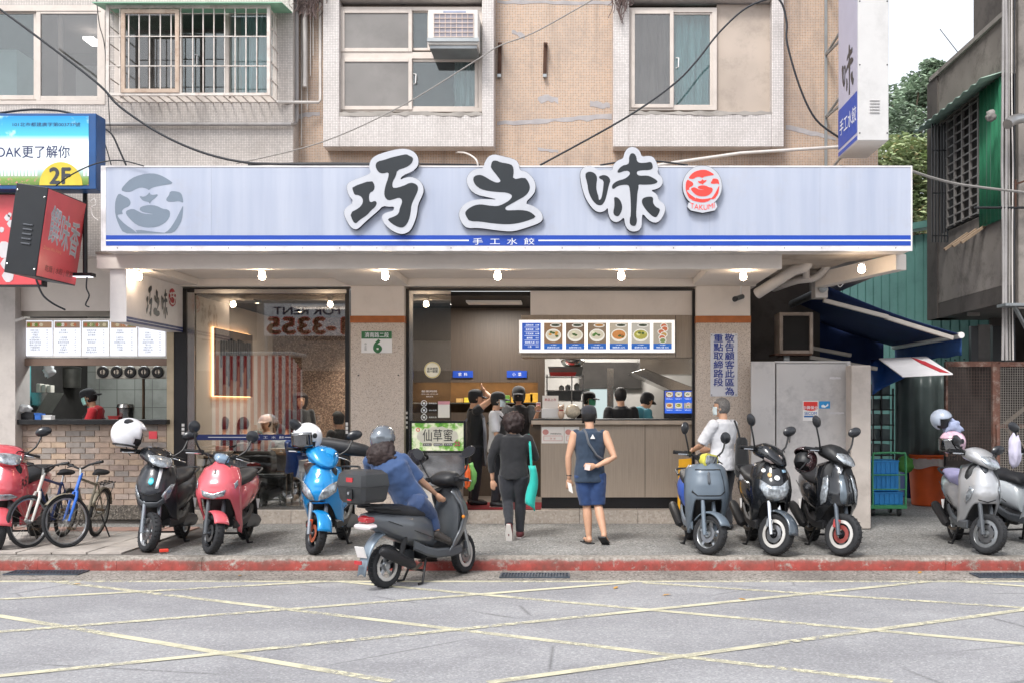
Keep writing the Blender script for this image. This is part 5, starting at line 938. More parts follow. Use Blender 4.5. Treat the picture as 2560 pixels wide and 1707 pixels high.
MB().box(XB+.02, XB+.3, 15.8, 17.5, 4.72, 6.54).build('window_recess', dark_in, gb_)
grn = mat('green_plastic', '3f8a68', .35, var=.2, sc=2, trans=.15)
MB().grid(lambda u, v: V((XB-.04+.02*sin(u*40), 14.86+.9*u, 4.5+2.05*v)), 40, 2).build('green_panel', grn, gb_, smooth=True, solid=.005); MB().grid(lambda u, v: V((XB+.05-.4*v, 14.85+3.0*u, 6.62-.12*v+.02*sin(u*60))), 60, 2).build('rain_roof', mat('pale_green_roof', 'a9c4b5', .4, var=.1), gb_, smooth=True, solid=.008)
for k in range(3): MB().bar((XB+.0, 15.6+.35*k, 4.52), (XB-.4, 15.5+.35*k, 4.25), .04).build('wooden_prop', mat('prop_wood', 'a08a74', .7), gb_)
for k, (x, m_, r_) in enumerate(((2507, gpipe, .02), (2515, gpipe, .022), (2524, wire_g, .014), (2531, pvc, .01), (2537, wire_m, .01))):
    pts = [P(x+random.uniform(-2, 2), y, 14.6) for y in (-80, 100, 260, 420, 600, 760, 900)]; pipe('riser_pipe', 'riser on the corner of the grey building, '+['first', 'second', 'third', 'fourth', 'fifth'][k]+' from the alley', 'pipe', curve(pts, 3), r_, m_, 8, 'risers on the grey corner')
pipe('duct_elbow', 'silver flexible duct sticking out at the right edge', 'duct', curve([P(2519, 312, 14.2), P(2535, 300, 14.3), P(2570, 295, 14.4), P(2620, 290, 14.5)], 4), .07, mat('foil_duct', 'b5b5b5', .3, .9), 14)
rdk = thing('drying_rod', 'dark clothes rod bracket on the grey building', 'rod', P(2500, 520, 14.6)); MB().cyl(P(2436, 520, 14.6), P(2620, 520, 14.6), .018, n=8).build('rod', black_pl, rdk); MB().bar(P(2538, 450, 14.6), P(2538, 520, 14.6), .03).build('upright', rustm, rdk); MB().bar(P(2538, 462, 14.6), P(2600, 440, 14.6), .025).build('stay', rustm, rdk)
bk = thing('wall_shelf', 'small metal shelf bracket on the grey corner', 'bracket', P(2540, 762, 14.5)); MB().bpx(2514, 2640, 758, 765, 14.3, .3).build('shelf', galv, bk); MB().bar(P(2535, 765, 14.4), P(2575, 840, 14.7), .04).build('stay', galv, bk)
lump('grey_rag', 'grey rag hanging on the green panel', 'rag', P(2478, 290, 14.85), .07, .05, .08, mat('rag_grey', '8f8b88', .9), .5, 9)
# ---------------------------------------------------------------- trees and pale wall behind the alley
tag(MB().box(7.5, 22, 46, 46.4, 0, 10.5).build('pale_wall', mat('pale_far_wall', 'c9c4bf', .9, var=.08)), 'pale wall far behind the trees', 'wall')
def tree(lab, base, h, blobs, cols, nl, ls, seed):
    t = thing('tree', lab, 'tree', base, group='trees behind the alley', world=False); rnd = random.Random(seed); m = MB(); wood = mat('bark', '6b5c50', .9, var=.2, bump=.5)
    m.tube(curve([(0, 0, 0), (.15, .1, h*.3), (-.1, 0, h*.6), (.1, 0, h*.85)], 4), [.22-.17*i/12 for i in range(13)], 8)
    for (bx, by, bz, br_) in blobs:
        s = V((0, 0, bz*.55)); e = V((bx, by, bz)); m.tube(curve([s, s*.4+e*.6+V((rnd.uniform(-.3, .3), 0, -.3)), e], 3), [.1, .08, .06, .05, .04, .03, .02], 6)
    m.build('trunk', wood, t, smooth=True); f = MB()
    for k in range(nl):
        bx, by, bz, br_ = rnd.choice(blobs); u = V((rnd.gauss(0, 1), rnd.gauss(0, 1), rnd.gauss(0, 1))).normalized(); r_ = br_*(rnd.random()**.45)*(1+.35*NZ.noise(u*2.2+V((bx, bz, seed)))); p = V((bx, by, bz))+V((u.x*r_, u.y*r_, u.z*r_*.8))
        if NZ.noise(p*.9+V((seed, 0, 0))) < -.22: continue
        a_ = rnd.random()*6.28; q = Matrix.Rotation(a_, 3, 'Z') @ Matrix.Rotation(rnd.uniform(-.9, .9), 3, 'X') @ Matrix.Rotation(rnd.uniform(-.6, .6), 3, 'Y'); s = ls*rnd.uniform(.6, 1.3); f.k = rnd.choices((0, 1, 2), (5, 4, 1))[0]
        f.add([p+q @ V((-s, 0, 0)), p+q @ V((0, -s*.45, .1*s)), p+q @ V((s, 0, -.1*s)), p+q @ V((0, s*.45, .1*s))], [(0, 1, 2, 3)])
    f.build('crown', cols, t)
def leafm(n, c): return mat(n, c, .55, var=.3, sc=1.5)
def pxb(base, Y, L): return [tuple(P(x, y, Y)-V(base))[:1]+((k % 3-1)*.5,)+tuple(P(x, y, Y)-V(base))[2:]+(r_,) for k, (x, y, r_) in enumerate(L)]
tb1, tb2 = (11.2, 35, 0), (9.6, 29, 0)
tree('dark green tree rising between the vertical sign and the grey building', tb1, 11, pxb(tb1, 35, [(2200, 275, .9), (2232, 262, .8), (2258, 246, .8), (2285, 235, .8), (2310, 222, .7), (2318, 205, .5), (2322, 186, .4), (2325, 168, .28), (2326, 152, .16), (2235, 320, 1.1), (2280, 300, 1.1), (2322, 280, 1.0), (2205, 370, 1.1), (2240, 380, 1.2), (2290, 370, 1.2), (2335, 340, 1.0), (2345, 250, .7)]), [leafm('leaf_dark', '82957f'), leafm('leaf_mid', '95a88e'), leafm('leaf_grey', 'a9b4a6')], 12000, .11, 1)
tree('yellow-green tree in front of the dark one behind the alley', tb2, 7, pxb(tb2, 29, [(2215, 420, .8), (2250, 395, .8), (2295, 385, .8), (2335, 400, .7), (2225, 470, .9), (2275, 450, .9), (2325, 450, .8), (2240, 525, .8), (2290, 515, .8), (2335, 510, .8), (2310, 565, .6)]), [leafm('leaf_light', '8f9f72'), leafm('leaf_lime', 'a3ae82'), leafm('leaf_yellow', 'b9ad80')], 11000, .10, 2)
# ---------------------------------------------------------------- across the street (seen mirrored in the shop windows)
ob_ = thing('opposite_building', 'plain apartment block across the street behind the viewer', 'building', (0, -12.5, .13)); MB().box(-22, 22, -20, -12, .13, 9.5).build('wall', mat('opposite_wall', '9b938b', .85, var=.15, sc=.6), ob_)
wgl = mat('opposite_glass', '3d4448', .2); MB().box(-22, 22, -12, -11.95, .2, 3.2).build('shop_band', mat('opposite_shops', '4a4542', .7, var=.4, sc=1.2), ob_)
for i in range(10):
    for j in range(2): x = -19+i*4.1; z = 4.4+j*2.9; MB().box(x, x+2.2, -12, -11.97, z, z+1.5).build('window', wgl, ob_)
fb_ = thing('rent_banner', 'white banner with blue and red lettering on the building across the street', 'banner', (-9.7, -8, 4)); Yv = 2*YG+9.0
c = P(792, 800, Yv); c.y = -8.9; pp = mat('banner_white', 'd8d8da', .7); w_ = 3.9; MB().box(c.x-w_/2, c.x+w_/2, -9.0, -8.93, c.z-.6, c.z+.6).build('sheet', pp, fb_); MB().box(c.x-w_/2, c.x-w_/2+.1, -9.1, -9.0, .13, c.z+.6).build('pole', galv, fb_); MB().box(c.x+w_/2-.1, c.x+w_/2, -9.1, -9.0, .13, c.z+.6).build('pole', galv, fb_)
text('lettering', '售 FOR RENT', c, .38, mat('banner_blue', '2b3f86', .6), fb_, .02, w=3.2, fn=lambda a_, b_: (c.x-a_, -8.92, c.z+.35+b_)); text('lettering', '71-3355', c, .6, mat('banner_red', 'c03a2e', .6), fb_, .05, w=3.6, fn=lambda a_, b_: (c.x-a_, -8.92, c.z-.22+b_))
tp = thing('striped_stall', 'covered stall across the street under a red and white striped tarpaulin', 'stall', (-9.6, -4.3, .13)); Yv = 2*YG+3.6; x0, x1 = XW(530, Yv), XW(722, Yv); ztop = ZW(888, Yv); rs_, ws_ = mat('stripe_red', 'b5202e', .7), mat('stripe_white', 'e2dfdc', .7); n = 22
for k in range(n):
    a_, b_ = x0+(x1-x0)*k/n, x0+(x1-x0)*(k+1)/n; MB().box(a_, b_, -3.62-.02*(k % 3), -3.6, .35, ztop).build('stripe', rs_ if k % 2 else ws_, tp)
for k in range(10): a_, b_ = -3.6-.16*k, -3.6-.16*(k+1); MB().box(x1, x1+.02+.02*(k % 3), b_, a_, .35, ztop-.05*k).build('stripe', rs_ if k % 2 else ws_, tp)
MB().box(x0-.1, x1+.15, -5.3, -3.55, ztop, ztop+.12).build('roof', mat('stall_roof', 'b5b2ae', .6), tp, bevel=.03); MB().box(x0, x1, -5.2, -5.1, .13, ztop).build('back', dark_in, tp)
# ---------------------------------------------------------------- scooters
def itp(tb, z):
    if z <= tb[0][0]: return tb[0][1]
    for (a, u), (b, v) in zip(tb, tb[1:]):
        if z <= b: t = (z-a)/(b-a); t = t*t*(3-2*t)*.5+t*.5; return u+(v-u)*t
    return tb[-1][1]
def smst(t): t = max(0, min(1, t)); return t*t*(3-2*t)
def sring(x, zc, hh, hw, n=20, p=2.6, tilt=0.):
    o = []
    for k in range(n):
        t = 2*pi*k/n; c, s = cos(t), sin(t); y = hw*abs(c)**(2/p)*(1 if c > 0 else -1); z = hh*abs(s)**(2/p)*(1 if s > 0 else -1); o.append(V((x-tilt*z, y, zc+z)))
    return o
rub_m = mat('tyre_rubber', '26272a', .8, var=.15, sc=30, bump=.3, bsc=150); rim_b = mat('rim_black', '2a2c30', .35, .5); rim_w = mat('rim_white', 'c9c6c2', .4, .2); rim_s = mat('rim_silver', 'b4b7ba', .3, .8); disc_m = mat('brake_disc', '9a9a9c', .3, .9)
lamp_c = mat('lamp_clear', '9fa5ab', .06, .45, var=.5, sc=26, coat=1.); lamp_r = mat('lamp_red', 'b3242c', .15, var=.15, coat=.8); lamp_o = mat('lamp_amber', 'e08a2c', .2, coat=.6); mir_m = mat('mirror_back', '26282d', .3, var=.1, coat=.3); seat_m = mat('seat_vinyl', '222327', .55, var=.15, bump=.08); chrome = mat('chrome', 'd5d6d8', .1, 1.); under_m = mat('black_trim', '1c1d20', .5, var=.15); dgrey = mat('grey_trim', '4b4f54', .4, var=.1)
def paint(n, c, r=.22, metal=.15): return mat(n, c, r, metal, var=.05, sc=3, coat=.6)
AP = dict(w=[(.24, .175), (.35, .20), (.5, .222), (.65, .23), (.8, .22), (.92, .18), (1.0, .12)], x=[(.24, .40), (.4, .51), (.55, .60), (.65, .635), (.75, .615), (.9, .53), (1.0, .43)], wrap=.25, pw=2.4, zt=1.0, zc=.55, zs=.24, a0=.5, a1=.95)
def wheel(root, name, c, T, Rr, tw, rim, spokes=5, disc=None, side=1, white=None):
    m = MB(T); m.torus(c, (0, 1, 0), Rr*.70, .016, 32, 8, 2.2); m.lathe([(.035, -.045), (.045, -.02), (.045, .02), (.035, .045)], c, (0, 1, 0), 14)
    for k in range(spokes): a = 2*pi*k/spokes+.4; d = V((cos(a), 0, sin(a))); m.bar(V(c)+d*.03, V(c)+d*Rr*.70, .026, .03)
    w = m.build(name, rim, root, smooth=True)
    m = MB(T); ri = Rr*.70; h = tw/2; prof = [(ri, -h*.75), (ri+(Rr-ri)*.45, -h), (Rr-.012, -h*.8), (Rr, -h*.3), (Rr, h*.3), (Rr-.012, h*.8), (ri+(Rr-ri)*.45, h), (ri, h*.75)]
    m.lathe(prof, c, (0, 1, 0), 40, cap=False)
    m.build('tyre', rub_m, w, smooth=True, ang=60)
    for k in range(26):        # tread grooves
        a = 2*pi*k/26
        for s_ in (-1, 1):
            d = V((cos(a+s_*.05), 0, sin(a+s_*.05))); q = MB(T).obox(V(c)+d*(Rr-.0014)+V((0, s_*h*.42, 0)), .0045, h*.34, .0022, Matrix(((-d.z, 0, d.x), (0, 1, 0), (d.x, 0, d.z)))); 
            if k == 0 and s_ == -1: gv = q
            else: gv.v += []; b0 = len(gv.v); gv.v += q.v; gv.f += [tuple(i+b0 for i in f) for f in q.f]; gv.mi += q.mi
    gv.build('tread_groove', black_fr, w)['kind'] = 'stuff'
    if disc is not None: MB(T).lathe([(.05, 0), (.095, 0), (.095, .004), (.05, .004)], V(c)+V((0, side*(.035), 0)), (0, side, 0), 28, cap=False).build('brake_disc', disc, w)
    if white is not None: MB(T).lathe([(Rr*.70-.040, .0), (Rr*.70-.010, .003), (Rr*.70-.006, .008), (Rr*.70-.040, .010)], V(c)+V((0, side*(h*.62), 0)), (0, side, 0), 36, cap=False).build('rim_ring', white, w, smooth=True)
    return w
def scooter(lab, contact, ang, body, steer=0., z0=.15, sc=1.06, st=None, name='scooter', zsc=1.):
    s = dict(apron=body, fender=body, fz=0, rim=rim_b, disc=disc_m, hl='bar', mirror='oval', side=body, skirt=under_m, seat=seat_m, head=under_m, fork=dgrey, nose=None, patches=[], white=None, R=.222, bw=.1, cover=True, ap={}, fendc=True, mzs=1.); s.update(st or {})
    A = dict(AP); A.update(s['ap']); f = V((sin(ang), -cos(ang), 0)); XFW = .62
    loc = V((contact[0], contact[1], z0))-f*XFW*sc
    root = thing(name, lab, 'scooter', loc, atan2(f.y, f.x), group='scooters', world=False, sc=sc); root.scale.z = sc*zsc
    ax0, ax1 = V((.37, 0, 1.0)), V((XFW, 0, s['R'])); axd = (ax1-ax0).normalized(); MS = Matrix.Translation(ax0) @ Matrix.Rotation(-steer, 4, axd) @ Matrix.Translation(-ax0); T = lambda p: MS @ p
    cF, cR = V((XFW, 0, s['R'])), V((-.62, 0, s['R']))
    wheel(root, 'front_wheel', cF, T, s['R'], s['bw'], s['rim'], 5, s['disc'], -1, s['white']); wheel(root, 'rear_wheel', cR, None, s['R'], .11, s['rim'], 5, None, -1, s['white'] if s.get('rwhite') else None)
    fk = MB(T)
    for y in (-.085, .085): fk.tube([V((XFW, y, s['R']))-axd*-.015, V((XFW, y, s['R']))-axd*.3, V((XFW, y, s['R']))-axd*.42], [.024, .024, .018], 10)
    fk.cyl(V((XFW, -.1, s['R'])), V((XFW, .1, s['R'])), .016, n=10); fk.build('front_fork', s['fork'], root, smooth=True)
    cal = MB(T).obox(V((XFW-.05, -.075, s['R']+.1)), .035, .02, .045); cal.build('brake_caliper', s.get('caliper', dgrey), root, bevel=.008)
    if s['fendc']:
        fr_ = s['R']+.035; a0, a1 = s.get('fa', (R(20), R(135)))
        MB(T).grid(lambda u, v: V((XFW+fr_*(1-.0*u)*cos(a0+(a1-a0)*v)*(1-.10*abs(2*u-1)**3), (2*u-1)*.082*(1-.35*max(0, v-.75)*4*.5), s['R']+fr_*sin(a0+(a1-a0)*v)*(1-.10*abs(2*u-1)**3))), 8, 16).build('front_fender', s['fender'], root, smooth=True, solid=.012)
    # apron
    def S(u, z):
        e = abs(u); return V((itp(A['x'], z)-A['wrap']*e**A['pw'], u*itp(A['w'], z), z))
    def zb(u): return A['zc']+(A['zs']-A['zc'])*smst((abs(u)-A['a0'])/(A['a1']-A['a0']))
    def zt(u): return A['zt']-A.get('drop', .06)*u*u
    MB().grid(lambda a, b: S(2*a-1, zt(2*a-1)+(zb(2*a-1)-zt(2*a-1))*b), 24, 20).build('front_apron', s['apron'], root, smooth=True, ang=180, solid=.02)
    def patch(nm, poly, m_, off=.004, th=.006, parent=None):
        bm = bmesh.new(); vs = [bm.verts.new((p[0], p[1], 0)) for p in poly]; bm.faces.new(vs); bmesh.ops.triangulate(bm, faces=bm.faces)
        bmesh.ops.subdivide_edges(bm, edges=bm.edges, cuts=3, use_grid_fill=True); k = MB()
        pts = []
        for v in bm.verts:
            u, z = v.co.x, v.co.y; p = S(u, z); n = (S(u+.01, z)-S(u-.01, z)).cross(S(u, z+.01)-S(u, z-.01)); n = n.normalized() if n.x > 0 else -n.normalized(); pts.append(p+n*off)
        bm.verts.index_update(); k.add(pts, [[v.index for v in f_.verts] for f_ in bm.faces]); bm.free(); o = k.build(nm, m_, root, smooth=True, ang=180); q = o.modifiers.new('t', 'SOLIDIFY'); q.thickness = th; q.offset = 1; return o
    for nm, poly, m_, *rest in s['patches']:
        patch(nm, poly, m_, *rest)
        if nm in ('headlight', 'side_lamp', 'turn_signal') and s.get('mirrorp', True) and all(p[0] > .02 for p in poly): patch(nm, [(-a, b) for a, b in poly], m_, *rest)
    MB().loft([sring(.48, .70, .14, .13), sring(.43, .77, .21, .17), sring(.37, .67, .33, .19), sring(.335, .62, .31, .185), sring(.31, .54, .19, .15)]).build('leg_shield', s.get('inner', under_m), root, smooth=True)
    # floor, skirts, rear body, seat
    MB().loft([sring(.34, .33, .07, .15), sring(.2, .30, .06, .165), sring(0, .30, .06, .17), sring(-.12, .33, .09, .16)]).build('floorboard', under_m, root, smooth=True)
    for y in (-1, 1): MB().loft([[V((x, y*(w_+e), z+dz)) for e, dz in ((0, -.05), (.02, -.03), (.02, .03), (0, .05))] for x, w_, z in ((.42, .15, .30), (.25, .165, .29), (.0, .17, .30), (-.15, .165, .34), (-.34, .15, .42))]).build('side_skirt', s['skirt'], root, smooth=True)
    rb = [(.05, .46, .12, .10), (-.02, .52, .17, .135), (-.16, .56, .19, .165), (-.4, .60, .165, .185), (-.62, .65, .13, .165), (-.8, .70, .095, .12), (-.92, .735, .05, .07)]
    MB().loft([sring(*r_, n=24, p=2.4) for r_ in rb]).build('rear_body', s['side'], root, smooth=True, ang=60)
    if s.get('seatz') is None: MB().loft([sring(.06, .69, .02, .07), sring(.02, .72, .055, .115), sring(-.15, .745, .065, .14), sring(-.36, .755, .065, .15), sring(-.42, .775, .07, .15), sring(-.62, .80, .06, .14), sring(-.78, .815, .045, .11), sring(-.84, .82, .02, .07)], ).build('seat', s['seat'], root, smooth=True, ang=60)
    MB().loft([sring(-.86, .72, .045, .10), sring(-.93, .725, .04, .085), sring(-.95, .725, .025, .06)]).build('tail_light', s.get('tail', lamp_r), root, smooth=True)
    MB().tube(curve([(-.55, .16, .80), (-.8, .15, .84), (-.93, .08, .85), (-.93, -.08, .85), (-.8, -.15, .84), (-.55, -.16, .80)], 4), .013, 8).build('grab_rail', under_m, root, smooth=True)
    MB().grid(lambda u, v: V((-.62-.36*sin(v*1.25), (2*u-1)*(.08-.02*v), .56-.42*v*v+.04*cos((2*u-1)*1.2))), 6, 8).build('rear_fender', s.get('rfender', under_m), root, smooth=True, solid=.012)
    MB().obox((-.965, 0, .40), .004, .07, .06, Matrix.Rotation(R(-22), 3, 'Y')).build('number_plate', white_pl, root)
    MB().loft([[V((x, .06, z-h)), V((x, .15, z-h*.8)), V((x, .17, z)), V((x, .15, z+h*.8)), V((x, .06, z+h))] for x, z, h in ((-.12, .27, .06), (-.2, .26, .085), (-.45, .25, .07), (-.6, .23, .09), (-.7, .225, .06))]).build('engine_case', dgrey, root, smooth=True, ang=50)
    MB().tube(curve([(-.15, -.08, .2), (-.3, -.13, .17), (-.4, -.15, .22)], 3), .018, 8).build('exhaust_pipe', mat('exhaust_steel', '7d746a', .4, .8), root, smooth=True); MB().tube([(-.34, -.165, .215), (-.40, -.17, .235), (-.76, -.185, .385), (-.83, -.185, .41), (-.85, -.185, .418)], [.03, .052, .058, .045, .02], 14).build('muffler', mat('muffler_black', '2b2b2d', .5, .4), root, smooth=True)
    MB().tube([(-.5, -.11, .3), (-.42, -.13, .58)], [.03, .03], 10).build('rear_shock', under_m, root, smooth=True)
    MB().tube([(-.1, -.1, .24), (-.2, -.15, .012), (-.28, -.17, .012)], .014, 7).tube([(-.1, .1, .24), (-.2, .15, .012), (-.28, .17, .012)], .014, 7).cyl((-.15, -.12, .13), (-.15, .12, .13), .012, n=7).build('centre_stand', under_m, root, smooth=True)
    # steering head
    if s['cover']: MB(T).loft([sring(.18, 1.05, .03, .09), sring(.23, 1.06, .065, .16), sring(.33, 1.06, .092, .185), sring(.43, 1.035, .095, .16, tilt=.35), sring(.50, 1.0, .075, .115, tilt=.45), sring(.545, .975, .03, .05, tilt=.5)]).build('handlebar_cover', s['head'], root, smooth=True, ang=70)
    else: MB(T).loft([sring(.24, 1.04, .03, .05), sring(.3, 1.05, .05, .075), sring(.38, 1.03, .05, .075), sring(.41, 1.02, .03, .05)]).build('handlebar_cover', s['head'], root, smooth=True)
    MB(T).tube(curve([(.22, .34, 1.05), (.27, .2, 1.06), (.30, 0, 1.04), (.27, -.2, 1.06), (.22, -.34, 1.05)], 3), .014, 8).build('handlebar', under_m, root, smooth=True)
    for y in (-1, 1):
        g = MB(T).tube([(.255, y*.225, 1.06), (.215, y*.36, 1.047)], .021, 10).build('grip', black_pl, root, smooth=True); MB(T).tube(curve([(.29, y*.2, 1.05), (.315, y*.26, 1.045), (.285, y*.36, 1.03)], 3), .008, 6).build('brake_lever', chrome if s.get('chromel', 1) else under_m, g, smooth=True); MB(T).obox((.262, y*.195, 1.062), .03, .03, .028).build('switch_box', black_pl, g, bevel=.008)
        mz = s['mzs']; mp = V((.29, y*.2, 1.07)); mh = V((.29, y*.33, 1.07+.23*mz)); mi = MB(T).tube(curve([mp, mp*.6+mh*.4+V((.03, y*.03, .0)), mh], 3), .0105, 6).build('mirror', under_m, root, smooth=True)
        q = Matrix.Rotation(R(-12)*y, 3, 'Z')
        if s['mirror'] == 'round': prof = [(0, .018), (.046, .016), (.066, .006), (.070, -.004), (.062, -.008), (0, -.009)]; M2 = MB(T).lathe(prof, mh+V((0, 0, .03)), (1, -.2*y, .05), 20)
        else:
            M2 = MB(T); M2.loft([[mh+q @ V((xx, y*(.005+hw_*cos(t)*(1.0 if cos(t)*1 > 0 else .85)), .045+hh_*sin(t)+.25*hw_*cos(t)*y*y)) for t in [2*pi*k/18 for k in range(18)]] for xx, hw_, hh_ in ((.034, .025, .016), (.026, .066, .042), (.004, .09, .058), (-.014, .086, .055))])
        M2.build('mirror_head', s.get('mirm', mir_m), mi, smooth=True)
    for y in (-1, 1): MB().tube(curve([(.30, y*.17, 1.06), (.40, y*.13, 1.08), (.43, y*.08, .99), (.40, y*.05, .90)], 3), .006, 5).build('brake_cable', black_pl, root, smooth=True)
    MB().bar((-.05, .187, .47), (-.72, .165, .70), .004, .008).build('panel_seam', black_fr, root); MB().bar((-.05, -.187, .47), (-.72, -.165, .70), .004, .008).build('panel_seam', black_fr, root)
    if s['hl'] == 'bar':
        MB(T).loft([sring(.475, 1.02, .06, .135, tilt=.5), sring(.52, 1.0, .058, .12, tilt=.5), sring(.555, .985, .04, .085, tilt=.5), sring(.568, .98, .016, .04, tilt=.5)]).build('headlight', lamp_c, root, smooth=True)
    if s['hl'] == 'rect':
        yc = 0; MB(T).loft([[V((x, sx*hw_, 1.03+sz*hh_)) for sx, sz in ((-1, -.6), (-.75, -1), (.75, -1), (1, -.6), (1, .6), (.75, 1), (-.75, 1), (-1, .6))] for x, hw_, hh_ in ((.33, .07, .05), (.43, .105, .07), (.445, .105, .07))]).build('headlight_rim', mat('rim_yellow', 'd6cf5a', .4), root, smooth=True); MB(T).loft([[V((x, sx*hw_, 1.03+sz*hh_)) for sx, sz in ((-1, -.6), (-.75, -1), (.75, -1), (1, -.6), (1, .6), (.75, 1), (-.75, 1), (-1, .6))] for x, hw_, hh_ in ((.44, .09, .056), (.455, .085, .052), (.46, .05, .03))]).build('headlight', lamp_c, root, smooth=True)
    if s['hl'] == 'pod': MB(T).loft([sring(.36, 1.04, .05, .075), sring(.43, 1.03, .055, .08), sring(.46, 1.025, .04, .06), sring(.47, 1.02, .015, .02)]).build('instrument_pod', mat('pod_glass', '8fa6bd', .12, .3, coat=1.), root, smooth=True)
    return root
def loc_pt(root, p):
    f = root.rotation_euler[2]; k = root.scale; v = V((p[0]*k.x, p[1]*k.y, p[2]*k.z)); return root.location+Matrix.Rotation(f, 3, 'Z') @ v
def helmet(lab, c, r, m_, rz=0., visor=True, tilt=(0, 0), trim=None, full=False, vis_m=None):
    """open-face helmet, face towards local +x"""
    t = thing('helmet', lab, 'helmet', c, rz, world=False, group='helmets'); t.rotation_euler = (tilt[0], tilt[1], rz); bm = bmesh.new(); bmesh.ops.create_uvsphere(bm, u_segments=36, v_segments=24, radius=1)
    bmesh.ops.delete(bm, geom=[v for v in bm.verts if v.co.z < -.80 or (v.co.x > .42 and v.co.z < .30 and (v.co.z > -.55 or not full)) or (not full and v.co.z < -.35 and v.co.x > .15)], context='VERTS')
    for v in bm.verts: v.co = V((v.co.x*1.12, v.co.y*.95, v.co.z*1.0+(0 if v.co.z > 0 else v.co.z*.12)))*r
    me = bpy.data.meshes.new('shell'); bm.to_mesh(me); bm.free(); me.polygons.foreach_set('use_smooth', [True]*len(me.polygons)); o = mesh_obj('shell', me, m_, t); q = o.modifiers.new('s', 'SOLIDIFY'); q.thickness = .02; q.offset = -1
    MB().lathe([(0, .62*r), (.55*r, .5*r), (.82*r, .1*r), (.8*r, -.5*r), (.7*r, -.7*r)], (-.02*r, 0, 0), (0, 0, 1), 20).build('lining', black_pl, t, smooth=True)
    if visor:
        vm_ = vis_m or glass('visor', (.25, .25, .27), .25)
        MB().grid(lambda u, v: V((cos((u-.5)*2.5)*1.17*r, sin((u-.5)*2.5)*1.0*r, (.38-.95*v)*r)), 18, 6).build('visor', vm_, t, smooth=True, solid=.004); MB().torus((0, 0, .2*r), (0, 1, 0), .02, .01, 12, 6)
        for y in (-1, 1): MB().lathe([(.03, 0), (.03, .012), (.01, .018)], (.15*r, y*.95*r, .12*r), (0, y, 0), 12).build('visor_screw', black_pl, t)
    MB().tube(curve([(.25*r, .8*r, -.6*r), (.3*r, .3*r, -1.15*r), (.3*r, -.1*r, -1.35*r)], 4), .007, 5).build('strap', black_pl, t, smooth=True)
    if trim: MB().torus((-.1*r, 0, -.78*r), (0, 0, 1), .72*r, .012, 28, 6).build('edge_trim', trim, t, smooth=True)
    return t
sticker = mat('decal_white', 'dfe2e6', .4); cyan_d = mat('decal_cyan', '35b9c9', .4)
# 1 red scooter cut by the left edge
blk = paint('paint_black', '232529', .18, .2); red_p = paint('paint_red', 'd65a64'); s1 = scooter('red scooter cut off by the left picture edge', G(-4, 1376, .15), R(10), red_p, R(30), st=dict(head=red_p, mirror='oval', seat=seat_m, patches=[('nose_lip', [(-.5, .62), (.5, .62), (.7, .58), (.35, .55), (-.35, .55), (-.7, .58)], lamp_c)], skirt=red_p))
text('lettering', 'RS', (0, 0, 0), .1, black_fr, s1, .02, w=.18, fn=lambda a, b: (.50-a*.9, .215-.0*b+.012, .74+b+a*.2))
# 2 black scooter with the white helmet
s2 = scooter('black scooter with white helmet on its mirror, cyan decal and white stripe', G(374, 1379, .15), R(5), mat('paint_matt_black', '2a2d33', .38, .1, var=.06, coat=.3), R(40), zsc=.98, st=dict(head=blk, white=None, rim=rim_s, fork=mat('fork_steel', '7d8288', .35, .7), fendc=False,
    patches=[('headlight', [(.48, .62), (.8, .74), (.92, .74), (.75, .60), (.55, .555)], lamp_c), ('nose_lip', [(-.55, .60), (-.3, .555), (.3, .555), (.55, .60), (.62, .55), (.3, .50), (-.3, .50), (-.62, .55)], dgrey, .006, .012), ('decal', [(.05+.13*cos(t*.8), .78+.04*sin(t*.8)) for t in range(8)], cyan_d), ('stripe', [(.38, .93), (.52, .92), (.36, .70), (.24, .70)], sticker), ('decal', [(-.03, .955), (.03, .955), (.03, .935), (-.03, .935)], sticker), ('crease', [(-.5, .665), (0, .635), (.5, .665), (.5, .658), (0, .625), (-.5, .658)], black_fr)]))
hp = loc_pt(s2, (.30, -.22, 1.26)); helmet('white open-face helmet hanging on the mirror of the black scooter', hp+V((-.05, -.13, .05)), .185, mat('helmet_white', 'e4e5ea', .18, coat=.8), R(48), False, (R(0), R(12)), trim=black_pl)
tag(MB().bpx(372, 392, 1077, 1096, 12.9, .02).build('red_tag', mat('tag_red', 'b3323c', .6)), 'small red tag behind the white helmet', 'tag')
# 3 coral scooter
crl = paint('paint_coral', 'd9606a', .25, .05); s3 = scooter('coral pink electric scooter with round mirrors', G(533, 1383, .15), R(2), crl, R(38), zsc=.98, st=dict(cover=False, hl='pod', mirror='round', fa=(R(35), R(150)), patches=[('headlight', [(-.52, .70), (0, .655), (.52, .70), (.44, .635), (0, .60), (-.44, .635)], lamp_c), ('side_lamp', [(.78, .76), (.88, .80), (.90, .74), (.80, .70)], lamp_c), ('charge_port', [(-.02+.05*cos(t*.8), .89+.03*sin(t*.8)) for t in range(8)], dgrey)], ap=dict(w=[(.2, .19), (.35, .215), (.5, .235), (.65, .25), (.8, .24), (.92, .195), (1.0, .10)], zc=.60, zs=.17, zt=1.02, drop=.1, a0=.62, a1=.97, wrap=.2, pw=2.8), mzs=1.0))
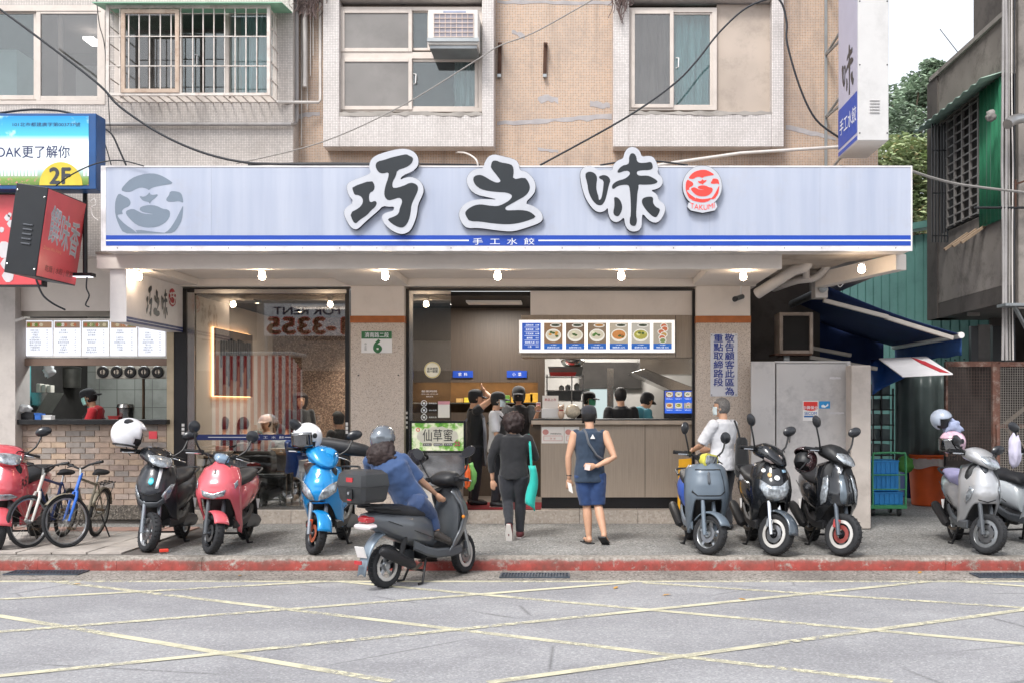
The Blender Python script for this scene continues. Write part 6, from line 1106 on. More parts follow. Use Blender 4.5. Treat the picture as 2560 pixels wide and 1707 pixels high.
# 4 blue scooter
blu = paint('paint_blue', '1a8fd4', .2, .2); s4 = scooter('bright blue scooter with twin headlights and raised black seat', G(791, 1385, .15), R(-1), blu, R(36), zsc=1.0, st=dict(head=blu, hl='none', caliper=mat('caliper_orange', 'd0552c', .4), fork=mat('fork_blue_grey', '8a8f96', .35, .5), disc=mat('disc_orange', 'b5654c', .4, .4), fa=(R(15), R(120)), seatz=1, patches=[('headlight', [(.08, .58), (.40, .60), (.75, .66), (.86, .78), (.55, .745), (.28, .69), (.12, .62)], lamp_c, .006, .012), ('badge', [(-.14, .86), (0, .84), (.14, .86), (.05, .82), (0, .805), (-.05, .82)], sticker), ('nose_line', [(-.4, .575), (.4, .575), (.3, .56), (-.3, .56)], under_m)], ap=dict(zc=.54, zt=.97), mzs=.9))
MB(None).loft([sring(.30, 1.02, .02, .09), sring(.38, 1.08, .05, .15), sring(.44, 1.02, .06, .14)]).build('screen_cowl', blu, s4, smooth=True)
MB().loft([[V((-.12+.6*(p.x-y), y, 1.16-.16*(y+.15)+(p.y*.5+p.z-zz))) for p in [V((y+q.y*1.0, q.x*0, q.z)) for q in sring(0, zz, hh, hw)]] for y, zz, hh, hw in ((-.22, 0, .03, .06), (-.16, 0, .07, .13), (.0, 0, .085, .16), (.2, 0, .085, .16), (.36, 0, .07, .14), (.46, 0, .035, .08))]).build('raised_seat', seat_m, s4, smooth=True, ang=60)
helmet('white visored helmet on the mirror of the blue scooter', loc_pt(s4, (.36, -.17, 1.25)), .165, MATS['helmet_white'], R(235), True, (0, R(6)))
# 6 grey-blue electric scooter
gbl = mat('paint_slate', '66727e', .38, .1, var=.04, coat=.2); s6 = scooter('slate grey electric scooter with yellow-rimmed headlight', G(1775, 1385, .15), R(3), gbl, R(38), zsc=.97, st=dict(cover=False, hl='rect', mirror='round', side=mat('panel_blue', '2b55b0', .35), skirt=gbl, rim=rim_s, fork=gbl, fa=(R(30), R(150)), patches=[('panel_line', [(-.62, .93), (.62, .93), (.72, .68), (.5, .64), (-.5, .64), (-.72, .68), (-.70, .70), (-.49, .65), (.49, .65), (.70, .69), (.60, .92), (-.60, .92)], under_m, .002, .003), ('vent_slot', [(-.06, .89), (0, .91), (.06, .89), (.06, .78), (0, .765), (-.06, .78)], dgrey)], ap=dict(w=[(.2, .19), (.35, .215), (.5, .235), (.65, .25), (.8, .245), (.92, .225), (1.0, .16)], wrap=.16, pw=3.2, zc=.60, zs=.2, a0=.6, a1=.92, drop=.03, x=[(.24, .44), (.4, .52), (.55, .575), (.65, .585), (.75, .575), (.9, .53), (1.0, .45)]), mzs=1.0))
# 7 black scooter with stickers
s7 = scooter('black scooter with round stickers and one large headlight', G(1940, 1387, .15), R(2), blk, R(40), zsc=1.02, st=dict(head=blk, hl='none', fork=chrome, caliper=rim_s, white=rim_w, fender=paint('paint_gunmetal', '4a535c'), fa=(R(5), R(110)), patches=[('headlight', [(-.62, .78), (-.2, .72), (.2, .72), (.62, .78), (.66, .70), (.4, .60), (0, .575), (-.4, .60), (-.66, .70)], lamp_c, .006, .015), ('sticker', [(-.52+.1*cos(t*.7), .875+.022*sin(t*.7)) for t in range(9)], sticker), ('sticker', [(-.25+.1*cos(t*.7), .83+.024*sin(t*.7)) for t in range(9)], mat('decal_gold', 'c9a36a', .4)), ('sticker', [(.08+.14*cos(t*.7), .80+.026*sin(t*.7)) for t in range(9)], sticker), ('sticker', [(.45, .88), (.72, .875), (.7, .85), (.47, .85)], mat('decal_blue', '9fc2dc', .4)), ('scoop', [(-.2, .93), (.2, .93), (.1, .90), (-.1, .90)], black_fr)], mzs=1.0))
MB().loft([sring(.44, 1.03, .02, .09), sring(.49, 1.0, .04, .10), sring(.53, .97, .02, .05)]).build('cowl_lamp', mat('lamp_dark', '7a6f6d', .1, .2, coat=1.), s7, smooth=True)
# 8 black angular scooter
s8 = scooter('black scooter with silver V badge and red brake caliper', G(2108, 1388, .15), R(2), blk, R(38), zsc=1.01, st=dict(head=under_m, hl='bar', fork=mat('fork_grey', '5d646c', .4, .5), caliper=mat('caliper_red', 'b04a48', .4), disc=mat('disc_red', '9c4f4a', .4, .4), white=rim_w, fendc=False, patches=[('side_lamp', [(.52, .83), (.70, .80), (.84, .62), (.82, .52), (.66, .56), (.56, .70)], lamp_c, .006, .012), ('v_badge', [(-.3, .95), (.3, .95), (.12, .885), (0, .845), (-.12, .885)], mat('badge_silver', 'b9bcc2', .2, .7)), ('centre_rib', [(-.10, .84), (.10, .84), (.16, .60), (.08, .545), (-.08, .545), (-.16, .60)], mat('rib_steel', '6f7a84', .25, .4, coat=.5))], ap=dict(zc=.52, x=[(.24, .40), (.4, .52), (.52, .63), (.65, .64), (.75, .60), (.9, .50), (1.0, .42)], pw=1.7), mzs=1.0))
helmet('dark brown glossy helmet on the handlebar of the black scooter', loc_pt(s8, (.30, -.33, 1.0)), .14, mat('helmet_brown', '3a2427', .12, coat=1.), R(200), False, (R(20), R(-30)))
# 9 silver scooter
slv = paint('paint_silver', 'b4b5b8', .28, .35); s9 = scooter('silver scooter with helmets and a lilac seat cover', G(2470, 1385, .15), R(-5), slv, R(36), zsc=.98, st=dict(head=slv, white=rim_s, rim=rim_s, seat=mat('seat_cover', '8f8cae', .8, var=.12, bump=.3), hl='bar', fendc=False, skirt=dgrey, patches=[('side_lamp', [(.55, .70), (.68, .74), (.82, .60), (.78, .54), (.66, .60)], lamp_c), ('crest', [(-.3, .96), (.3, .96), (.15, .90), (0, .88), (-.15, .90)], mat('crest_dark', '33373d', .3)), ('nose_line', [(-.4, .60), (0, .575), (.4, .60), (.38, .592), (0, .565), (-.38, .592)], under_m)], ap=dict(drop=.05, wrap=.3), mzs=.25))
hb_ = loc_pt(s9, (.25, -.27, 1.18)); helmet('pink and white helmet with dark visor on the silver scooter', hb_+V((0, 0, .03)), .15, mat('helmet_pink', 'd9b3c4', .25, var=.35, sc=9, coat=.6), R(215), True, (0, R(4))); helmet('small pale grey helmet perched above the pink one', hb_+V((-.12, .02, .30)), .12, mat('helmet_grey', '9aa3b2', .3, coat=.6), R(-50), False, (R(20), R(10)))
lump('lilac_cloth', 'lilac and blue cloth between the two helmets', 'cloth', hb_+V((.0, 0, .2)), .1, .08, .09, mat('cloth_lilac', '9aa3c0', .9, var=.2), .5, 2); lump('white_cloth', 'pale cloth draped over the right mirror of the silver scooter', 'cloth', loc_pt(s9, (.3, .38, 1.12)), .07, .08, .19, mat('cloth_pale', 'c3bfd3', .9), .35, 6)
# 10 pale scooter cut by the right edge
s10 = scooter('pale grey scooter cut off by the right picture edge', G(2650, 1372, .15), R(14), paint('paint_pale', 'c4cbd1', .3, .1), 0, st=dict(skirt=dgrey, side=MATS['paint_pale'])); text('lettering', 'cuxi', (0, 0, 0), .045, lamp_r, s10, .02, w=.12, fn=lambda a, b: (-.42+a, -.192, .60+b))
# small litter
tag(MB().obox(G(410, 1378, .17)+V((0, 0, .015)), .05, .03, .018, Matrix.Rotation(.4, 3, 'Z')).build('red_wheel_chock', mat('chock_red', 'd8402f', .5), bevel=.008), 'small red plastic block by the front wheel of the black scooter', 'block')
# 5 dark grey scooter ridden by the woman: seen from behind, in the gutter
gry = paint('paint_grey', '63676c', .3, .35); F5 = V((XW(1158, 11.4), 11.4, 0)); a5 = atan2(.60, -.80)
s5 = scooter('dark grey scooter with top box, ridden by a woman at the kerb', F5, a5, gry, R(12), z0=.004, sc=.93, zsc=1.06, st=dict(skirt=dgrey, rim=rim_s, white=rim_w, head=under_m, rfender=mat('fender_steel', '7f8c99', .35, .2), fork=rim_s, mirror='oval', tail=lamp_r, fendc=False, rwhite=1, inner=dgrey))
tb = thing('top_box', 'black top case with red reflectors on the dark grey scooter', 'top case', s5.location, s5.rotation_euler[2], world=False, sc=.93); tb.scale.z = .93*1.06; bxm = mat('case_grey_black', '2f3134', .4, var=.1, coat=.2)
def tr_(dz, hx, hy, cx=-.93): return [V((cx+sx*hx, sy*hy, dz)) for sx, sy in ((-1, -.8), (-.85, -1), (.85, -1), (1, -.8), (1, .8), (.85, 1), (-.85, 1), (-1, .8))]
MB().loft([tr_(.90, .15, .17), tr_(.93, .17, .20), tr_(1.06, .19, .22)]).build('base', bxm, tb, smooth=True, ang=30); MB().loft([tr_(1.062, .195, .225), tr_(1.08, .195, .225), tr_(1.18, .18, .21), tr_(1.22, .13, .16)]).build('lid', bxm, tb, smooth=True, ang=30); MB().obox((-1.118, 0, 1.13), .006, .05, .022).build('reflector', lamp_r, tb); MB().obox((-1.118, 0, .99), .008, .045, .05).build('lock', under_m, tb); MB().lathe([(.016, 0), (.016, .01)], (-1.127, 0, 1.0), (-1, 0, 0), 12).build('keyhole', chrome, tb); MB().obox((-1.12, 0, .935), .006, .03, .01).build('reflector', lamp_r, tb)
MB().tube([(-.75, .1, .86), (-1.05, .1, .89), (-1.05, -.1, .89), (-.75, -.1, .86)], .012, 6).build('rack', under_m, s5, smooth=True); MB().obox((-1.0, 0, .30), .01, .05, .018).build('reflector', lamp_r, s5); MB().loft([sring(-.87, .66, .03, .15), sring(-.945, .65, .028, .13), sring(-.955, .65, .015, .1)]).build('turn_lamp', mat('lamp_pale', 'd8cfd0', .15, coat=1.), s5, smooth=True)
MB().lathe([(.018, 0), (.022, .015), (.01, .03)], (.38, -.215, .66), (0, -1, 0), 12).build('reflector', lamp_o, s5)
# ---------------------------------------------------------------- bicycles
def bicycle(lab, contact, ang, fork_m, fr_m, steer, extra):
    f = V((sin(ang), -cos(ang), 0)); Rw = .31; t = thing('bicycle', lab, 'bicycle', V((contact[0], contact[1], .17))-f*.52, atan2(f.y, f.x), group='bicycles', world=False); lean = Matrix.Rotation(R(extra.get('lean', 5)), 4, 'X')
    ax0 = V((.30, 0, .85)); ax1 = V((.52, 0, Rw)); axd = (ax1-ax0).normalized(); MS = lean @ Matrix.Translation(ax0) @ Matrix.Rotation(-steer, 4, axd) @ Matrix.Translation(-ax0); T = lambda p: MS @ p; L = lambda p: lean @ p
    for nm, c, tt in (('front_wheel', ax1, T), ('rear_wheel', V((-.5, 0, Rw)), L)):
        w = MB(tt).torus(c, (0, 1, 0), Rw-.045, .012, 36, 6, 1.2).lathe([(.02, -.04), (.03, 0), (.02, .04)], c, (0, 1, 0), 10).build(nm, rim_s if nm[0] == 'f' else mat('rim_dull', '6b6a66', .5, .5), t, smooth=True); MB(tt).torus(c, (0, 1, 0), Rw-.018, .021, 40, 8).build('tyre', rub_m, w, smooth=True)
        sp_ = MB(tt)
        for k in range(18): a = 2*pi*k/18; sp_.tube([c+V((0, .025*(-1)**k, 0)), c+V((cos(a), 0, sin(a)))*(Rw-.045)], .0022, 4)
        sp_.build('spokes', mat('spoke', '8d8a86', .4, .8), w)
    fk = MB(T)
    for y in (-.05, .05): fk.tube([ax1+V((0, y, 0)), ax1-axd*.3+V((0, y, 0)), ax1-axd*.37+V((0, y*.5, 0))], [.014, .018, .018], 8)
    fk.cyl(ax1-axd*.36, ax0+axd*-.02, .02, n=10); fk.build('fork', fork_m, t, smooth=True)
    MB(T).tube(curve([(.24, .30, .98), (.29, .15, .96), (.30, 0, .92), (.29, -.15, .96), (.24, -.30, .98)], 3), .013, 8).build('handlebar', under_m, t, smooth=True); MB(T).cyl((.31, 0, .84), (.30, 0, .93), .015, n=8).build('stem', steel_m, t)
    for y in (-1, 1): MB(T).tube([(.25, y*.22, .975), (.235, y*.32, .985)], .018, 8).build('grip', black_pl, t, smooth=True); MB(T).tube([(.285, y*.16, .965), (.31, y*.24, .95)], .007, 5).build('brake_lever', under_m, t)
    fm = MB(L); bb = V((-.08, 0, .27)); hd1 = ax0+axd*.05; hd2 = ax0+axd*.16; st_ = V((-.24, 0, .72))
    fm.cyl(hd2, bb, .019, n=8).cyl(hd1, st_*.93+V((0, 0, .02)), .016, n=8).cyl(bb, st_, .017, n=8)
    for y in (-.05, .05): fm.cyl(bb+V((0, y*.6, 0)), V((-.5, y, Rw)), .010, n=6).cyl(st_*.95+V((0, y*.4, .02)), V((-.5, y, Rw)), .009, n=6)
    fm.build('frame', fr_m, t, smooth=True); MB(L).cyl(st_, V((-.27, 0, .82)), .013, n=8).build('seat_post', steel_m, t)
    MB(L).loft([sring(-.10, .83, .015, .02), sring(-.2, .835, .025, .04), sring(-.32, .84, .035, .085), sring(-.38, .845, .03, .09), sring(-.40, .845, .01, .05)]).build('saddle', black_pl, t, smooth=True)
    cr = MB(L).torus(bb+V((0, -.05, 0)), (0, 1, 0), .085, .006, 24, 5); cr.bar(bb+V((0, -.07, 0)), bb+V((.12, -.07, -.12)), .018).bar(bb+V((0, .07, 0)), bb+V((-.12, .07, .12)), .018); cr.build('crank', mat('chain_steel', '55504b', .5, .6), t)
    for p in ((.12, -.11, -.12), (-.12, .11, .12)): MB(L).obox(bb+V(p), .04, .04, .012).build('pedal', mat('pedal', '4a3a28', .6), t)
    if extra.get('fender'):
        for c, tt, a0, a1 in ((ax1, T, 40, 130), (V((-.5, 0, Rw)), L, 20, 165)): MB(tt).grid(lambda u, v: c+V(((Rw+.02)*cos(R(a0+(a1-a0)*v)), (2*u-1)*.03, (Rw+.02)*sin(R(a0+(a1-a0)*v))-.01*abs(2*u-1))), 4, 14).build('mudguard', mat('guard_dull', '8a8272', .5, .3), t, smooth=True, solid=.003)
    if extra.get('rack'):
        rk_ = MB(L)
        for y in (-.06, -.02, .02, .06): rk_.cyl((-.32, y, .68), (-.72, y, .70), .005, n=5)
        for x in (-.32, -.52, -.72): rk_.cyl((x, -.065, .69), (x, .065, .69), .005, n=5)
        for y in (-.06, .06): rk_.cyl((-.68, y, .69), (-.5, y, Rw), .005, n=5)
        rk_.build('luggage_rack', under_m, t)
    MB(L).tube([(-.3, -.05, .28), (-.36, -.2, .02)] if extra.get('ks', -1) < 0 else [(-.42, .05, .3), (-.42, .22, .0)], .009, 6).build('kickstand', under_m, t); return t
bicycle('white-forked mountain bike leaning beside the red scooter', G(62, 1372, .15), R(3), mat('bike_white', 'cfcac4', .4, var=.1, dirt=.3), mat('bike_navy', '25386b', .4), R(-24), dict(lean=-8)); bicycle('blue-forked bicycle with luggage rack by the brick counter', G(155, 1371, .15), R(4), mat('bike_blue', '1f63c4', .35, coat=.4), mat('bike_frame_dull', '7d7668', .5, .3), R(-36), dict(lean=-9, fender=1, rack=1, ks=1))
# ---------------------------------------------------------------- people
def blob(name, mb, m_, parent, vox=.01, it=4, wr=0., ws=9., seed=0):
    """closed shapes fused into one continuous skin; wr = cloth wrinkle depth"""
    me = bpy.data.meshes.new(name); me.from_pydata([tuple(p) for p in mb.v], [], mb.f); b = bmesh.new(); b.from_mesh(me); bmesh.ops.recalc_face_normals(b, faces=b.faces); b.to_mesh(me); b.free()
    o = bpy.data.objects.new('tmp', me); SCR.collection.objects.link(o); q = o.modifiers.new('r', 'REMESH'); q.mode = 'VOXEL'; q.voxel_size = vox; q = o.modifiers.new('s', 'SMOOTH'); q.iterations = it; q.factor = .5
    me2 = evaluated(o); bpy.data.objects.remove(o)
    if wr:
        ns = [v.normal.copy() for v in me2.vertices]
        for v, n in zip(me2.vertices, ns): c = v.co; d = NZ.noise(V((c.x*ws, c.y*ws, c.z*ws*.55))+V((seed, seed*2, 0)))+.5*NZ.noise(c*ws*2.3+V((0, seed, 3))); v.co = c+n*d*wr
    me2.materials.clear(); me2.name = name; me2.polygons.foreach_set('use_smooth', [True]*len(me2.polygons)); return mesh_obj(name, me2, m_, parent)
def limb(m, pts, rs, n=12):
    pts = [V(p) for p in pts]; d0 = (pts[0]-pts[1]).normalized(); d1 = (pts[-1]-pts[-2]).normalized()
    return m.tube([pts[0]+d0*rs[0]*.7, pts[0]+d0*rs[0]*.3]+pts+[pts[-1]+d1*rs[-1]*.3, pts[-1]+d1*rs[-1]*.7], [rs[0]*.35, rs[0]*.85]+list(rs)+[rs[-1]*.85, rs[-1]*.35], n)
def eloft(m, cs, right, n=18):
    """body rings: (centre, half width, half depth)"""
    rings = []; right = V(right).normalized(); N = len(cs)
    for i, (c, a, b) in enumerate(cs):
        d = (V(cs[min(i+1, N-1)][0])-V(cs[max(i-1, 0)][0])).normalized(); f = d.cross(right).normalized(); r = f.cross(d).normalized(); rings.append([V(c)+r*a*cos(2*pi*k/n)+f*b*sin(2*pi*k/n) for k in range(n)])
    return m.loft(rings)
def ball(m, c, rx, ry, rz, q=None, n=14):
    q = q or Matrix.Identity(3); return m.loft([[V(c)+q @ V((rx*sin(pi*(i+.15)/(n+.3))*cos(2*pi*k/16), ry*sin(pi*(i+.15)/(n+.3))*sin(2*pi*k/16), rz*cos(pi*(i+.15)/(n+.3)))) for k in range(16)] for i in range(n+1)])
STAND = dict(pel=(0, 0, .525), chest=(0, .005, .70), neck=(0, -.008, .825), head=(0, .012, .92), shL=(-.108, -.008, .795), elL=(-.135, -.02, .625), wrL=(-.14, .015, .485), shR=(.108, -.008, .795), elR=(.135, -.02, .625), wrR=(.14, .015, .485), hiL=(-.05, 0, .50), knL=(-.053, .012, .28), anL=(-.055, -.012, .045), hiR=(.05, 0, .50), knR=(.053, .012, .28), anR=(.055, -.012, .045))
SEAT = dict(STAND); dz = -.215
for k in ('pel', 'chest', 'neck', 'head', 'shL', 'shR', 'hiL', 'hiR'): x, y, z = STAND[k]; SEAT[k] = (x, y+.02*(z-.5)*3, z+dz)
SEAT.update(elL=(-.13, .06, .42), wrL=(-.09, .17, .41), elR=(.13, .06, .42), wrR=(.09, .17, .41), knL=(-.06, .23, .29), knR=(.06, .23, .29), anL=(-.06, .2, .045), anR=(.06, .2, .045))
skin_a = mat('skin_warm', 'c99c80', .55, var=.06, sc=12); skin_b = mat('skin_tan', 'b58a6c', .55, var=.06, sc=12); hair_b = mat('hair_black', '1d1a1a', .7, var=.3, sc=60, bump=.4, bsc=120); hair_br = mat('hair_brown', '2f2221', .65, var=.35, sc=60, bump=.5, bsc=120); hair_g = mat('hair_grey', '6d6a68', .6, var=.35, sc=70, bump=.4, bsc=140)
def cloth(n, c, r=.85): return mat('cloth_'+n, c, r, var=.08, sc=7, bump=.12, bsc=220, sheen=.2)
def person(lab, loc, rz, H, J=None, base=STAND, skin=skin_a, top=None, bot=None, sleeve=.45, leg=1., hair=('short', hair_b), shoe=None, girth=1., vox=.009, mask=None, cap=None, hlook=0., hpitch=0., feet=None, hands=None, apron=None, seed=1, toplen=.0, capdir=None):
    j = dict(base); j.update(J or {}); p = {k: V(v)*H for k, v in j.items()}
    t = thing('person', lab, 'person', loc, rz, world=False, group='people')
    rt = (p['shR']-p['shL']).normalized(); hrt = (p['hiR']-p['hiL']).normalized(); up = (p['neck']-p['pel']).normalized(); fw = up.cross(rt).normalized(); g = girth
    HM = Matrix.Rotation(hlook, 3, 'Z') @ Matrix(((rt.x, fw.x, 0), (rt.y, fw.y, 0), (rt.z*.0, fw.z*.0, 1))); 
    a = V((rt.x, rt.y, 0)).normalized(); HM = Matrix.Rotation(hlook, 3, 'Z') @ Matrix(((a.x, -a.y, 0), (a.y, a.x, 0), (0, 0, 1))) @ Matrix.Rotation(hpitch, 3, 'X'); hc = p['head']; hd = lambda x, y, z: hc+HM @ V((x*H, y*H, z*H))
    # skin: one continuous body
    b = MB(); ball(b, hc+HM @ V((0, 0, .008*H)), .045*H, .056*H, .060*H, HM); ball(b, hd(0, .012, -.03), .036*H, .040*H, .042*H, HM); ball(b, hd(0, .056, -.012), .008*H, .012*H, .014*H, HM)
    for s in (-1, 1): ball(b, hd(s*.046, -.002, -.008), .006*H, .011*H, .017*H, HM)
    limb(b, [p['neck']-up*.02*H, p['neck']+up*.02*H, hd(0, -.008, -.03)], [.036*H, .031*H, .033*H])
    mid = p['pel']*.5+p['chest']*.5
    tors = [(p['pel']-up*.035*H, .050, .036), (p['pel'], .058, .042), (mid, .070, .050), (p['chest'], .092*g, .062*g), (p['chest']*.45+(p['shL']+p['shR'])*.275, .094*g, .056*g), ((p['shL']+p['shR'])/2+up*.012*H, .075*g, .042*g), (p['neck'], .035, .034)]
    eloft(b, [(c, x*H, y*H) for c, x, y in tors], rt)
    for s, S_ in ((-1, 'L'), (1, 'R')):
        sh, el, wr_ = p['sh'+S_], p['el'+S_], p['wr'+S_]; limb(b, [sh, sh*.5+el*.5, el, el*.6+wr_*.4, wr_], [.031*H*g, .028*H*g, .023*H, .023*H, .015*H])
        hd_ = V((hands or {}).get(S_, tuple(wr_-el))).normalized(); sd = hd_.cross(fw); sd = (sd if sd.length > .1 else hd_.cross(rt)).normalized(); nn = sd.cross(hd_).normalized(); pm = wr_+hd_*.03*H
        if sd.dot(rt)*s > 0: sd = -sd
        q = Matrix((sd, nn, hd_)).transposed(); ball(b, pm+hd_*.004*H, .022*H, .011*H, .032*H, q, 8); curl = (hands or {}).get('curl', .5)
        for k in range(4):
            o = pm+hd_*.028*H+sd*(.0165-.011*k)*H; L = (.036, .042, .039, .030)[k]*H; c1 = o+hd_*L*.5+nn*curl*.006*H; c2 = c1+hd_*L*.38*cos(curl*1.2)+nn*L*.45*sin(curl*1.2); b.tube([o-hd_*.012*H, o, c1, c2, c2+hd_*.002*H], [.0055*H, .0056*H, .005*H, .0044*H, .002*H], 8)
        b.tube([pm-hd_*.012*H+sd*.012*H, pm+sd*.027*H+hd_*.012*H+nn*.004*H, pm+sd*.030*H+hd_*.032*H+nn*.008*H, pm+sd*.030*H+hd_*.036*H+nn*.009*H], [.008*H, .0068*H, .0055*H, .002*H], 8)
        hi, kn, an = p['hi'+S_], p['kn'+S_], p['an'+S_]; limb(b, [hi, hi*.5+kn*.5, kn, kn*.65+an*.35, an], [.032*H, .040*H*g, .031*H, .034*H, .020*H])
        fd = V((feet or {}).get(S_, (0, 1, 0))).normalized(); fz = V((0, 0, -1)) if abs(fd.z) < .5 else V((0, -1, 0)); heel = an+(V((0, 0, -1))-fd*.0).normalized()*.022*H-fd*.018*H; limb(b, [an, heel], [.02*H, .02*H]); limb(b, [heel, heel+fd*.05*H, heel+fd*.11*H], [.019*H, .021*H, .014*H])
    bo = blob('body', b, skin, t, vox, 3)
    for s in (-1, 1):
        e = MB(); ball(e, hd(s*.018, .0515, .006), .0075*H, .004*H, .004*H, HM, 6); e.build('eye', black_fr, bo, smooth=True); e = MB(); ball(e, hd(s*.019, .0525, .020), .011*H, .003*H, .0025*H, HM, 6); e.build('eyebrow', hair[1], bo, smooth=True)
    if not mask: e = MB(); ball(e, hd(0, .049, -.040), .013*H, .004*H, .004*H, HM, 6); e.build('mouth', mat('lips', 'a5605a', .5), bo, smooth=True)
    else:
        e = MB(); n = 12; e.grid(lambda u, v: hd(sin((u-.5)*2.7)*.050, .012+cos((u-.5)*2.7)*(.054-.010*abs(v-.4)), .006-.062*v), 14, 6); e.build('mask', mask, bo, smooth=True, solid=.003)
        for s in (-1, 1): MB().tube([hd(s*.047, .022, -.005), hd(s*.051, -.002, -.012), hd(s*.048, .015, -.04)], .002, 4).build('mask_loop', mask, bo)
    k = .012*H
    if top:
        m = MB(); low = (p['pel']-up*(.05+toplen)*H, .104*g, .082*g); tl = [low]+[(c, x, y) for c, x, y in ((p['pel'], .102*g, .080*g), (p['pel']*.72+p['chest']*.28, .096*g, .074*g), (mid, .093*g, .070*g), (p['chest']*.75+p['pel']*.25, .099*g, .073*g), (p['chest'], .105*g, .075*g), (tors[4][0], .107*g, .070*g))]+[((p['shL']+p['shR'])/2+up*.016*H, .098*g, .060*g), (p['neck']-up*.012*H, .062*g, .056), (p['neck']+up*.008*H, .044, .045)]
        eloft(m, [(c, x*H, y*H) for c, x, y in tl], rt)
        for S_ in 'LR':
            sh, el, wr_ = p['sh'+S_], p['el'+S_], p['wr'+S_]
            if sleeve <= 0: limb(m, [sh-(p['sh'+S_]-p['neck']).normalized()*.02*H, sh], [.030*H, .030*H]); continue
            pts, rs = [sh], [.040*H*g]; f = min(1, sleeve*2); pts += [sh+(el-sh)*f*.5, sh+(el-sh)*f]; rs += [.040*H*g, .039*H*g if sleeve < .6 else .033*H]
            if sleeve > .5: f2 = (sleeve-.5)*2; pts += [el+(wr_-el)*f2*.5, el+(wr_-el)*f2]; rs += [.031*H, .027*H]
            dd = (pts[0]-pts[1]).normalized(); m.tube([pts[0]+dd*.036*H, pts[0]+dd*.024*H]+pts, [.015*H, .034*H]+rs, 14)
        blob('shirt', m, top, t, vox*1.15, 7, .0085*H/1.7, 9, seed)
    if bot:
        m = MB(); eloft(m, [(p['pel']-hrt.cross(up)*0-up*.045*H, .088*g*H, .066*g*H), (p['pel']-up*.01*H, .094*g*H, .07*g*H), (p['pel']+up*.055*H, .090*g*H, .066*g*H)], hrt)
        for S_ in 'LR':
            hi, kn, an = p['hi'+S_], p['kn'+S_], p['an'+S_]; pts, rs = [hi, hi*.5+kn*.5], [.066*H*g, .057*H*g]
            if leg >= .5: pts.append(kn); rs.append(.046*H if leg > .6 else .052*H)
            else: pts[-1] = hi+(kn-hi)*leg*2; 
            if leg > .5: f2 = (leg-.5)*2; pts += [kn+(an-kn)*f2*.5, kn+(an-kn)*f2*.98]; rs += [.040*H, .034*H]
            m.tube([hi+(hi-kn).normalized()*.03*H]+pts, [.04*H]+rs, 16)
        blob('trousers', m, bot, t, vox*1.15, 3, .008*H/1.7, 9, seed+5)
    if shoe:
        for S_ in 'LR':
            an = p['an'+S_]; fd = V((feet or {}).get(S_, (0, 1, 0))).normalized(); heel = an+V((0, 0, -1))*.022*H-fd*.018*H; m = MB()
            sd = fd.cross(V((0, 0, 1))); sd = sd.normalized() if sd.length > .1 else V((1, 0, 0)); un = sd.cross(fd).normalized()
            if shoe[0] == 'flip': m.obox(heel+fd*.05*H-un*.021*H, .03*H, .078*H, .006*H, Matrix((sd, fd, un)).transposed()); m.tube([heel+fd*.06*H+sd*.026*H-un*.015*H, heel+fd*.08*H+un*.022*H, heel+fd*.06*H-sd*.026*H-un*.015*H], .007*H, 6); m.build('sandal', shoe[1], t, bevel=.006)
            else:
                limb(m, [heel+un*.012*H, heel+fd*.06*H, heel+fd*.118*H-un*.003*H], [.029*H, .029*H, .022*H]); limb(m, [heel, an+un*.005*H], [.028*H, .026*H]); blob('shoe', m, shoe[1], t, .008, 2)
                if len(shoe) > 2: m = MB(); m.loft([[heel+fd*x*H+sd*y*w_*H-un*z*H for x, y in ((-.028, -.6), (-.028, .6), (.05, 1), (.11, .9), (.14, .3), (.14, -.3), (.11, -.9), (.05, -1))] for z, w_ in ((.016, .027), (.027, .027))]); m.build('sole', shoe[2], t, bevel=.003)
    st, hm = hair
    if st:
        bm = bmesh.new(); bmesh.ops.create_icosphere(bm, subdivisions=4, radius=1); bx_, by_, bt_, bl_ = {'short': (1.06, 1.06, 1.05, 1.26), 'bob': (1.2, 1.15, 1.08, 1.75), 'curly': (1.72, 1.45, 1.2, 1.7), 'long': (1.6, 1.25, 1.08, 2.3)}[st]
        for v in bm.verts:
            c = v.co.copy(); face = smst((c.y-.15)/.35)*smst((.45-c.z)/.3); k_ = 1+(.22 if st == 'curly' else .05)*NZ.noise(c*(4.5 if st == 'curly' else 7)+V((seed, 0, 0)))+(.16 if st == 'curly' else .03)*NZ.noise(c*9)
            k_ *= 1-.35*face; zz = c.z
            if st == 'short': k_ *= 1-.22*smst((-.65-c.z)/.3)
            rx, ry, rz_ = .0495*bx_, .060*by_, .062*(bt_ if c.z > 0 else bl_)
            v.co = hd(c.x*rx*k_, c.y*ry*k_-.004-(.012 if st != 'short' and c.z < 0 else 0)*(-min(0, c.z)), .012+zz*rz_*k_)
        me = bpy.data.meshes.new('hair'); bm.to_mesh(me); bm.free(); me.polygons.foreach_set('use_smooth', [True]*len(me.polygons)); mesh_obj('hair', me, hm, t)
    if cap:
        cd_ = Matrix.Rotation(capdir or 0., 3, 'Z'); hq = lambda x, y, z: hc+HM @ cd_ @ V((x*H, y*H, z*H)); m = MB(); m.loft([[hq(.054*r_*cos(2*pi*k/24), .063*r_*sin(2*pi*k/24)-.002, .012+z) for k in range(24)] for r_, z in ((1.03, 0), (1.04, .02), (.98, .04), (.75, .056), (.4, .064), (.05, .067))]); c = m.build('cap', cap, t, smooth=True)
        MB().grid(lambda u, v: hq(sin((u-.5)*2.2)*.052*(1-.1*v), .03+cos((u-.5)*2.2)*.03+.050*v*cos((u-.5)*1.9), .016-.014*v*v-.012*abs(u-.5)), 12, 5).build('brim', cap, c, smooth=True, solid=.004)
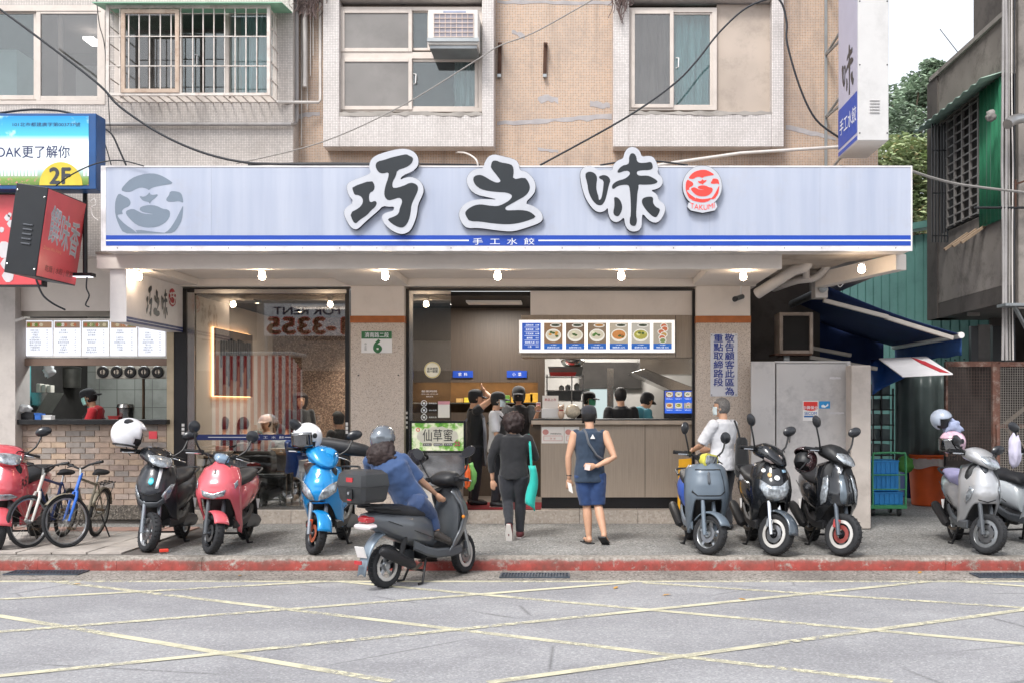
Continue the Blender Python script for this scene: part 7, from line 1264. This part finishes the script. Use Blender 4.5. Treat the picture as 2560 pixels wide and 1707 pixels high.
    if apron:
        m = MB(); m.grid(lambda u, v: (p['chest']+up*(.05-.42*v)*H+rt*(u-.5)*(.10+.09*smst(v*3))*2*H*g*.95+fw*(.085*g*H*cos((u-.5)*1.9)+.008*H*sin(u*9+v*4))), 14, 16); m.build('apron', apron, t, smooth=True, solid=.006)
        for s in (-1, 1): MB().tube([p['chest']+up*.05*H+rt*s*.075*H+fw*.072*g*H, (p['shL'] if s < 0 else p['shR'])*.7+p['neck']*.3+up*.03*H, p['chest']+up*.02*H-rt*s*.04*H-fw*.082*g*H], .011, 6).build('apron_strap', apron, t)
    t['_H'] = H; return t, p
def wp(t, v): return t.location+Matrix.Rotation(t.rotation_euler[2], 3, 'Z') @ V(v)
def at_g(px, Y, z=.15): return V((XW(px, Y), Y, z))
blackc = cloth('black', '1d1e22'); navyc = cloth('navy', '2c3c50'); shortc = cloth('shorts_blue', '25406f'); whitec = cloth('white', 'd3d4d9'); darkp = cloth('dark_trousers', '23252c'); greyap = cloth('grey_apron', '6a6e7a'); redc = cloth('red', 'b9262f'); rideb = cloth('rider_blue', '37507a'); rjean = cloth('rider_jeans', '2d4166'); tealc = cloth('teal', '4a8fa0'); bluec = cloth('royal_blue', '1c4a9c'); maskw = cloth('mask_white', 'cfdde0'); maskg = cloth('mask_green', '4fa886'); maskb = cloth('mask_black', '17171a'); shoeb = mat('shoe_black', '202124', .5); solew = mat('sole_white', 'd5d0cb', .6)
# man in the sleeveless top, seen from behind
t, p = person('man in navy sleeveless top, blue shorts and cap, one hand behind his back', at_g(1474, 12.74), R(2), 1.69, dict(head=(-.005, .012, .925), elR=(.175, -.07, .625), wrR=(.045, -.105, .565), elL=(-.155, -.02, .625), wrL=(-.15, .0, .475), hiL=(-.045, 0, .5), knL=(-.02, .02, .28), anL=(-.005, .0, .045), knR=(.06, .0, .28), anR=(.10, -.10, .075)), top=navyc, bot=shortc, sleeve=0, leg=.5, shoe=('flip', shoeb), cap=cloth('cap_dark', '23252d'), hands=dict(R=(-1, -.1, .05), L=(.0, .2, -1)), feet=dict(R=(.35, .7, -.6), L=(-.3, 1, 0)), girth=1.1, seed=3, vox=.008, mask=maskb, toplen=.03)
H = 1.69; MB().tube([p['neck']+V((-.07, -.05, .0)), p['neck']+V((-.045, -.115, -.05)), p['chest']+V((-.02, -.165, .05)), p['chest']+V((.08, -.158, -.10)), p['pel']+V((.17, -.10, .14)), p['pel']+V((.20, .0, .1))], .015, 6).build('sling_strap', mat('strap_grey', '5b5e64', .7), t, smooth=True); MB().prism([(-.03, -.025), (.03, -.025), (0, .03)], lambda u, v: V((u+.03, -.150, .775*H+v)), (0, .02, 0)).build('back_logo', white_pl, t)
q = wp(t, p['wrR']); tag(MB().obox(q+V((-.11, -.035, -.01)), .032, .006, .035, Matrix.Rotation(.2, 3, 'Y')).build('paper_slip', mat('slip_pink', 'e3cfcb', .7)), 'small pink paper slip in the hand behind the man\'s back', 'paper'); q = wp(t, p['wrL']); tag(MB().prism([(-.02, 0), (.03, -.02), (.05, -.14), (.0, -.11)], lambda u, v: q+V((u, -.02, v-.05)), (0, .004, 0)).build('receipt', MATS['paper']), 'white receipt in the left hand of the man in the navy top', 'paper'); MB().torus(p['wrL']+V((0, 0, .03)), (.1, 0, 1), .027, .008, 16, 6).build('bracelet', black_pl, t)
# woman in black walking to the doorway
t, p = person('woman in black with curly brown hair walking towards the doorway', at_g(1284, 13.2), R(-6), 1.60, dict(elL=(-.175, -.03, .64), wrL=(-.17, -.0, .47), elR=(.17, .04, .635), wrR=(.12, .2, .66), knL=(-.045, -.0, .285), anL=(-.01, -.16, .12), knR=(.045, .05, .28), anR=(.04, .06, .045)), top=blackc, bot=darkp, sleeve=.85, leg=1., hair=('curly', hair_br), shoe=('shoe', mat('sneaker_maroon', '6b3236', .6), solew), feet=dict(L=(0, .3, -1), R=(0, 1, 0)), girth=1.14, seed=5, vox=.008, hands=dict(L=(.05, .1, -1)))
bg = thing('tote_bag', 'turquoise tote bag on the shoulder of the woman in black', 'bag', wp(t, p['shR'])+V((.06, -.02, -.75)), world=True); c = wp(t, p['shR']); tqm = cloth('turquoise', '1fb5a8', .6)
MB().tube([c+V((.02, .0, .05)), c+V((.045, -.07, -.1)), c+V((.06, -.07, -.36))], .016, 6).build('strap', tqm, bg); MB().grid(lambda u, v: c+V((.02+(.07+.04*v)*u+.02*sin(v*5), -.10+.02*sin(u*6+v*3), -.34-.52*v-.10*(u-.5)*v)), 8, 10).build('body', tqm, bg, smooth=True, solid=.03)
# man in the white shirt behind the slate scooter
t, p = person('grey-haired man in white shirt with a black shoulder bag', at_g(1806, 14.05), R(42), 1.80, dict(elL=(-.15, .08, .64), wrL=(-.10, .2, .60), elR=(.135, .05, .63), wrR=(.07, .17, .60)), top=whitec, bot=darkp, sleeve=.46, hair=('short', hair_g), shoe=('shoe', shoeb), girth=1.12, hlook=R(30), seed=8, mask=maskw, toplen=.02)
MB().torus(p['head']+Matrix.Rotation(R(30), 3, 'Z') @ V((-.035, .095, .01)), (0, 1, 0), .026, .003, 16, 5).build('glasses', steel_m, t); MB().torus(p['head']+Matrix.Rotation(R(30), 3, 'Z') @ V((.035, .095, .01)), (0, 1, 0), .026, .003, 16, 5).build('glasses', steel_m, t)
bg = thing('shoulder_bag', 'black shoulder bag hanging behind the man in the white shirt', 'bag', P(1852, 1190, 13.85)); m = MB(); m.loft([[P(1840+3*a-a*a, y, 13.8+b) for a, b in ((0, .03), (0, .13), (10, .16), (10, 0))] and [V((XW(x0, 13.85)+(XW(x1, 13.85)-XW(x0, 13.85))*(.5+.5*cos(q)*abs(cos(q))**-.4 if abs(cos(q)) > 1e-6 else .5), 13.88+.08*sin(q), ZW(y, 13.85))) for q in [2*pi*k/20+.01 for k in range(20)]] for y, x0, x1 in ((1092, 1846, 1864), (1100, 1840, 1870), (1140, 1838, 1873), (1180, 1837, 1874), (1192, 1842, 1868))]); m.build('body', cloth('bag_black', '191a1d'), bg, smooth=True, ang=50); MB().tube(curve([P(1836, 1050, 13.85), P(1845, 1075, 13.8), P(1850, 1100, 13.85)]), .014, 6).build('strap', blackc, bg, smooth=True)
# rider
g0 = at_g(1010, 11.0, .004); H = 1.58; jw = {k: tuple((P(*v)-g0)/H) for k, v in dict(pel=(1022, 1240, 10.92), chest=(982, 1178, 10.80), neck=(958, 1128, 10.86), head=(957, 1104, 10.9), shL=(922, 1150, 10.94), elL=(935, 1198, 11.15), wrL=(970, 1225, 11.35), shR=(1006, 1146, 10.86), elR=(1050, 1198, 10.95), wrR=(1088, 1232, 11.12), hiL=(1018, 1252, 11.06), knL=(1052, 1285, 11.42), anL=(1062, 1385, 11.38), hiR=(1040, 1254, 10.76), knR=(1079, 1288, 10.93), anR=(1092, 1330, 10.93)).items()}
t, p = person('woman in blue T-shirt and helmet leaning over on the dark grey scooter', g0, 0, H, jw, top=rideb, bot=rjean, sleeve=.48, leg=.93, hair=('long', hair_br), shoe=('shoe', mat('shoe_dark', '3a3532', .6), mat('sole_dark', '25221f', .7)), feet=dict(R=(.75, .4, -.35), L=(.6, .8, -.1)), girth=1.12, vox=.008, seed=11, toplen=.02, hands=dict(R=(.8, .1, -.7), curl=.9))
m = MB(); ball(m, P(953, 1136, 10.80)-g0, .15, .085, .13); ball(m, P(958, 1118, 10.84)-g0, .12, .10, .10); [m.tube([P(x, 1140, 10.76)-g0, P(x+2, 1160+(x*7 % 9), 10.76)-g0], [.03, .006], 6) for x in range(922, 990, 9)]; blob('hair', m, hair_br, t, .010, 2, .014, 22, 4)
helmet('grey metallic half helmet worn by the rider', wp(t, p['head'])+V((0, 0, .045)), .135, mat('helmet_gunmetal', '7d848c', .18, .5, coat=.8), R(70), False, (0, R(-6)))
# shop staff
t, p = person('shop worker in black with grey apron, both arms raised to the head', at_g(1186, 15.55, .345), R(-75), 1.74, dict(elL=(-.12, .11, .93), wrL=(-.05, .08, .985), elR=(.12, .13, .91), wrR=(.05, .09, .97), shL=(-.10, 0, .81), shR=(.10, 0, .81)), top=blackc, bot=darkp, sleeve=.16, cap=blackc, shoe=('shoe', shoeb), apron=greyap, seed=2, vox=.011)
t, p = person('shop worker in white T-shirt, black apron, cap and pale mask', at_g(1242, 15.3, .345), R(-95), 1.70, dict(elR=(.14, .02, .63), wrR=(.13, .1, .50), elL=(-.135, .04, .63), wrL=(-.1, .15, .6)), top=whitec, bot=darkp, sleeve=.45, cap=blackc, mask=maskw, apron=blackc, shoe=('shoe', shoeb, solew), seed=4, vox=.010)
t, p = person('shop worker in black with black mask holding up a phone', at_g(1297, 16.2, .345), R(178), 1.80, dict(elL=(-.14, .08, .66), wrL=(-.17, .15, .76), elR=(.14, .1, .65), wrR=(.03, .2, .70)), top=blackc, bot=darkp, sleeve=.45, cap=blackc, mask=maskb, hair=('bob', hair_br), seed=6, vox=.011); MB().torus(p['chest']+V((.07, .125, .06)), (0, 1, 0), .032, .008, 16, 6).build('print', white_pl, t)
q = wp(t, p['wrL'])+V((.02, -.05, .1)); ph = thing('phone', 'phone held up by the worker with the black mask', 'phone', q); MB().obox(q, .035, .005, .07).build('case', white_pl, ph, bevel=.004); MB().obox(q+V((0, -.006, 0)), .03, .001, .062).build('screen', mat('phone_screen', 'b98a90', .2), ph)
person('kitchen worker in black T-shirt with his back to the street', at_g(1552, 15.95, .345), R(14), 1.78, top=blackc, bot=darkp, sleeve=.45, girth=1.1, seed=7, vox=.011); person('kitchen worker in cap with turquoise straps bending to the right', at_g(1602, 16.2, .345), R(-55), 1.74, dict(head=(.0, .07, .90), neck=(0, .03, .81)), top=tealc, bot=darkp, sleeve=.45, cap=blackc, apron=greyap, seed=9, vox=.011, hpitch=R(-20)); person('kitchen worker with green mask beside the rack', at_g(1470, 16.7, .345), R(-120), 1.72, top=blackc, bot=darkp, sleeve=.45, mask=maskg, cap=blackc, seed=10, vox=.011)
person('cook in red shirt, black apron and bandana at the noodle shop counter', at_g(238, 15.45, .345), R(100), 1.76, dict(elL=(-.13, .06, .62), wrL=(-.08, .17, .56), elR=(.13, .08, .62), wrR=(.07, .20, .55), head=(0, .05, .915), neck=(0, .02, .82)), top=redc, bot=darkp, sleeve=.4, cap=blackc, capdir=R(180), mask=cloth('mask_teal', '9fd0c4'), apron=blackc, skin=skin_b, seed=12, vox=.010, hpitch=R(-16))
# diners behind the window
din = [('diner with dark hair sitting leftmost behind the window', 553, 16.2, R(-20), 1.68, blackc, SEAT, ('short', hair_b), None, .35), ('diner in green-grey cap nearest the window', 640, 15.6, R(10), 1.68, cloth('olive', '4b4a3e'), SEAT, ('short', hair_b), cloth('cap_green', '46564e'), .15), ('diner sitting behind the blue band with dark hair', 612, 16.9, R(40), 1.66, greyap, SEAT, ('short', hair_b), None, .35), ('diner in a pale patterned cap', 668, 17.3, R(170), 1.70, cloth('sand', 'a5968a'), SEAT, ('short', hair_br), cloth('cap_pale', 'd5b8ae'), .35), ('small diner in grey top beside the striped reflection', 705, 16.8, R(60), 1.52, cloth('pale_grey', '9aa3ab'), SEAT, ('short', hair_b), None, .35), ('diner in royal blue shirt with a ponytail', 735, 16.1, R(-40), 1.62, bluec, SEAT, ('bob', hair_b), None, .30), ('woman in black standing at the back of the dining room', 750, 17.6, R(-150), 1.72, blackc, STAND, ('long', hair_br), None, .345), ('man in black leaning forward by the right window frame', 852, 15.9, R(60), 1.70, blackc, SEAT, ('short', hair_b), None, .42)]
wood_t = mat('table_wood', '8d7560', .5, var=.15, sc=4)
for k, (lab, px, Y, rz, H, tp_, bs_, hr, cp_, z) in enumerate(din):
    o, p = person(lab, at_g(px, Y, z), rz, H, None, bs_, top=tp_, bot=darkp, sleeve=.45, hair=hr, cap=cp_, seed=20+k, vox=.013, shoe=('shoe', shoeb))
    if bs_ is SEAT: c = at_g(px, Y, .345); sl = thing('stool', 'round stool under the '+lab, 'stool', c, group='dining stools'); MB().lathe([(.0, .40), (.16, .40), (.16, .44), (.0, .445)], c+V((0, 0, z-.345)), (0, 0, 1), 18).build('seat', wood_t, sl); [MB().cyl(c+V((a*.12, b*.12, 0)), c+V((a*.1, b*.1, .4+z-.345)), .014, n=8).build('leg', black_pl, sl) for a in (-1, 1) for b in (-1, 1)]
def table(lab, x0, x1, Y, d, zt=1.09):
    t = thing('dining_table', lab, 'table', (XW((x0+x1)/2, Y), Y+d/2, .345), group='dining tables'); a, b = XW(x0, Y), XW(x1, Y); MB().box(a, b, Y, Y+d, zt-.03, zt).build('table_top', wood_t, t, bevel=.004)
    for x in (a+.05, b-.05):
        for y in (Y+.05, Y+d-.05): MB().box(x-.02, x+.02, y-.02, y+.02, .345, zt-.03).build('leg', black_pl, t)
table('dining table at the left end of the window', 497, 585, 15.35, .7); table('dining table in the middle of the window', 655, 735, 16.3, .6); table('dining table at the back wall', 690, 780, 17.6, .6)
mg = mat('bowl_white', 'dcd7d0', .3)
for k, (x, Y) in enumerate(((515, 15.5), (545, 15.6), (570, 15.5), (690, 16.45), (715, 16.4))): tag(MB().lathe([(.03, 0), (.05, .01), (.085, .065), (.08, .065), (.03, .02)], V((XW(x, Y), Y, 1.091)), (0, 0, 1), 18).build('bowl', mg, smooth=True), ['white bowl leftmost on the window table', 'white bowl in the middle of the window table', 'white bowl rightmost on the window table', 'white bowl on the left of the middle table', 'white bowl on the right of the middle table'][k], 'bowl', 'bowls on the dining tables')
tag(MB().bpx(538, 566, 1114, 1127, 15.45, .12).build('tissue_box', mat('tissue_pink', 'c99b86', .7), bevel=.006), 'pinkish tissue box on the window table', 'box'); tag(MB().bpx(592, 616, 1106, 1126, 15.4, .1).build('paper_bag', white_pl, bevel=.01), 'small white bag on the ledge behind the window', 'bag')
# cabinets behind the lower part of the window
cbn = thing('steel_cabinet', 'polished steel cabinet behind the window beside the coral scooter', 'cabinet', P(678, 1273, 15.1)); MB().bpx(640, 716, 1183, 1272, 15.03, .4).build('body', mat('wavy_steel', 'c9c5c2', .12, 1., var=.05, bump=.9, bsc=3.2), cbn, bevel=.01); MB().bar(P(640, 1192, 15.0), P(716, 1192, 15.0), .02).build('rail', black_pl, cbn); MB().bpx(660, 664, 1196, 1210, 15.01, .02).build('latch', chrome, cbn)
dsk = thing('side_table', 'grey side table behind the window beside the blue scooter', 'table', P(790, 1270, 15.2)); MB().bpx(747, 832, 1150, 1178, 15.15, .5).build('top', mat('table_grey', '9a948e', .5), dsk, bevel=.004); [MB().bpx(x, x+4, 1178, 1272, y, .04).build('leg', steel_m, dsk) for x in (749, 826) for y in (15.17, 15.55)]
tag(MB().bpx(596, 676, 1125, 1185, 15.3, .4).build('dark_chair_back', cloth('chair_black', '1e1a18'), bevel=.08), 'dark rounded chair back behind the window', 'chair')
# drink stand at the doorway
stn = thing('drink_stand', 'steel drink stand with framed grass jelly sign at the doorway', 'stand', P(1100, 1272, 14.55)); YD = 14.55
MB().bpx(1052, 1150, 1214, 1285, YD+.04, .45).build('base', mat('base_cream', 'c9c1b8', .6, dirt=.2), stn, bevel=.01); MB().bpx(1050, 1162, 1136, 1214, YD, .5).build('steel_box', mat('crumpled_steel', 'c2c2c2', .15, 1., bump=.9, bsc=5), stn, bevel=.008); MB().bpx(1046, 1164, 1131, 1137, YD-.02, .54).build('lid', steel_m, stn)
ring(MB(), 1024, 1164, 1051, 1131, YD+.05, .03, .05).build('sign_frame', black_fr, stn, bevel=.003)
def leafy():
    t = NT('grass_print'); n = t.noise(7, 5, .6); c = t.ramp(n, [(.32, lin('2f6b2a')), (.46, lin('6fa045')), (.55, lin('c9cfae')), (.7, lin('dcd8c4'))]); t.set(col=c, rough=.4, ecol=c, emit=.25); return t.m
MB().bpx(1029, 1159, 1056, 1126, YD+.06, .02).build('sign_sheet', leafy(), stn); ysn = YD+.056
MB().prism([(1050+(1-2*(k > 14))*0+44+52*cos(k*2*pi/28), 1088+24*sin(k*2*pi/28)+(3 if k % 2 else 0)) for k in range(28)], lambda u, v: P(u, v, YD+.0585)).build('pale_print', mat('cream_print', 'dcd9c8', .5), stn)
text('lettering', '仙草蜜', P(1094, 1087, ysn), .17, black_fr, stn, .0, w=.42); text('lettering', '25', P(1143, 1108, ysn), .06, mat('price_pink', 'c2416a', .5), stn, .02)
for x in (1068, 1095, 1121): MB().bpx(x-11, x+11, 1107, 1114, ysn, .002).build('caption', mat('cap_brown', '3f3a2c', .5), stn); text('lettering', ('清涼退火', '養顏美容', '天然熬煮')[(x-1060)//26], P(x, 1110.5, ysn-.003), .026, white_ink, stn)
MB().torus(P(1045, 1073, ysn), (0, 1, 0), .022, .005, 16, 5).build('seal', red_ink, stn)
lump('orange_bag', 'orange plastic bag hanging from the drink stand', 'bag', P(1168, 1190, 14.6), .05, .05, .17, mat('bag_orange', 'e8662c', .5), .35, 1); lump('green_plastic_bag', 'pale green plastic bag behind the orange one', 'bag', P(1177, 1190, 14.75), .08, .06, .19, mat('bag_lime', '7fc36a', .5), .3, 8); lump('umbrella_bundle', 'dark folded cloth on the drink stand lid', 'cloth', P(1040, 1142, 14.4), .12, .1, .11, cloth('fold_dark', '23222c'), .4, 5)
yb = thing('wet_floor_board', 'yellow folding floor sign behind the slate scooter', 'sign', P(1710, 1272, 14.5)); m = MB(); m.prism([(1694, 1272), (1697, 1147), (1729, 1145), (1732, 1272), (1722, 1272), (1720, 1172), (1706, 1173), (1706, 1272)], lambda u, v: P(u, v, 14.5), (0, .03, 0)); m.build('front_leaf', mat('board_yellow', 'e3a722', .5), yb, bevel=.006); MB().bpx(1706, 1722, 1190, 1255, 14.51, .02).build('panel', MATS['board_yellow'], yb)
# things on the counter and shelf
ps = thing('paper_stand', 'white menu stand on the counter', 'menu', P(1375, 1046, 15.2)); MB().bpx(1356, 1396, 988, 1020, 15.25, .02).build('card', MATS['paper'], ps); MB().bpx(1354, 1398, 1020, 1044, 15.2, .12).build('tray', white_pl, ps, bevel=.008); text('lettering', '新品上市', P(1376, 998, 15.247), .04, lamp_r, ps)
cat = thing('cat_figurine', 'small cream lucky cat figurine on the counter', 'figurine', P(1403, 1046, 15.2)); c = P(1403, 1046, 15.15); cm_ = mat('ceramic_cream', 'd8b9a0', .3, coat=.5); m = MB(); ball(m, c+V((0, 0, .07)), .05, .045, .075); ball(m, c+V((0, -.005, .16)), .048, .042, .04); [m.tube([c+V((s*.03, 0, .18)), c+V((s*.038, 0, .225))], [.018, .002], 8) for s in (-1, 1)]; blob('body', m, cm_, cat, .005, 2); [MB().obox(c+V((s*.018, -.046, .165)), .006, .003, .004).build('eye', black_fr, cat) for s in (-1, 1)]; MB().torus(c+V((0, 0, .125)), (0, 0, 1), .036, .006, 16, 5).build('collar', lamp_r, cat)
lump('bag_of_noodles', 'round clear bag of white noodles on the counter', 'bag', P(1432, 1027, 15.2), .11, .1, .105, mat('noodle_bag', 'c9bda8', .35, var=.2, sc=40, bump=.5), .12, 2)
for k, (x, w_, h, c_) in enumerate(((1140, 16, 10, 'b8955a'), (1160, 14, 12, 'd6c23c'), (1248, 14, 14, '9a3a2c'), (1262, 12, 18, '5e8c3a'), (1278, 12, 14, 'c9a23a'), (1306, 26, 22, 'cf9b2f'), (1325, 30, 24, 'd8a838'))): tag(MB().bpx(x, x+w_, 1005-h, 1005, 17.15, .15).build('food_box', mat('food_%d' % k, c_, .5, var=.15, sc=20), bevel=.006), ['tan', 'yellow', 'dark red', 'green', 'mustard', 'small gold', 'large gold'][k]+' box on the serving shelf', 'box', 'boxes on the serving shelf')
bpy.data.objects.remove(FO); bpy.data.scenes.remove(SCR)
